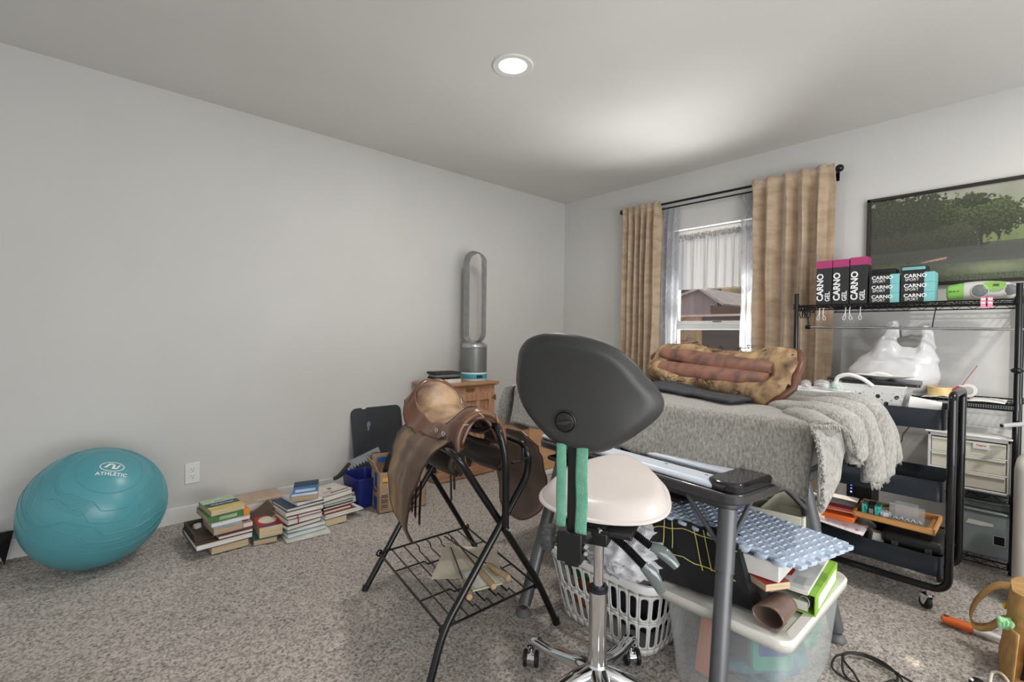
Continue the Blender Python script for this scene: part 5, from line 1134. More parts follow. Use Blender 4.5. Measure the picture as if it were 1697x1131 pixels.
def lump(name, label, cat_, c, r, mat, amp=0.3, fq=9, seed=0, group=None, nu=40, nv=26, part='body', ridged=False):
    t = thing(name, label, cat_, (c[0], c[1], c[2] - r[2]), group=group)
    mb = MB(); mb.ell((0, 0, 0), (1, 1, 1), nu, nv); o = []
    for v in mb.v:
        q = v * (fq * 0.15) + Vector((seed, seed * 2, 0)); nz = noise.noise(q * 1.5) + 0.6 * noise.noise(q * 3.3) + 0.3 * noise.noise(q * 7)
        if ridged: nz = 0.5 - abs(nz) * 1.6
        k = 1 + amp * nz; o.append(Vector((c[0] + v.x * r[0] * k, c[1] + v.y * r[1] * k, c[2] + v.z * r[2] * k)))
    mb.v = o; mb.build(part, mat, t, world=True, smooth=180); return t
whitecloth = M('white_crumpled_plastic', (222, 222, 224), 0.4, col2=(196, 196, 200), vscale=8, bump=0.5, bscale=35)
lump('green_garment', 'green cloth seen through the slots at the left end of the laundry basket', 'clothing', (-2.13, -2.08, 0.19), (0.09, 0.08, 0.065), M('green_cloth', (60, 130, 62), 0.9, col2=(30, 84, 40), vscale=10), 0.25, 9, 1)
lump('olive_garment', 'pale olive cloth bulging over the left rim of the laundry basket', 'clothing', (-2.22, -2.03, 0.285), (0.05, 0.055, 0.035), M('olive_cloth', (152, 160, 108), 0.9), 0.2, 9, 5)
lump('orange_garment', 'orange cloth low inside the laundry basket', 'clothing', (-2.12, -2.10, 0.066), (0.085, 0.085, 0.050), M('orange_cloth', (196, 122, 66), 0.9, col2=(140, 76, 44), vscale=10), 0.2, 9, 2)
lump('dark_garment', 'dark blue-black cloth filling the right half of the laundry basket', 'clothing', (-2.09, -2.285, 0.122), (0.125, 0.125, 0.112), M('dark_cloth', (34, 38, 46), 0.9, col2=(18, 20, 26), vscale=8), 0.2, 9, 3)
lump('plastic_bag', 'crumpled translucent white bag on top of the laundry basket beside the chair column', 'plastic bag', (-2.18, -2.30, 0.345), (0.135, 0.155, 0.115), whitecloth, 0.35, 12, 7, ridged=True, nu=70, nv=46, group='bags in the laundry basket')
lump('plastic_bag', 'crumpled white bag rising higher behind the first one in the laundry basket', 'plastic bag', (-2.06, -2.20, 0.43), (0.10, 0.15, 0.10), whitecloth, 0.35, 12, 17, ridged=True, nu=60, nv=40, group='bags in the laundry basket')

# ------------------------------------------------------------------ clear tub with lid
def frosted(name, col, fac, rough=0.35):
    mt = bpy.data.materials.new(name); mt.use_nodes = True; nt = mt.node_tree; n = nt.nodes; l = nt.links
    b = n['Principled BSDF']; b.inputs['Base Color'].default_value = lin(col); b.inputs['Roughness'].default_value = rough
    tp = n.new('ShaderNodeBsdfTransparent'); mx = n.new('ShaderNodeMixShader'); mx.inputs[0].default_value = fac; o = n['Material Output']
    l.new(tp.outputs[0], mx.inputs[1]); l.new(b.outputs[0], mx.inputs[2]); l.new(mx.outputs[0], o.inputs[0]); return mt
frost = frosted('frosted_tub_plastic', (228, 230, 230), 0.22, 0.2)
t = thing('storage_tub', 'large frosted clear storage tub with white lid on the carpet at the bottom', 'storage tub', (-1.98, -2.665, 0))
def taper(mb, c, a0, b0, a1, b1, z0, z1, r, k=5, open_top=True):
    A = [(c[0] + x, c[1] + y, z0) for x, y in rrect(a0, b0, r, k)]; B = [(c[0] + x, c[1] + y, z1) for x, y in rrect(a1, b1, r, k)]; n = len(A)
    mb.add(A + B, [(j, (j + 1) % n, n + (j + 1) % n, n + j) for j in range(n)] + [tuple(range(n))] + ([] if open_top else [tuple(range(n, 2 * n))]))
mb = MB(); taper(mb, (-1.985, -2.665), 0.46, 0.325, 0.535, 0.365, 0.002, 0.268, 0.035); mb.build('tub_body', frost, t, world=True, solid=0.003, smooth=40)
mb = MB(); c = (-1.985, -2.665)
def lidring(w, d, z, r=0.04, k=6): return [(c[0] + x, c[1] + y, z) for x, y in rrect(w, d, r, k)]
rings = [lidring(0.575, 0.395, 0.262), lidring(0.580, 0.400, 0.284), lidring(0.572, 0.392, 0.292), lidring(0.520, 0.345, 0.292), lidring(0.505, 0.330, 0.284), lidring(0.490, 0.315, 0.284)]
m_ = len(rings[0]); vs = [p for rg in rings for p in rg]; fs = [(i * m_ + j, i * m_ + (j + 1) % m_, (i + 1) * m_ + (j + 1) % m_, (i + 1) * m_ + j) for i in range(len(rings) - 1) for j in range(m_)] + [tuple((len(rings) - 1) * m_ + j for j in range(m_))]
mb.add(vs, fs); lidm = M('white_lid_plastic', (224, 222, 214), 0.4, vscale=3); mb.build('lid', lidm, t, world=True, solid=0.002, smooth=40)
t = thing('salmon_board', 'salmon pink board seen through the left side of the clear tub', 'board', (-2.185, -2.60, 0.005))
mb = MB(); mb.box((-2.165, -2.60, 0.120), (0.012, 0.070, 0.21), rx=R(6)); mb.build('board', M('salmon', (226, 150, 116), 0.8), t, world=True)
t = thing('dark_folder', 'dark blue-grey folder beside the salmon board inside the clear tub', 'folder', (-2.14, -2.67, 0.005))
mb = MB(); mb.box((-2.12, -2.66, 0.135), (0.02, 0.075, 0.18), rx=R(-12)); mb.build('cover', M('slate_folder', (62, 78, 92), 0.7), t, world=True)
t = thing('wipes_pack', 'teal and blue packet with white lettering seen through the front of the clear tub', 'packet', (-2.12, -2.79, 0.08))
PM = frame((-2.165, -2.775, 0.150), (0.60, -0.35, 0), (0.1, 0.15, 1)); 
mb = MB(); mb.prism(rrect(0.13, 0.12, 0.02), -0.03, 0.0, frame((-2.13, -2.775, 0.165), Vector((0.745, -0.667, 0)), (0, 0, 1))); mb.build('packet_body', M('teal_pack', (52, 138, 122), 0.5, col2=(60, 160, 140)), t, world=True, bevel=0.008)
mb = MB(); mb.prism(rrect(0.085, 0.06, 0.01), 0.0, 0.001, frame((-2.13, -2.775, 0.185), Vector((0.745, -0.667, 0)), (0, 0, 1))); mb.build('blue_label', M('blue_pack', (40, 84, 140), 0.5), t, world=True)
text('Funky', 0.026, frame((-2.1305, -2.7757, 0.195), Vector((0.745, -0.667, 0)), (0, 0, 1)) @ Matrix.Translation((0, 0, 0.0016)), 0.0003, 0.0006).build('lettering', white_ink, t, world=True, smooth=0)
lump('clothes_heap', 'blurred blue and teal heap of things low inside the clear tub', 'clothes', (-1.98, -2.68, 0.085), (0.16, 0.12, 0.075), M('blue_teal_heap', (90, 150, 160), 0.7, col2=(40, 70, 100), vscale=9), 0.3, 9, 11)
lump('clothes_heap', 'pale green crumpled film in the right part of the clear tub', 'plastic film', (-1.83, -2.74, 0.13), (0.09, 0.07, 0.09), M('green_film', (150, 200, 178), 0.25, col2=(90, 150, 130), vscale=12), 0.4, 12, 21, ridged=True)
bpy.data.objects['clothes_heap.001'].name = 'plastic_film'

# ------------------------------------------------------------------ black tote, foam mats, books on the lid
nyl = M('black_canvas', (30, 31, 33), 0.75, bump=0.25, bscale=160)
t = thing('tool_tote', 'black canvas tote bag with yellow stitching slumped on the tub lid', 'tote bag', (-2.16, -2.60, 0.294))
P = lambda x, y, z: Vector((x, y, z))
def tote(u, v):
    # u along the bag (left->right), v round: front bottom, front top, back top, back bottom
    fb = P(-2.240, -2.42, 0.300).lerp(P(-2.185, -2.745, 0.297), u)
    ft = P(-2.180, -2.370, 0.450).lerp(P(-2.190, -2.690, 0.472), u); ft.z += 0.035 * math.sin(PI * u) ** 0.6
    bt = ft + Vector((0.10, -0.01, -0.01)); bb_ = fb + Vector((0.17, -0.01, 0.0))
    q = v * 4; k = int(q) % 4; f_ = q - int(q); R4 = [fb, ft, bt, bb_]
    p = R4[k].lerp(R4[(k + 1) % 4], f_)
    if k == 0: p += Vector((-0.012, 0, 0)) * math.sin(PI * f_) * (0.6 + 0.4 * math.sin(PI * u))
    p += Vector((0.012 * noise.noise((u * 5, v * 9, 1)), 0, 0.010 * noise.noise((u * 6, v * 7, 8)) * (1 if k in (0, 1, 2) and f_ > 0.05 else 0)))
    return p
mb = MB(); mb.grid(tote, 40, 64, cv=True); n = 64
mb.add([tote(0, i / n) for i in range(n)], [tuple(range(n))]); mb.add([tote(1, i / n) for i in range(n)], [tuple(range(n))]); mb.build('bag_body', nyl, t, world=True, smooth=60)
mb = MB()
def tline(pts, r=0.0016): mb.tube([tote(u, v) + Vector((-0.003, 0, 0.001)) for u, v in pts], r, 6)
def dense(a, b, n=14, w=0.0): return [(a[0] + (b[0] - a[0]) * i / n, a[1] + (b[1] - a[1]) * i / n + w * math.sin(PI * i / n)) for i in range(n + 1)]
tline(dense((0.02, 0.215), (0.98, 0.215))); tline(dense((0.05, 0.13), (0.90, 0.10), w=-0.004))
for a, b in (((0.20, 0.15), (0.24, 0.245)), ((0.30, 0.14), (0.33, 0.245)), ((0.60, 0.09), (0.56, 0.235)), ((0.68, 0.10), (0.665, 0.24))): tline(dense(a, b, 8))
mb.build('yellow_stitching', M('yellow_thread', (214, 206, 120), 0.7), t, world=True)
for ua, ub in ((0.21, 0.31), (0.58, 0.67)):
    mb = MB(); mb.grid(lambda a, b: tote(ua + (ub - ua) * a + 0.02 * b, 0.10 + 0.145 * b) + Vector((-0.002, 0, 0.0005)), 4, 10); mb.build('webbing_handle', M('black_webbing', (24, 24, 25), 0.85), t, world=True, solid=0.002)
# foam mats: diamond plate slabs with toothed edges
mat_m = M('pale_blue_foam', (188, 200, 218), 0.42, col2=(178, 192, 212), vscale=6)
MFo = Vector((-2.175, -2.395, 0.505)); MR = Vector((-2.175, -2.830, 0.470)); MBk = Vector((-1.80, -2.40, 0.520))
mx_ = (MR - MFo); my_ = Vector((0.93, -0.20, 0.0)).normalized()
def foam(label, org, ex, ey, L1, L2, ntooth=9):
    t = thing('foam_mat', label, 'foam mat', tuple(org), group='interlocking foam mats under the table')
    ex = ex.normalized(); nz = ex.cross(ey).normalized(); nz = nz if nz.z > 0 else -nz; ey = ey.normalized()
    T = Matrix(((ex.x, ey.x, nz.x, org.x), (ex.y, ey.y, nz.y, org.y), (ex.z, ey.z, nz.z, org.z), (0, 0, 0, 1)))
    def edge(a, b, k):
        a = Vector((a[0], a[1])); b = Vector((b[0], b[1])); d = b - a; L = d.length; d.normalize(); nn_ = Vector((d.y, -d.x)); out = []
        for i in range(k):
            for f_, o in ((0.0, 0), (0.22, 0), (0.14, 1), (0.30, 1.25), (0.60, 1.25), (0.76, 1), (0.68, 0)): out.append(a + d * (L * (i + f_) / k) + nn_ * o * 0.017)
        return out
    o = edge((0, 0), (L1, 0), ntooth) + edge((L1, 0), (L1, L2), int(ntooth * 0.68)) + [Vector((L1, L2)), Vector((0, L2))]
    mb = MB(); mb.prism([(p.x, p.y) for p in o], -0.011, 0.0, T); mb.build('mat_body', mat_m, t, world=True, bevel=0.0015)
    mb = MB(); st = 0.0215; i = 0
    ny = int(L2 / st); nx = int(L1 / st)
    for i in range(nx):
        for j in range(ny):
            x, y = (i + 0.5) * L1 / nx, (j + 0.5) * L2 / ny; a = R(0) if (i + j) % 2 else R(90); c_, s_ = math.cos(a), math.sin(a)
            l_, w_ = 0.0135, 0.0045
            pts = [(-l_, 0, 0), (0, -w_, 0), (l_, 0, 0), (0, w_, 0), (-l_ * 0.5, 0, 0.0034), (l_ * 0.5, 0, 0.0034)]
            mb.add([(x + p[0] * c_ - p[1] * s_, y + p[0] * s_ + p[1] * c_, p[2]) for p in pts], [(0, 1, 4), (1, 5, 4), (1, 2, 5), (2, 3, 5), (3, 4, 5), (3, 0, 4)], T)
    mb.build('raised_tread', mat_m, t, world=True, smooth=0)
foam('top pale blue diamond-plate foam mat on the black tote, corner over the binder', MFo, mx_, my_, 0.445, 0.30, 9)
foam('pale blue foam mat second from the top of the stack under the table', MFo + Vector((0.02, 0.012, -0.013)), mx_, my_, 0.445, 0.29, 9)
foam('pale blue foam mat lowest in the stack under the table', MFo + Vector((0.045, -0.02, -0.027)), mx_, my_, 0.40, 0.28, 9)
# binder, books
BMx = frame((-2.060, -2.862, 0.292), (0.975, 0.06, 0), (-0.06, 0.975, 0))
grn = M('lime_green', (142, 186, 70), 0.5)
t = thing('ring_binder', 'lime green ring binder with white spine label on the tub lid', 'binder', (-2.06, -2.862, 0.292))
bd = frame((-2.075, -2.866, 0.293), (1, 0.07, 0), (-0.07, 1, 0))
mb = MB(); mb.bb((0, 0, 0), (0.30, 0.255, 0.003), bd); mb.bb((0, 0, 0.058), (0.30, 0.255, 0.061), bd @ Matrix.Rotation(R(1.5), 4, 'X')); mb.bb((0, -0.002, 0), (0.30, 0.002, 0.060), bd); mb.build('cover', grn, t, world=True, bevel=0.0008)
mb = MB(); mb.bb((0.03, -0.0035, 0.012), (0.27, -0.002, 0.048), bd); mb.build('spine_label', paper_m, t, world=True)
mb = MB(); mb.bb((0.008, 0.02, 0.004), (0.29, 0.235, 0.030), bd); mb.build('sheets', PG['white'], t, world=True)
mb = MB()
for x in (0.012, 0.10, 0.19): mb.tube([bd @ Vector((x, 0.03 + 0.014 * math.cos(a), 0.028 + 0.018 * math.sin(a))) for a in [2 * PI * i / 12 for i in range(12)]], 0.002, 6, closed=True)
mb.build('rings', chrome, t, world=True)
t = book('white picture book with red and teal print lying on the lime binder', (-2.095, -2.853, 0.357), 0.30, 0.235, 0.012, R(5), (226, 226, 222), 'white', 'front', True, art=[(0.10, 0.08, 0.30, 0.20, (190, 190, 190)), (0.25, 0.25, 0.55, 0.55, (190, 40, 48)), (0.5, 0.2, 0.62, 0.35, (40, 120, 130)), (0.45, 0.45, 0.85, 0.8, (150, 60, 60)), (0.62, 0.35, 0.9, 0.6, (60, 120, 160))])
mb = MB()
random.seed(5)
for i in range(9):
    a = random.uniform(0.06, 0.27); b = random.uniform(0.05, 0.16); pts = []
    for k in range(7): th = 2 * PI * k / 7; rr_ = random.uniform(0.008, 0.024); pts.append((a + rr_ * math.cos(th), b + rr_ * math.sin(th), 0.0130))
    mb.add(pts, [tuple(range(7))])
mb.build('picture_print', bookmat((176, 34, 44)), t)
t = thing('white_case', 'flat white box between the foam mats and the picture book', 'box', (-2.19, -2.83, 0.375))
mb = MB(); mb.bb((0, 0, 0), (0.30, 0.28, 0.055), frame((-2.165, -2.80, 0.395), (1, 0.05, 0), (-0.05, 1, 0))); mb.build('box_body', M('matte_white_card', (216, 214, 210), 0.7), t, world=True, bevel=0.004)
book('dark red book with yellow-green edge sticking out beneath the foam mats', (-2.195, -2.775, 0.371), 0.085, 0.10, 0.022, R(-28), (166, 34, 40), 'cream', 'back', True)
t = thing('leather_cup', 'brown leathery open tube lying on the tub lid in front of the binder', 'cup', (-2.20, -2.80, 0.30))
a, b = Vector((-2.245, -2.798, 0.330)), Vector((-2.135, -2.800, 0.332)); cm_ = M('brown_taupe_leather', (122, 100, 92), 0.35, col2=(98, 78, 70), vscale=9)
ct = frame(a, (0, -1, 0), (0, 0.0, 1)); 
mb = MB(); mb.grid(lambda u, v: a.lerp(b, v) + Vector((0, math.cos(2 * PI * u) * (0.040 - 0.003 * v), math.sin(2 * PI * u) * (0.030 - 0.002 * v) * (1 if math.sin(2 * PI * u) < 0 else 0.92 + 0.08 * math.cos(6 * PI * u)))), 36, 10, cu=True); mb.build('tube_wall', cm_, t, world=True, solid=0.003)
# white compartment tray box behind the mats
t = thing('divided_tray', 'cream white plastic box with divided tray top behind the foam mats', 'storage box', (-1.60, -2.62, 0))
dm = frame((-1.688, -2.712, 0), (0.97, 0.10, 0), (-0.10, 0.97, 0))
mb = MB()
for q in (((0, 0, 0.0), (0.33, 0.30, 0.37)),): mb.bb(*q, mt=dm)
mb.build('box_body', white_pl, t, world=True, bevel=0.01)
mb = MB(); 
for q in (((-0.01, -0.01, 0.37), (0.34, 0.0, 0.445)), ((-0.01, 0.30, 0.37), (0.34, 0.31, 0.445)), ((-0.01, 0, 0.37), (0.0, 0.30, 0.445)), ((0.33, 0, 0.37), (0.34, 0.30, 0.445)), ((0, 0.0, 0.37), (0.33, 0.30, 0.375)), ((0.0, 0.145, 0.375), (0.33, 0.15, 0.435)), ((0.16, 0.15, 0.375), (0.165, 0.30, 0.435))): mb.bb(*q, mt=dm)
mb.build('divided_lid', M('cream_plastic', (226, 222, 206), 0.4), t, world=True, bevel=0.002)
# ------------------------------------------------------------------ wire shelving unit
t = thing('wire_shelving', 'black wire shelving unit against the right wall with boxes on its top shelf', 'shelving unit', (-0.225, -2.735, 0))
SX0, SX1, SY0, SY1 = -0.405, -0.05, -2.275, -3.212
wire = M('black_wire', (24, 24, 26), 0.35, metal=0.4, col2=(20, 20, 22))
for x, y in ((SX0, SY0), (SX0, SY1), (SX1, SY0), (SX1, SY1)):
    mb = MB(); mb.cyl((x, y, 0.025), (x, y, 1.375), 0.0125, n=16)
    for z in (1.30, 0.80, 0.36, 0.045): mb.cyl((x, y, z - 0.022), (x, y, z + 0.012), 0.0175, 0.016, 16)
    mb.cyl((x, y, 0.0), (x, y, 0.03), 0.014, 0.010, 12)
    for z in [0.15 + 0.05 * i for i in range(24)]: mb.cyl((x, y, z), (x, y, z + 0.0012), 0.0129, n=16)
    mb.build('post', black_mt, t, world=True)
def wshelf(z):
    mb = MB(); r = 0.0032; h = 0.026
    for zz in (z, z - h):
        for a, b in (((SX0, SY0), (SX0, SY1)), ((SX1, SY0), (SX1, SY1)), ((SX0, SY0), (SX1, SY0)), ((SX0, SY1), (SX1, SY1))): mb.tube([(a[0], a[1], zz), (b[0], b[1], zz)], r if zz != z else 0.0042, 6)
    def zigz(a, b, k):
        pts = []
        for i in range(k * 2 + 1): p = Vector(a).lerp(Vector(b), i / (k * 2)); pts.append((p.x, p.y, z - (h if i % 2 else 0)))
        mb.tube(pts, 0.0021, 5)
    zigz((SX0, SY0, 0), (SX0, SY1, 0), 13); zigz((SX1, SY0, 0), (SX1, SY1, 0), 13); zigz((SX0, SY0, 0), (SX1, SY0, 0), 5); zigz((SX0, SY1, 0), (SX1, SY1, 0), 5)
    n = 36
    for i in range(1, n): y = SY0 + (SY1 - SY0) * i / n; mb.tube([(SX0, y, z + 0.001), (SX1, y, z + 0.001)], 0.0017, 5)
    for x in (SX0 + 0.11, SX0 + 0.24): mb.tube([(x, SY0, z - 0.003), (x, SY1, z - 0.003)], 0.0028, 6)
    return mb.build('shelf', wire, t, world=True)
ZS = [1.300, 0.800, 0.360, 0.045]
for z in ZS: wshelf(z)
mb = MB(); mb.cyl((-0.345, SY0 - 0.055, 1.172), (-0.345, SY1 - 0.02, 1.158), 0.0075, n=14); mb.build('hanging_rod', chrome, t, world=True)
mb = MB(); mb.cyl((-0.345, SY0 - 0.035, 1.172), (-0.345, SY0 - 0.06, 1.172), 0.012, n=14); mb.tube([(-0.345, SY0 - 0.05, 1.172), (-0.345, SY0 - 0.045, 1.23), (-0.37, SY0 - 0.02, 1.278)], 0.004, 8); mb.build('rod_holder', wire, t, world=True)
mb = MB(); mb.ell((SX0 - 0.002, SY1, 0.965), (0.024, 0.024, 0.015)); mb.build('post_collar', black_mt, t, world=True)
# hooks on the front wires
def sring(label, y, two=True):
    t = thing('s_hook', label, 'hook', (SX0 - 0.004, y, 1.275), group='white hooks on the top shelf edge')
    for k, dy in enumerate((-0.010, 0.010) if two else (0.0,)):
        mb = MB(); pts = [(SX0 - 0.006, y + dy, 1.282), (SX0 - 0.010, y + dy * 1.1, 1.25), (SX0 - 0.010, y + dy * 1.6 + 0.007, 1.222), (SX0 - 0.010, y + dy * 1.6, 1.212), (SX0 - 0.010, y + dy * 1.6 - 0.007, 1.222), (SX0 - 0.010, y + dy * 0.9, 1.25), (SX0 + 0.004, y + dy, 1.284)]
        mb.tube(cat(pts, 5), 0.0016, 6); mb.build('wire_loop', M('pale_wire', (226, 226, 224), 0.35), t, world=True)
sring('white wire hook pair nearest the left post of the top shelf', -2.41); sring('white wire hook pair in the middle of the three under the top shelf', -2.54); sring('single white wire hook below the right side of the tall boxes', -2.60, False)
t = thing('black_clip', 'black and silver spring clips bunched at the left post under the top shelf', 'clip', (SX0, -2.33, 1.26))
mb = MB()
for k in range(4):
    y = -2.305 - 0.013 * k; mb.tube(cat([(SX0 - 0.008, y, 1.285), (SX0 - 0.012, y + 0.008, 1.25), (SX0 - 0.012, y, 1.225), (SX0 - 0.012, y - 0.009, 1.25), (SX0 - 0.004, y, 1.285)], 5, True), 0.0022, 6, closed=True)
mb.build('clip_wires', wire, t, world=True)
# ------------------------------------------------------------------ printed cartons
blk_card = M('black_carton', (44, 44, 46), 0.5, col2=(38, 38, 40), vscale=4); mag = M('magenta_carton', (168, 56, 108), 0.5, vscale=4); tq = M('turquoise_carton', (124, 190, 192), 0.5, vscale=4)
def gelbox(label, y0, y1, z0, x=-0.365, dz=0.262, dx=0.085):
    t = thing('gel_carton', label, 'box', (x + dx / 2, (y0 + y1) / 2, z0), group='tall black and magenta cartons')
    w = abs(y1 - y0) - 0.003; yc = (y0 + y1) / 2
    mb = MB(); mb.box((x + dx / 2, yc, z0 + (dz - 0.045) / 2), (dx, w, dz - 0.045)); mb.build('carton_body', blk_card, t, world=True, bevel=0.001)
    mb = MB(); mb.box((x + dx / 2, yc, z0 + dz - 0.0225), (dx + 0.0003, w + 0.0003, 0.045)); mb.build('magenta_top', mag, t, world=True, bevel=0.001)
    T = frame((x - 0.0006, yc, z0), (0, 0, 1), (0, 1, 0))      # text runs upwards on the front face
    T = Matrix(((0, 0, -1, x - 0.0004), (0, 1, 0, yc), (1, 0, 0, z0), (0, 0, 0, 1)))
    # letters read bottom to top: +x of text = up, +y of text = left on screen (+y world)
    text('CARNO', 0.046, T @ Matrix.Translation((0.104, 0.018, 0)), 0.0003, 0.0014).build('lettering', white_ink, t, world=True, smooth=0)
    text('GEL', 0.034, T @ Matrix.Translation((0.048, -0.020, 0)), 0.0003, 0.0006).build('lettering', white_ink, t, world=True, smooth=0)
    return t
TZ = 1.3048
gelbox('leftmost tall black carton with magenta top on the top shelf', -2.365, -2.449, TZ)
gelbox('middle of the three tall black cartons with magenta tops', -2.450, -2.534, TZ)
gelbox('rightmost tall black carton with magenta top, next to the turquoise ones', -2.536, -2.622, TZ, dz=0.266, x=-0.368)
def sportbox(label, y0, y1, z0, x=-0.362, h=0.052, dx=0.12):
    t = thing('sport_carton', label, 'box', (x + dx / 2, (y0 + y1) / 2, z0), group='small black and turquoise cartons')
    yc = (y0 + y1) / 2; w = abs(y1 - y0) - 0.002; k = 0.70
    mb = MB(); mb.bb((x, y0, z0), (x + dx, y0 - w * k, z0 + h)); mb.build('carton_body', blk_card, t, world=True, bevel=0.0008)
    mb = MB(); mb.bb((x - 0.0002, y0 - w * k, z0), (x + dx, y0 - w, z0 + h)); mb.build('turquoise_end', tq, t, world=True, bevel=0.0008)
    T = Matrix(((0, 0, -1, x - 0.0006), (-1, 0, 0, yc + w * 0.10), (0, 1, 0, z0), (0, 0, 0, 1)))
    text('CARNO', 0.0265, T @ Matrix.Translation((0.004, 0.034, 0)), 0.0003, 0.0006).build('lettering', white_ink, t, world=True, smooth=0)
    text('SPORT', 0.0195, T @ Matrix.Translation((-0.010, 0.014, 0)), 0.0003, 0.0).build('lettering', white_ink, t, world=True, smooth=0)
for nm, ya, yb in (('left', -2.628, -2.764), ('right', -2.768, -2.908)):
    for k, lv in enumerate(('bottom', 'middle', 'top')):
        sportbox('%s small turquoise-ended carton of the %s stack on the top shelf' % (lv, nm), ya, yb, TZ + 0.0527 * k)
for lab, y, z in (('black carton corner behind the left turquoise stack', -2.665, 0.205), ('black carton with turquoise stripe behind the right turquoise stack', -2.80, 0.210)):
    t = thing('rear_carton', lab, 'box', (-0.165, y, TZ), group='cartons behind the small stacks')
    mb = MB(); mb.bb((-0.22, y + 0.055, TZ), (-0.11, y - 0.055, TZ + z)); mb.build('carton_body', blk_card, t, world=True, bevel=0.001)
    mb = MB(); mb.bb((-0.2205, y + 0.050, TZ + z - 0.022), (-0.219, y - 0.050, TZ + z - 0.006)); mb.build('stripe', tq if 'stripe' in lab else blk_card, t, world=True)
# ------------------------------------------------------------------ boombox
t = thing('boombox', 'rounded white and lime green portable stereo at the right end of the top shelf', 'stereo', (-0.25, -3.07, TZ))
silv = M('pale_silver_plastic', (196, 196, 190), 0.35, vscale=3); lime = M('lime_plastic', (134, 186, 92), 0.35, vscale=3)
def bsec(y, sc=1.0):
    q = (y + 3.07) / 0.135; h = 0.098 - 0.020 * q * q; d = 0.085 - 0.012 * q * q
    return h * sc, d * sc
def bb_fn(ya, yb, sc=1.0, end0=False, end1=False):
    def fn(u, v):
        y = ya + (yb - ya) * u; h, d = bsec(y, sc); a = 2 * PI * v
        e = 1.0
        if end0: e *= min(1, (u + 0.02) / 0.12) ** 0.35
        if end1: e *= min(1, (1.02 - u) / 0.12) ** 0.35
        c_, s_ = math.cos(a), math.sin(a); cx_ = math.copysign(abs(c_) ** 0.6, c_); sz = math.copysign(abs(s_) ** 0.6, s_)
        return (-0.255 + d * cx_ * e, y, TZ + 0.002 + h / 2 + h / 2 * sz * e)
    return fn
mb = MB(); mb.grid(bb_fn(-3.015, -3.190, 1.0, False, True), 24, 36, cv=True); n = 36
mb.add([bb_fn(-3.015, -3.19, 1.0, False, True)(1, i / n) for i in range(n)], [tuple(range(n))]); mb.build('housing', silv, t, world=True, smooth=60)
mb = MB(); mb.grid(bb_fn(-2.945, -3.017, 0.99, True, False), 14, 36, cv=True); mb.add([bb_fn(-2.945, -3.017, 0.99, True, False)(0, i / n) for i in range(n)], [tuple(range(n))]); mb.build('green_side', lime, t, world=True, smooth=60)
spk = M('speaker_mesh', (118, 118, 122), 0.6, col2=(96, 96, 100), vscale=200)
for y, r in ((-3.073, 0.033), (-3.178, 0.028)):
    T = Matrix(((0, 0, -1, -0.338 + (0.008 if y < -3.1 else 0)), (-1, 0, 0, y), (0, 1, 0, TZ + 0.046), (0, 0, 0, 1)))
    mb = MB(); mb.lathe([(r * 0.98, 0.0), (r, 0.004), (r * 0.94, 0.005), (r * 0.9, 0.001)], 36, T, cap=False); mb.build('speaker_ring', silv, t, world=True)
    mb = MB(); mb.lathe([(r * 0.92, 0.001), (r * 0.6, 0.0045), (0.001, 0.006)], 36, T, cap=False); mb.build('speaker_grille', spk, t, world=True)
T = Matrix(((0, 0, -1, -0.340), (-1, 0, 0, -3.125), (0, 1, 0, TZ + 0.078), (0, 0, 0, 1)))
mb = MB(); mb.prism([(0.040 * math.cos(a), -0.036 * abs(math.sin(a)) ** 0.8 if math.sin(a) > 0 else 0.013 * -math.sin(a)) for a in [2 * PI * i / 24 for i in range(24)]], -0.01, 0.002, T); mb.build('control_panel', lime, t, world=True)
mb = MB(); mb.box((0.006, -0.006, 0.003), (0.020, 0.011, 0.002), mt=T); mb.build('display', M('lcd', (96, 84, 70), 0.2), t, world=True)
mb = MB()
for k in range(5): mb.box((-0.028 + 0.014 * k, -0.020 - 0.004 * (k % 2), 0.0028), (0.008, 0.003, 0.0015), mt=T)
mb.build('buttons', silv, t, world=True)
mb = MB()
for k in range(3): mb.tube([(-0.332, -2.962 - 0.014 * k, TZ + 0.048), (-0.335, -2.970 - 0.014 * k, TZ + 0.050)], 0.0035, 8)
mb.build('side_knobs', M('dark_lime', (70, 130, 40), 0.4), t, world=True)
t = thing('pink_white_clip', 'small pink and white striped clip on the top shelf edge under the stereo', 'clip', (-0.412, -3.105, 1.27))
pk = M('pink_plastic', (226, 140, 170), 0.4)
for k in range(2):
    mb = MB(); mb.bb((-0.422, -3.083 - 0.024 * k, 1.262), (-0.412, -3.101 - 0.024 * k, 1.314)); mb.build('clip_arm', pk, t, world=True, bevel=0.001)
    for zz in (1.300, 1.282):
        mb = MB(); mb.bb((-0.4235, -3.084 - 0.024 * k, zz), (-0.4222, -3.100 - 0.024 * k, zz + 0.007)); mb.build('white_stripe', white_pl, t, world=True)
tag(MB().tube(cat([(-0.16, -2.93, 1.31), (-0.20, -2.90, 1.29), (-0.06, -2.87, 1.22), (-0.05, -2.86, 1.15), (-0.04, -2.83, 1.05), (-0.035, -2.82, 0.90)], 8), 0.0028, 8).build('stereo_cable', black_pl), 'thin black cable hanging behind the top shelf under the stereo', 'cable')

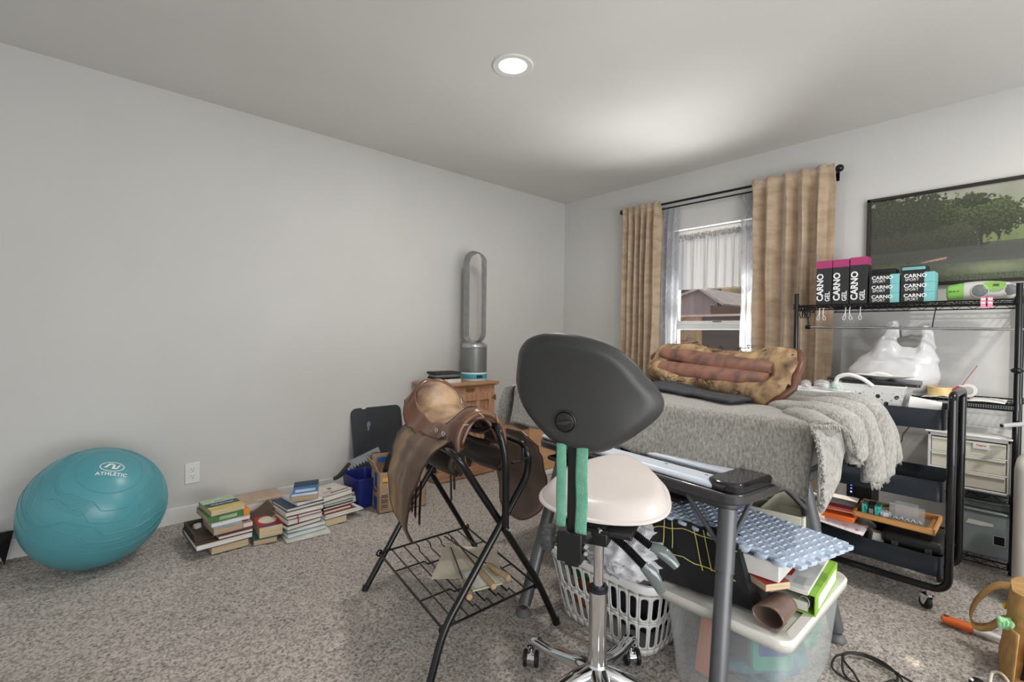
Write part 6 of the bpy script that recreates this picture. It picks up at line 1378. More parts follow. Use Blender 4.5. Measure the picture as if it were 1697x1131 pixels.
# ------------------------------------------------------------------ mid shelf: carrier bag, tape, red yarn ball
bagm = M('white_carrier_film', (208, 208, 208), 0.25, col2=(196, 196, 198), vscale=5, spec=0.6, bump=0.35, bscale=14)
t = thing('carrier_bag', 'bulging white plastic carrier bag standing on the middle wire shelf', 'plastic bag', (-0.26, -2.72, 0.81))
def cb(u, v):
    a = 2 * PI * u; c_, s_ = math.cos(a), math.sin(a)
    w = lerp_tab([(0, 0.165), (0.12, 0.200), (0.4, 0.205), (0.65, 0.180), (0.85, 0.140), (1, 0.120)], v); dd = lerp_tab([(0, 0.10), (0.3, 0.135), (0.7, 0.085), (1, 0.03)], v)
    yc = lerp_tab([(0, -2.70), (0.4, -2.72), (1, -2.775)], v)
    rise = 0.0
    y = yc - w * c_
    top = 1.085
    ear = 0.125 * math.exp(-(abs((y + 2.695) / 0.050)) ** 3) + 0.095 * math.exp(-(abs((y + 2.872) / 0.030)) ** 3)
    z = 0.806 + (top - 0.806) * v + ear * max(0, (v - 0.62) / 0.38) ** 1.1
    k = (0.010 * (0.5 - abs(noise.noise((a * 1.1 + z * 3, z * 7, 2.0))) * 2.2) + 0.004 * noise.noise((a * 4, v * 14, 7))) * min(1, v * 5 + 0.3)
    return (-0.255 - (dd + k) * s_, y + k * c_ * 0.6 - 0.25 * max(0, z - 1.09) * (1 if y > -2.78 else -0.3), z)
mb = MB(); mb.grid(cb, 120, 70, cu=True); n = 120; mb.add([cb(i / n, 0) for i in range(n)], [tuple(range(n))]); mb.build('bag_film', bagm, t, world=True, smooth=180)
mb = MB(); mb.ell((-0.27, -2.80, 1.085), (0.035, 0.075, 0.045), 24, 16); mb.v = [v + Vector((0, 0, 0.018 * noise.noise(v * 30))) for v in mb.v]; mb.build('grey_contents', M('grey_contents', (140, 138, 134), 0.8, col2=(110, 108, 106), vscale=14), t, world=True, smooth=180)
def roll(name, label, c, r, h, mat, inner=0.55, ax='z', group=None):
    t = thing(name, label, 'roll of tape', c, group=group, rot=(0, 0, 0))
    T = Matrix.Rotation(PI / 2, 4, 'Y') if ax == 'x' else Matrix.Identity(4)
    mb = MB(); mb.lathe([(r * inner, 0), (r, 0), (r, h), (r * inner, h), (r * inner, 0)], 36, T, cap=False); mb.build('tape_body', mat, t, bevel=0.001)
    mb = MB(); mb.lathe([(r * inner * 0.92, 0.0005), (r * inner, 0.0005), (r * inner, h - 0.0005), (r * inner * 0.92, h - 0.0005), (r * inner * 0.92, 0.0005)], 36, T, cap=False); mb.build('core', card, t)
roll('tape_roll', 'wide cream and yellow roll lying on the middle wire shelf right of the bag', (-0.33, -2.935, 0.8115), 0.050, 0.048, M('cream_yellow_tape', (224, 208, 168), 0.4, col2=(208, 176, 110), vscale=18))
t = thing('yarn_ball', 'red glossy ball on the middle wire shelf with a thin red stick rising from it', 'ball', (-0.335, -3.008, 0.81))
mb = MB(); mb.ell((-0.335, -3.008, 0.8405), (0.026, 0.026, 0.029), 28, 20); mb.v = [v + (v - Vector((-0.335, -3.008, 0.84))) * 0.10 * noise.noise(v * 60) for v in mb.v]; mb.build('ball', M('red_gloss', (206, 52, 44), 0.3, col2=(178, 34, 32), vscale=30), t, world=True, smooth=180)
mb = MB(); mb.cyl((-0.335, -3.010, 0.86), (-0.335, -3.072, 0.978), 0.0018, n=8); mb.build('stick', M('red_brown_stick', (168, 86, 74), 0.5), t, world=True)
mb = MB(); mb.lathe([(0.001, 0.0), (0.012, 0.004), (0.014, 0.010)], 16, Matrix.Translation((-0.335, -3.012, 0.865))); mb.build('white_tag', white_pl, t, world=True)
roll('white_roll', 'white plastic ring standing behind the red ball', (-0.27, -3.036, 0.845), 0.034, 0.02, white_pl, 0.6, 'x')
bpy.data.objects['white_roll']['category'] = 'roll'
t = tag(MB().grid(lambda u, v: (-0.425 + 0.14 * v, -2.87 - 0.145 * u, 0.8085 + 0.008 * math.sin(PI * u) * (1 - v)), 8, 6).build('leaflet', paper_m, solid=0.001), 'white leaflet overhanging the middle shelf edge below the cream roll', 'leaflet')
tag(MB().grid(lambda u, v: (-0.428 + 0.05 * v, -2.93 - 0.055 * u, 0.812 + 0.010 * math.sin(PI * u) * (1 - v)), 8, 6).build('teal_leaflet', M('teal_paper', (30, 100, 102), 0.5), solid=0.001), 'small dark teal card on the white leaflet on the middle shelf', 'card')
tag(MB().grid(lambda u, v: (-0.415 + 0.20 * v, -3.045 - 0.13 * u, 0.8065 + 0.004 * math.sin(PI * u)), 8, 6).build('paper_stack', paper_m, solid=0.004), 'white sheets of paper at the right end of the middle shelf', 'paper')
t = thing('black_keyboard', 'black perforated strip with grey dots lying on the middle shelf by the right post', 'keyboard', (-0.37, -3.12, 0.775))
mb = MB(); mb.bb((-0.425, -3.01, 0.779), (-0.408, -3.205, 0.799)); mb.build('strip', black_pl, t, world=True, bevel=0.002)
mb = MB()
for i in range(22):
    for j in range(2): mb.box((-0.4255, -3.018 - 0.0085 * i, 0.785 + 0.008 * j), (0.001, 0.0045, 0.0035))
mb.build('dots', M('grey_dots', (140, 142, 146), 0.5), t, world=True)
t = thing('grey_pipe', 'short light grey tube poking out beside the right shelf post', 'tube', (-0.43, -3.19, 0.70))
mb = MB(); mb.tube([(-0.50, -3.17, 0.712), (-0.40, -3.26, 0.724)], 0.010, 16); mb.build('pipe', M('light_grey_tube', (176, 176, 174), 0.4), t, world=True)
mb = MB(); mb.cyl((-0.5035, -3.167, 0.7115), (-0.498, -3.172, 0.712), 0.006, n=12); mb.build('bore', black_ink, t, world=True)
# ------------------------------------------------------------------ drawers and clear bin
t = thing('drawer_tower', 'white plastic three drawer organiser on the lower wire shelf', 'drawer unit', (-0.23, -3.05, 0.365))
mb = MB(); Y_, Z0, Z1 = (-2.90, -3.198), 0.365, 0.632
for a, b in (((-0.40, -2.90, Z1 - 0.018), (-0.07, -3.198, Z1)), ((-0.40, -2.90, Z0), (-0.07, -3.198, Z0 + 0.012)), ((-0.40, -2.90, Z0), (-0.07, -2.912, Z1)), ((-0.40, -3.186, Z0), (-0.07, -3.198, Z1)), ((-0.09, -2.90, Z0), (-0.07, -3.198, Z1))): mb.bb(a, b)
for k in range(1, 3): mb.bb((-0.40, -2.90, Z0 + 0.012 + k * 0.079 - 0.004), (-0.07, -3.198, Z0 + 0.012 + k * 0.079 + 0.003))
mb.build('frame', white_pl, t, world=True, bevel=0.003)
mb = MB(); mb.bb((-0.42, -2.89, Z1), (-0.06, -3.205, Z1 + 0.010)); mb.build('top_panel', white_pl, t, world=True, bevel=0.004)
ivory = M('ivory_plastic', (228, 225, 210), 0.35, col2=(220, 217, 202), vscale=3)
for k in range(3):
    z = Z0 + 0.014 + k * 0.079
    mb = MB(); mb.bb((-0.398, -2.915, z + 0.002), (-0.392, -3.183, z + 0.072)); mb.bb((-0.406, -2.915, z + 0.062), (-0.392, -3.183, z + 0.072)); mb.bb((-0.392, -2.92, z + 0.004), (-0.10, -3.178, z + 0.05)); mb.build('drawer', ivory, t, world=True, bevel=0.002)
mb = MB(); mb.prism(rrect(0.058, 0.030, 0.006), 0, 0.0008, Matrix(((0, 0, -1, -0.4065), (-1, 0, 0, -3.098), (0, 1, 0, Z1 - 0.042), (0, 0, 0, 1)))); st = mb.build('brand_sticker', white_pl, t, world=True)
text('Viagran', 0.012, Matrix(((0, 0, -1, -0.4078), (-1, 0, 0, -3.098), (0, 1, 0, Z1 - 0.038), (0, 0, 0, 1))), 0.0002, 0.0002).build('sticker_lettering', M('orange_ink', (200, 90, 50), 0.6), st, world=True, smooth=0)
clearbin = frosted('smoky_clear_plastic', (172, 186, 188), 0.62, 0.25)
t = thing('lidded_clear_bin', 'translucent grey-blue lidded bin on the bottom wire shelf with a black square on its front', 'storage bin', (-0.23, -3.12, 0.05))
mb = MB(); mb.bb((-0.395, -3.03, 0.052), (-0.07, -3.21, 0.262)); mb.build('bin_body', clearbin, t, world=True, bevel=0.012)
mb = MB(); mb.bb((-0.402, -3.02, 0.264), (-0.06, -3.215, 0.280)); mb.bb((-0.385, -3.035, 0.280), (-0.08, -3.21, 0.318)); mb.build('lid', frosted('smoky_lid', (132, 140, 140), 0.8, 0.3), t, world=True, bevel=0.01)
mb = MB(); mb.bb((-0.3975, -3.150, 0.125), (-0.395, -3.185, 0.165)); mb.build('black_square', black_ink, t, world=True)
mb = MB(); mb.bb((-0.3970, -3.146, 0.121), (-0.3955, -3.189, 0.169)); mb.build('square_border', white_pl, t, world=True)
mb = MB(); mb.prism([(-0.05, -0.01), (-0.04, 0.012), (0.045, 0.008), (0.048, -0.006), (0.0, -0.012)], 0, 0.0008, Matrix(((0, 0, -1, -0.3957), (-1, 0, 0, -3.100), (0, 1, 0, 0.212), (0, 0, 0, 1)))); mb.build('torn_label', paper_m, t, world=True)
lump('packed_clothes', 'pale bundled things filling the translucent bin on the bottom shelf', 'clothes', (-0.23, -3.115, 0.135), (0.14, 0.085, 0.075), M('pale_bundle', (160, 176, 176), 0.7, col2=(120, 136, 138), vscale=20), 0.15, 9, 31)
bpy.data.objects['packed_clothes'].location = (-0.23, -3.115, 0.06)

# ------------------------------------------------------------------ utility cart
t = thing('utility_cart', 'dark three-tier metal utility cart on casters in front of the shelving', 'cart', (-0.93, -2.75, 0))
KX0, KX1, KY0, KY1 = -1.075, -0.775, -2.42, -3.035
TBR = 0.0145
for x in (KX0 - 0.012, KX1 + 0.012):
    mb = MB(); lp = fillet([(x, KY0 + 0.03, 0.865), (x, KY0 + 0.03, 0.095), (x, KY1 - 0.022, 0.095), (x, KY1 - 0.022, 0.865)], 0.06, 8); mb.tube(lp, TBR, 14); mb.build('side_frame', black_mt, t, world=True)
for y in (KY0 + 0.03, KY1 - 0.022):
    mb = MB(); mb.tube(fillet([(KX0 - 0.012, y, 0.60), (KX0 - 0.012, y, 0.885), (KX1 + 0.012, y, 0.885), (KX1 + 0.012, y, 0.60)], 0.035, 8), TBR * 1.02, 14); mb.build('push_bar', black_mt, t, world=True)
def ctray(z):
    mb = MB(); h = 0.082; o = [((KX0 + KX1) / 2 + x, (KY0 + KY1) / 2 + y) for x, y in rrect(KX1 - KX0, abs(KY1 - KY0), 0.025, 5)]; n = len(o)
    vs = [(x, y, z - h) for x, y in o] + [(x, y, z) for x, y in o]
    mb.add(vs, [(j, (j + 1) % n, n + (j + 1) % n, n + j) for j in range(n)] + [tuple(range(n))])
    mb.build('tray', navy_mt, t, world=True, solid=0.0025, smooth=40)
    for x in (KX0, KX1):
        for y in (KY0 + 0.015, KY1 - 0.008):
            MB().cyl((x, y, z - 0.03), (x + (-0.012 if x == KX0 else 0.012), y + (0.01 if y > -2.6 else -0.01), z - 0.03), 0.005, n=8).build('tray_bolt', black_pl, t, world=True)
for z in (0.820, 0.527, 0.222): ctray(z)
for i, (x, y, a) in enumerate(((KX0 - 0.012, KY1 + 0.035, 0.9), (KX1 + 0.012, KY1 + 0.035, 0.3), (KX0 - 0.012, KY0 - 0.05, 1.4), (KX1 + 0.012, KY0 - 0.05, 2.2))):
    w = Vector((-math.sin(a), math.cos(a), 0)); f_ = Vector((math.cos(a), math.sin(a), 0)); c = Vector((x, y, 0))
    mb = MB(); mb.cyl(c + Z * 0.056, c + Z * 0.085, 0.010, n=12)
    for s_ in (-1, 1):
        T = frame(c + w * s_ * 0.013, f_, Z); mb.prism([(-0.020, 0.062), (0.020, 0.062), (0.012, 0.024), (0.002, 0.018), (-0.004, 0.024)], -0.0012, 0.0012, Matrix.Translation(f_ * 0.010) @ T)
    mb.box(c + Z * 0.060 + f_ * 0.008, (0.04, 0.03, 0.004), rz=a); fk = mb.build('caster_fork', chrome, t, world=True)
    mb = MB(); T = frame(c + f_ * 0.014 + Z * 0.0265, f_, Z); mb.lathe([(0.008, -0.009), (0.0235, -0.009), (0.0265, -0.005), (0.0265, 0.005), (0.0235, 0.009), (0.008, 0.009)], 24, T); mb.build('wheel', black_pl, fk, world=True)
# things on the cart
t = thing('perforated_basket', 'white plastic basket with round holes and arched handles on the cart top', 'basket', (-0.93, -2.77, 0.742))
mb = MB(); W0, D0, W1, D1_, HH = 0.21, 0.19, 0.24, 0.25, 0.135
cxb, cyb = -0.93, -2.775
def side_fn(k):
    def fn(u, v):
        z = v; f_ = v / HH; w = W0 + (W1 - W0) * f_; d = D0 + (D1_ - D0) * f_
        P_ = [(-w / 2, d / 2), (-w / 2, -d / 2), (w / 2, -d / 2), (w / 2, d / 2)]; a = Vector(P_[k]); b = Vector(P_[(k + 1) % 4]); p = a.lerp(b, u)
        return Vector((cxb + p.x, cyb + p.y, 0.762 + z))
    return fn
for k in range(4):
    fn = side_fn(k); ncl = 7
    for i in range(ncl):
        u0, u1 = i / ncl, (i + 1) / ncl; mb.grid(lambda a, b: fn(u0 + (u1 - u0) * a, 0.0 + 0.015 * b), 1, 1); mb.grid(lambda a, b: fn(u0 + (u1 - u0) * a, 0.105 + 0.03 * b), 1, 1)
        for j in range(3):
            z0_ = 0.015 + 0.03 * j; r_ = 0.0095; cu, cv = (u0 + u1) / 2 , z0_ + 0.015; ln = 0.25; n = 16; o = []; ii = []
            for q in range(n):
                a = 2 * PI * (q + 0.5) / n; c_, s_ = math.cos(a), math.sin(a); m_ = max(abs(c_), abs(s_)); o.append((cu + c_ / m_ * (u1 - u0) / 2, cv + s_ / m_ * 0.015)); ii.append((cu + r_ / ln * 1.0 * c_, cv + r_ * s_))
            if (i + j) % 2 or j == 1 and i % 3 == 0: mb.grid(lambda a, b: fn(u0 + (u1 - u0) * a, z0_ + 0.03 * b), 1, 1)
            else: mb.add([fn(*p) for p in o] + [fn(*p) for p in ii], [(q, (q + 1) % n, n + (q + 1) % n, n + q) for q in range(n)])
mb.build('perforated_wall', white_pl, t, world=True, solid=0.0016, smooth=0)
mb = MB(); mb.bb((cxb - W0 / 2, cyb - D0 / 2, 0.742), (cxb + W0 / 2, cyb + D0 / 2, 0.745)); mb.build('floor_panel', white_pl, t, world=True)
mb = MB(); mb.tube([(cxb - W1 / 2, cyb + D1_ / 2, 0.897), (cxb - W1 / 2, cyb - D1_ / 2, 0.897), (cxb + W1 / 2, cyb - D1_ / 2, 0.897), (cxb + W1 / 2, cyb + D1_ / 2, 0.897)], 0.004, 8, closed=True); mb.build('rim', white_pl, t, world=True)
for x, y_a, y_b in ((cxb - W1 / 2 - 0.002, cyb + 0.125, cyb + 0.005), (cxb + W1 / 2, cyb + 0.06, cyb - 0.06)):
    mb = MB(); mb.tube(cat([(x, y_a, 0.895), (x - 0.004, y_a - 0.010, 0.925), (x - 0.006, (y_a + y_b) / 2 + 0.01, 0.940), (x - 0.004, y_b + 0.02, 0.926), (x, y_b - 0.02, 0.895)], 7), 0.009, 12, flat=((1, 0, 0), 2.2) if False else None); mb.build('arched_handle', white_pl, t, world=True)
t = thing('laptop', 'closed dark grey laptop lying across the white perforated basket', 'laptop', (-0.93, -2.77, 0.90))
lt = frame((-0.905, -2.765, 0.903), (0.10, -0.99, -0.035), (0.99, 0.10, 0))
mb = MB(); mb.prism(rrect(0.34, 0.23, 0.014), 0.0, 0.008, lt); mb.build('base', M('laptop_dark', (58, 58, 60), 0.3, metal=0.4), t, world=True, bevel=0.002)
mb = MB(); mb.prism(rrect(0.34, 0.23, 0.014), 0.009, 0.015, lt @ Matrix.Rotation(R(1.0), 4, 'X')); mb.build('screen_lid', MATS['laptop_dark'], t, world=True, bevel=0.002)
t = thing('white_plate', 'white oval dish tucked under the laptop on the basket', 'dish', (-0.95, -2.79, 0.888))
mb = MB(); mb.lathe([(0.001, 0.0), (0.06, 0.001), (0.085, 0.010), (0.087, 0.012), (0.06, 0.004), (0.001, 0.003)], 40, Matrix.Translation((-0.89, -2.80, 0.925)) @ Matrix.Diagonal((1, 1.25, 1, 1)), cap=False); mb.build('dish_body', white_pl, t, world=True)
jar_g = frosted('clear_jar', (225, 235, 232), 0.25, 0.05)
for i, (lab, x, y, r_, c1) in enumerate([('clear dome jar with red contents, leftmost behind the blanket fold', -1.16, -2.560, 0.022, (170, 60, 66)), ('larger clear dome jar with dark red contents behind the blanket', -1.08, -2.60, 0.030, (130, 56, 60)), ('small clear jar between the red and green jars', -1.13, -2.632, 0.018, (200, 200, 206)),
    ('clear dome jar with green contents beside the white basket', -1.13, -2.672, 0.026, (70, 140, 110)), ('clear jar with white cap behind the green one', -1.04, -2.655, 0.022, (220, 220, 224))]):
    t = thing('glass_jar', lab, 'jar', (x, y, 0.87), group='little clear jars')
    mb = MB(); mb.lathe([(r_, 0.0), (r_ * 1.05, 0.010), (r_ * 0.95, 0.026), (r_ * 0.6, 0.038), (0.001, 0.042)], 24, Matrix.Translation((x, y, 0.870))); mb.build('glass', jar_g, t, world=True)
    mb = MB(); mb.ell((x, y, 0.885), (r_ * 0.75, r_ * 0.75, 0.012), 16, 10); mb.build('contents', M('jar_col_%d' % i, c1, 0.5, col2=(226, 226, 226), vscale=90), t, world=True)
t = tag(MB().bb((-1.20, -2.48, 0.78), (-0.985, -2.71, 0.868)).build('jar_box', M('pale_card', (214, 216, 220), 0.7), bevel=0.004), 'pale box under the clear jars at the left end of the cart top', 'box')
t = thing('folded_white_paper', 'white folded paper standing in the top cart tray', 'paper', (-0.99, -2.95, 0.742))
mb = MB(); mb.add([(-1.03, -2.90, 0.745), (-0.90, -3.00, 0.745), (-0.90, -3.005, 0.835), (-1.02, -2.915, 0.862), (-0.90, -2.93, 0.80)], [(0, 1, 2, 3), (2, 3, 4)]); mb.build('sheet', paper_m, t, world=True, solid=0.001, smooth=0)
# middle tray
t = thing('black_device', 'flat black device boxes lying in the left of the middle cart tray', 'device', (-0.95, -2.62, 0.447))
mb = MB(); mb.bb((-1.06, -2.46, 0.448), (-0.82, -2.74, 0.535)); mb.build('device_body', black_pl, t, world=True, bevel=0.004)
mb = MB(); mb.cyl((-1.061, -2.725, 0.51), (-1.058, -2.725, 0.51), 0.006, n=12); mb.build('port', silver, t, world=True)
t = thing('white_open_carton', 'white open carton leaning in the middle cart tray behind the blanket', 'box', (-0.88, -2.82, 0.447))
mb = MB(); mb.bb((-0.15, -0.10, 0), (0.15, 0.10, 0.11), Matrix.Translation((-0.90, -2.72, 0.50)) @ Matrix.Rotation(R(8), 4, 'X')); mb.build('carton_body', M('off_white_card', (206, 204, 198), 0.7), t, world=True, bevel=0.002)
tag(MB().tube(cat([(-0.30, -2.86, 0.79), (-0.33, -2.85, 0.70), (-0.40, -2.80, 0.60), (-0.42, -2.79, 0.55), (-0.50, -2.70, 0.40)], 8), 0.003, 8).build('hanging_cable', black_pl), 'black cable hanging down between the cart trays', 'cable')
# bottom tray contents
t = thing('hard_case', 'black rounded hard plastic case in the right of the bottom cart tray', 'case', (-0.93, -2.95, 0.142))
mb = MB(); mb.box((-0.95, -2.935, 0.180), (0.20, 0.195, 0.072)); mb.build('lower_shell', black_pl, t, world=True, bevel=0.018, bseg=4)
mb = MB(); mb.box((-0.95, -2.935, 0.243), (0.21, 0.205, 0.055)); mb.build('lid', MATS['black_plastic'], t, world=True, bevel=0.02, bseg=4)
for y in (-2.88, -2.99):
    mb = MB(); mb.box((-1.056, y, 0.215), (0.008, 0.024, 0.045)); mb.build('latch', shade_m, t, world=True, bevel=0.002)
t = thing('steel_pan', 'silver metal bowl with rolled rim in the left of the bottom cart tray', 'bowl', (-0.95, -2.66, 0.142))
mb = MB(); mb.lathe([(0.06, 0.0), (0.09, 0.03), (0.112, 0.088), (0.122, 0.094), (0.120, 0.098), (0.108, 0.092), (0.086, 0.034), (0.055, 0.005)], 48, Matrix.Translation((-0.955, -2.675, 0.143)), cap=True); mb.build('bowl', M('brushed_steel', (176, 174, 172), 0.3, metal=0.9), t, world=True)
t = thing('small_grey_box', 'small grey cardboard box standing between the bowl and the black case', 'box', (-1.02, -2.80, 0.142))
mb = MB(); mb.box((-1.02, -2.805, 0.195), (0.05, 0.045, 0.10), rz=0.5, rx=0.15); mb.build('box_body', M('light_grey_card', (176, 172, 166), 0.7), t, world=True, bevel=0.001)
wtm = M('light_wood', (206, 152, 92), 0.5, col2=(186, 130, 74), stretch=(1, 1, 8), vscale=6)
t = thing('wooden_tray', 'light wooden tray bridging the top of the bottom cart tray', 'tray', (-0.95, -2.86, 0.272))
wt = frame((-1.055, -2.725, 0.300), (0.0, -1, -0.01), (1, 0.0, 0.04))
mb = MB()
for a, b in (((0, 0, 0), (0.285, 0.21, 0.005)), ((0, 0, 0), (0.285, 0.010, 0.026)), ((0, 0.20, 0), (0.285, 0.21, 0.026)), ((0, 0, 0), (0.010, 0.21, 0.026)), ((0.275, 0, 0), (0.285, 0.21, 0.026))): mb.bb(a, b, wt)
mb.build('tray_body', wtm, t, world=True, bevel=0.0015)
t = thing('turquoise_packet', 'small turquoise patterned box with black band on the wooden tray', 'box', (-1.02, -2.755, 0.31))
tb = wt @ Matrix.Translation((0.030, 0.03, 0.006)) @ Matrix.Rotation(R(4), 4, 'Z')
mb = MB(); mb.bb((0, 0, 0), (0.068, 0.06, 0.052), tb); mb.build('box_body', M('turquoise_pattern', (84, 196, 180), 0.5, col2=(34, 120, 112), vscale=130, lo=0.45, hi=0.5), t, world=True, bevel=0.001)
mb = MB(); mb.bb((0.021, -0.0006, -0.0004), (0.047, 0.0606, 0.0526), tb); mb.build('black_band', black_ink, t, world=True)
mb = MB(); mb.bb((0.026, -0.0010, 0.012), (0.042, -0.0004, 0.036), tb); mb.build('band_label', MATS['grey_dots'], t, world=True)
t = thing('clear_blister', 'clear moulded plastic blister packaging standing on the wooden tray', 'packaging', (-0.98, -2.89, 0.31))
clp = frosted('clear_blister', (215, 222, 224), 0.22, 0.08)
mb = MB(); mb.bb((0.125, 0.05, 0.007), (0.245, 0.055, 0.085), wt); mb.bb((0.125, 0.02, 0.006), (0.255, 0.16, 0.010), wt); mb.bb((0.14, 0.10, 0.01), (0.22, 0.104, 0.07), wt @ Matrix.Rotation(R(10), 4, 'X')); mb.build('blister', clp, t, world=True, bevel=0.003)
mb = MB()
for k in range(5): mb.tube(cat([wt @ Vector((0.14 + 0.02 * k, 0.045, 0.02)), wt @ Vector((0.148 + 0.02 * k, 0.042, 0.030 + 0.002 * (k % 2))), wt @ Vector((0.156 + 0.02 * k, 0.045, 0.022))], 4), 0.0022, 6)
mb.build('moulded_ribs', M('pale_rib', (220, 224, 226), 0.2), t, world=True)
lump('crumpled_tissue', 'crumpled white tissue beside the turquoise box on the wooden tray', 'tissue', (-0.985, -2.825, 0.322), (0.035, 0.028, 0.016), whitecloth, 0.3, 14, 41, ridged=True)
t = tag(MB().grid(lambda u, v: (-1.00 + 0.07 * v, -2.80 - 0.06 * u, 0.345 + 0.012 * u), 4, 4).build('brown_card', card, solid=0.0015), 'small brown card tilted behind the turquoise box', 'card')
t = thing('orange_folder', 'bright orange plastic folder on top of the bowl in the bottom cart tray', 'folder', (-1.00, -2.64, 0.29))
og = M('orange_plastic', (236, 110, 44), 0.45)
mb = MB(); mb.bb((0, 0, 0), (0.135, 0.19, 0.022), frame((-1.075, -2.60, 0.272), (0.05, -1, -0.02), (1, 0.05, 0.02))); mb.build('cover', og, t, world=True, bevel=0.003)
for i, (lab, z, c, x) in enumerate((('white and pink magazine on the orange folder', 0.312, (222, 190, 196), 0.0), ('white and red striped magazine topmost over the orange folder', 0.322, (226, 220, 224), 0.015))):
    t = thing('magazine', lab, 'magazine', (-1.03, -2.62, z))
    T = frame((-1.085 + x, -2.545, z - 0.004 * i), (0.10, -1, 0.0), (1, 0.10, 0.03)); mb = MB(); mb.bb((0, 0, 0), (0.185, 0.20, 0.006), T); mb.build('pages', bookmat(c), t, world=True)
    mb = MB(); mb.bb((0.0, -0.0006, 0.002), (0.185, 0.05, 0.0066), T); mb.build('red_band', bookmat((176, 52, 62) if i else (222, 112, 70)), t, world=True)
t = thing('printed_wrap', 'white paper wrap with small coloured spots draped in the steel bowl', 'paper', (-1.04, -2.66, 0.25))
mb = MB(); mb.grid(lambda u, v: (-1.09 + 0.10 * v, -2.555 - 0.22 * u, 0.252 + 0.018 * v - 0.020 * u), 8, 4); mb.build('sheet', M('spotted_paper', (226, 224, 226), 0.6, col2=(200, 90, 90), vscale=55, vdetail=0, lo=0.27, hi=0.30), t, world=True, solid=0.001)
t = thing('router', 'black upright network router with lit blue and green lamps behind the cart', 'router', (-0.58, -2.635, 0.20))
mb = MB(); mb.box((-0.57, -2.62, 0.29), (0.14, 0.045, 0.18), rz=R(8)); mb.bb((-0.50, -2.70, 0.20), (-0.62, -2.56, 0.215)); mb.build('housing', black_pl, t, world=True, bevel=0.006)
for k, c in enumerate(((90, 220, 190), (120, 150, 255), (90, 110, 255), (130, 200, 255))):
    mb = MB(); mb.ell((-0.642, -2.628, 0.352 - 0.018 * k), (0.003, 0.004, 0.004), 10, 8); mb.build('indicator_lamp', M('led_%d' % k, c, 0.4, emit=c, estr=2.5), t, world=True)
mb = MB(); mb.bb((-0.50, -2.64, 0.21), (-0.64, -2.72, 0.375)); mb.build('side_unit', black_pl, t, world=True, bevel=0.004)
tag(MB().bb((-0.67, -2.50, 0.0), (-0.45, -2.75, 0.199)).build('router_stand', M('wood_dark_box', (86, 62, 48), 0.6), bevel=0.004), 'low brown box behind the cart carrying the router', 'box')
tag(MB().tube(cat([(-0.60, -2.50, 0.44), (-0.70, -2.46, 0.36), (-0.84, -2.40, 0.335), (-0.92, -2.34, 0.32)], 8), 0.0035, 8).build('router_cable', black_pl), 'black cable sloping down left of the router', 'cable')
tag(MB().lathe([(0.030, 0.0), (0.036, 0.09), (0.034, 0.09), (0.028, 0.004)], 24, Matrix.Translation((-0.86, -2.31, 0.33))).build('white_cup', white_pl), 'small white cup beside the blanket corner, left of the cart', 'cup')
tag(MB().bb((-0.95, -2.20, 0.0), (-0.70, -2.385, 0.329)).build('small_stool', M('grey_crate', (120, 122, 126), 0.6), bevel=0.006), 'grey crate under the white cup left of the cart', 'crate')

# ------------------------------------------------------------------ framed landscape picture
t = thing('framed_picture', 'wide dark-framed landscape picture of trees hung on the right wall', 'picture', (-0.02, -3.03, 1.42))
PY0, PY1, PZ0, PZ1 = -2.540, -3.56, 1.418, 1.968
mb = MB()
for a, b in (((-0.028, PY0, PZ0), (-0.004, PY0 - 0.018, PZ1)), ((-0.028, PY1 + 0.018, PZ0), (-0.004, PY1, PZ1)), ((-0.028, PY0, PZ0), (-0.004, PY1, PZ0 + 0.018)), ((-0.028, PY0, PZ1 - 0.018), (-0.004, PY1, PZ1))): mb.bb(a, b)
mb.build('frame', M('black_brown_frame', (40, 34, 30), 0.4, vscale=5), t, world=True, bevel=0.002)
pm = bpy.data.materials.new('painted_landscape'); pm.use_nodes = True; nt = pm.node_tree; b = nt.nodes['Principled BSDF']; at = nt.nodes.new('ShaderNodeVertexColor'); at.layer_name = 'paint'; nt.links.new(at.outputs[0], b.inputs['Base Color']); b.inputs['Roughness'].default_value = 0.25
nx_, nz_ = 300, 170
def mixc(a, b, t_): t_ = max(0, min(1, t_)); return tuple(a[i] + (b[i] - a[i]) * t_ for i in range(3))
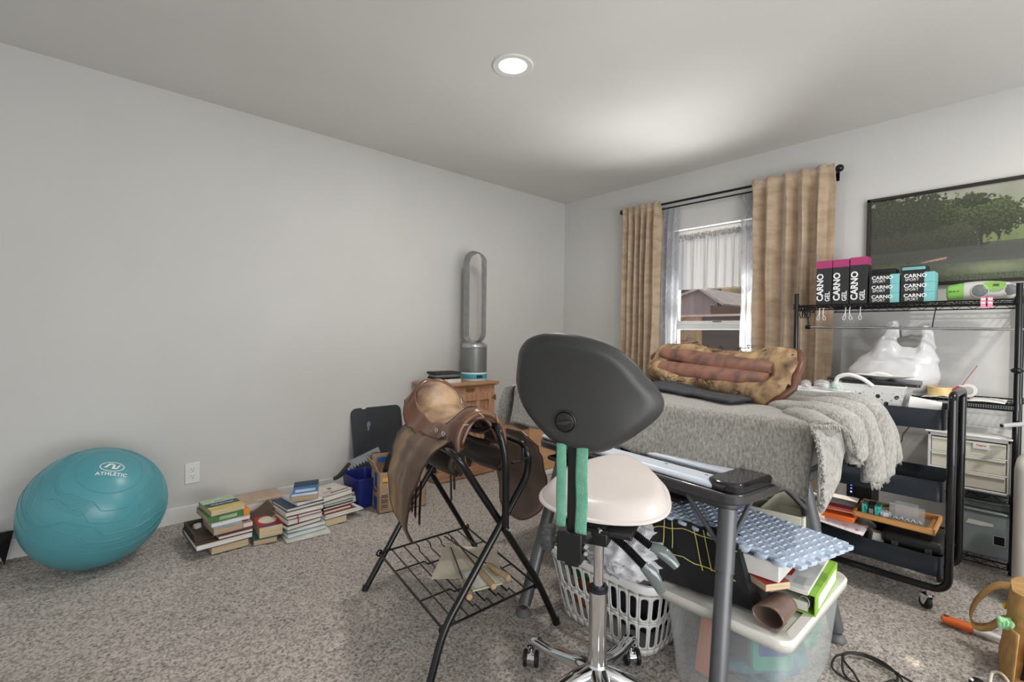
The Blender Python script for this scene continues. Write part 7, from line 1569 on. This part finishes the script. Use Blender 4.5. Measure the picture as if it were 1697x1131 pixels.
def paint(u, v):
    """u 0..1 left to right, v 0 bottom..1 top"""
    n1 = noise.noise((u * 9, v * 5, 1)); n2 = noise.noise((u * 34, v * 19, 2)); n3 = noise.noise((u * 90, v * 50, 3)); n4 = noise.noise((u * 160, v * 90, 5))
    sky = mixc((150, 158, 128), (196, 198, 184), (v - 0.5) * 1.6 + 0.3 * n1); col = sky
    # distant hill and sunlit meadow
    hill = 0.52 + 0.05 * math.sin(u * 9 + 1); 
    if v < hill: col = mixc((108, 126, 74), (140, 156, 98), n1 + 0.5 + (v - 0.4) * 2)
    if v < 0.40: col = mixc((62, 68, 56), (84, 92, 70), 0.5 + n2)
    if v < 0.36 + 0.02 * n2: col = (74, 76, 72)
    if v < 0.20: col = mixc((78, 84, 68), (134, 144, 104), math.exp(-((u - 0.56) / 0.14) ** 2 - ((v - 0.13) / 0.06) ** 2) * 1.1 + 0.2 * n2)
    if v < 0.07: col = mixc((48, 56, 40), (110, 126, 80), 0.3 + n4)
    # reeds lower left
    g = math.exp(-((u - 0.09) / 0.10) ** 2 - ((v - 0.17) / 0.07) ** 2); col = mixc(col, (112, 122, 74), g * (0.8 + n4))
    # trees: clumps
    def clump(cx, cy, rx, ry, base=(30, 38, 26), light=(84, 98, 56), hard=1.0):
        nonlocal col
        d = math.hypot((u - cx) / rx, (v - cy) / ry) + 0.35 * n2 + 0.28 * n3 + 0.16 * n4
        if d < 1: col = mixc(base, light, 0.35 + 0.9 * n3 + 0.6 * n4 + 0.5 * (v - cy) / ry - 0.1)
    clump(0.10, 0.70, 0.19, 0.34, (36, 40, 30), (66, 74, 50)); clump(0.27, 0.66, 0.15, 0.33, (34, 38, 28), (60, 68, 44)); clump(0.22, 0.42, 0.30, 0.16, (44, 46, 38), (60, 62, 48))
    clump(0.42, 0.72, 0.12, 0.20, (30, 36, 22), (78, 94, 48)); clump(0.53, 0.66, 0.15, 0.20, (32, 38, 24), (92, 108, 58)); clump(0.47, 0.86, 0.07, 0.08, (34, 40, 26), (80, 92, 54)); clump(0.40, 0.50, 0.10, 0.12, (40, 44, 34), (70, 78, 50))
    tr_ = abs(u - (0.505 + 0.03 * (0.6 - v) * math.sin(v * 9))) ; 
    if 0.32 < v < 0.62 and tr_ < 0.006 + 0.010 * max(0, 0.45 - v): col = (34, 34, 26)
    clump(0.82, 0.52, 0.14, 0.17, (36, 42, 26), (82, 98, 54)); clump(0.95, 0.62, 0.12, 0.24, (30, 36, 24), (74, 88, 48))
    if 0.24 < v < 0.37: col = mixc(col, (70, 70, 67), 0.75)
    # pale salmon fish-like sliver and reflection line
    x = (u - 0.305) / 0.055; 
    if abs(x) < 1 and abs(v - (0.245 + 0.018 * x)) < 0.014 * (1 - 0.3 * x * x) * (0.4 + 0.6 * (x + 1) / 2): col = (206, 152, 122)
    return mixc(col, (104, 104, 98), 0.36)  # haze of the glass painted in, all colours pulled towards grey
mb = MB(); mb.grid(lambda u, v: (-0.012, PY0 - 0.018 + (PY1 - PY0 + 0.036) * u, PZ0 + 0.018 + (PZ1 - PZ0 - 0.036) * v), nx_, nz_); po = mb.build('canvas', pm, t, world=True, smooth=0)
ca = po.data.color_attributes.new('paint', 'FLOAT_COLOR', 'POINT')
k = 0
for i in range(nx_ + 1):
    for j in range(nz_ + 1): ca.data[k].color = lin(paint(i / nx_, j / nz_)); k += 1

# ------------------------------------------------------------------ right edge: white appliance, tool bag, trowel, cords
t = thing('white_appliance', 'tall white rounded plastic appliance at the right edge by the shelving', 'appliance', (-0.70, -3.36, 0))
mb = MB(); mb.box((-0.68, -3.385, 0.31), (0.27, 0.33, 0.62)); mb.build('housing', M('warm_white_plastic', (214, 210, 204), 0.4, vscale=3), t, world=True, bevel=0.05, bseg=6)
mb = MB(); mb.box((-0.68, -3.385, 0.012), (0.22, 0.28, 0.024)); mb.build('base', MATS['warm_white_plastic'], t, world=True)
khaki = M('khaki_canvas', (190, 150, 96), 0.85, col2=(168, 130, 80), vscale=30, bump=0.3, bscale=240)
t = thing('tool_bag', 'khaki canvas tool bag with black trim and loop handle at the bottom right edge', 'tool bag', (-1.34, -3.34, 0))
mb = MB()
def tb_(u, v):
    a = 2 * PI * u; c_, s_ = math.cos(a), math.sin(a); z = 0.290 * v; k = 1 - 0.12 * v; 
    return (-1.335 + 0.115 * k * math.copysign(abs(c_) ** 0.6, c_) + 0.006 * noise.noise((a, v * 5, 1)), -3.330 + 0.120 * k * math.copysign(abs(s_) ** 0.6, s_) + 0.02 * v - 0.03 * v + 0.008 * noise.noise((a * 2, v * 4, 6)), z * (1 + 0.0 * c_))
mb.grid(tb_, 48, 20, cu=True); n = 48; mb.add([tb_(i / n, 0) for i in range(n)], [tuple(range(n))]); mb.add([tb_(i / n, 1) for i in range(n)], [tuple(range(n))]); mb.build('bag_body', khaki, t, world=True, smooth=60)
mb = MB(); mb.grid(lambda u, v: Vector(tb_(0.44 + 0.09 * u + 0.03 * v, 0.10 + 0.90 * v)) + Vector((-0.006, 0.004, 0.004)), 8, 16); mb.build('black_trim', M('black_webbing'), t, world=True, solid=0.004)
def ribbon(pts, w, mat, nm, th=0.003, k=8):
    P = cat(pts, k); mb = MB(); vs = []
    for i, p in enumerate(P):
        vs += [p + Vector(w) * 0.5, p - Vector(w) * 0.5]
    mb.add(vs, [(2 * i, 2 * i + 1, 2 * i + 3, 2 * i + 2) for i in range(len(P) - 1)]); return mb.build(nm, mat, t, world=True, solid=th, smooth=60)
ribbon([(-1.275, -3.245, 0.262), (-1.255, -3.195, 0.235), (-1.25, -3.150, 0.165), (-1.255, -3.134, 0.100), (-1.27, -3.150, 0.078), (-1.29, -3.185, 0.100), (-1.31, -3.215, 0.145), (-1.325, -3.240, 0.165)], (-0.034, -0.006, -0.012), khaki, 'loop_handle')
mb = MB(); mb.grid(lambda u, v: (-1.50 + 0.012 * u + 0.085 * u, -3.205 - 0.010 * v - 0.06 * (1 - u) * 0 + 0.02 * math.sin(PI * u), 0.02 + 0.165 * v), 10, 8); 
mb.v = [v + Vector((0.02, -0.045, 0)) for v in mb.v]; mb.build('side_pocket', khaki, t, world=True, solid=0.004, smooth=60)
t = thing('yellow_glove', 'small yellow tip showing under the handle of the khaki tool bag', 'glove', (-1.28, -3.21, 0.20))
mb = MB(); mb.ell((-1.290, -3.222, 0.19), (0.010, 0.006, 0.012), 12, 8); mb.build('tip', M('yellow_plastic', (230, 196, 50), 0.5), t, world=True)
t = thing('green_glove', 'mint green crumpled glove in the side pocket of the tool bag', 'glove', (-1.42, -3.22, 0.15))
for k in range(4):
    mb = MB(); c = Vector((-1.435, -3.218 - 0.006 * k, 0.172)); mb.tube(cat([c, c + Vector((0.0, -0.004 * k + 0.004, 0.022)), c + Vector((0.010 * (k - 1.5), 0.004, 0.036 - 0.004 * k)), c + Vector((0.014 * (k - 1.5), -0.002, 0.026))], 5), 0.0062, 8); mb.build('fold', M('mint_cloth', (150, 206, 152), 0.8), t, world=True)
t = thing('hand_trowel', 'orange and white handled tool lying on the carpet beside the khaki bag', 'trowel', (-1.16, -3.11, 0.0))
pa, pb, pc = Vector((-1.160, -3.045, 0.018)), Vector((-1.163, -3.138, 0.018)), Vector((-1.160, -3.215, 0.014))
mb = MB(); mb.tube([pa, pa.lerp(pb, 0.06), pa.lerp(pb, 0.25), pa.lerp(pb, 0.7), pb], [0.007, 0.013, 0.015, 0.0165, 0.014], 16, flat=((0, 0, 1), 1.25)); mb.build('orange_grip', M('orange_grip', (232, 112, 50), 0.45), t, world=True)
mb = MB(); mb.tube([pb, pb.lerp(pc, 0.5), pc], [0.0125, 0.0115, 0.009], 14, flat=((0, 0, 1), 1.2)); mb.build('white_shaft', white_pl, t, world=True)
mb = MB(); mb.ell(pa + Vector((-0.001, -0.016, 0.0145)), (0.006, 0.009, 0.003), 14, 8); mb.build('hanging_hole', M('hole_orange', (120, 50, 24), 0.7), t, world=True)
cord_m = M('black_cord', (40, 36, 32), 0.6)
pts = []
for i in range(46):
    a = i * 0.42; r_ = 0.075 + 0.015 * math.sin(i * 0.9); pts.append((-1.74 + r_ * math.cos(a) * 1.1, -2.955 + r_ * math.sin(a) * 1.25 + 0.001 * i, 0.009 + 0.006 * (i % 7) / 3))
pts += [(-1.70, -3.06, 0.012), (-1.74, -3.14, 0.010), (-1.84, -3.2, 0.010), (-1.95, -3.24, 0.010)]
tag(MB().tube(cat(pts, 4), 0.0035, 7).build('coiled_cord', cord_m), 'loosely coiled black cord on the carpet at the bottom edge', 'cord')
tag(MB().tube(cat([(-1.50, -3.20, 0.01), (-1.475, -3.205, 0.035), (-1.50, -3.23, 0.05), (-1.56, -3.26, 0.03), (-1.62, -3.28, 0.01)], 8), 0.004, 8).build('white_loop', M('cream_cord', (216, 208, 190), 0.6)), 'cream plastic loop arching off the carpet at the bottom edge', 'cord')
t = thing('black_gadget', 'small black lump on the carpet at the bottom edge beside the cream loop', 'gadget', (-1.545, -3.175, 0))
mb = MB(); mb.ell((-1.545, -3.175, 0.014), (0.030, 0.022, 0.014), 14, 8); mb.build('body', black_pl, t, world=True)
mb = MB(); mb.cyl((-1.56, -3.16, 0.026), (-1.556, -3.163, 0.030), 0.005, n=10); mb.build('cap', white_pl, t, world=True)
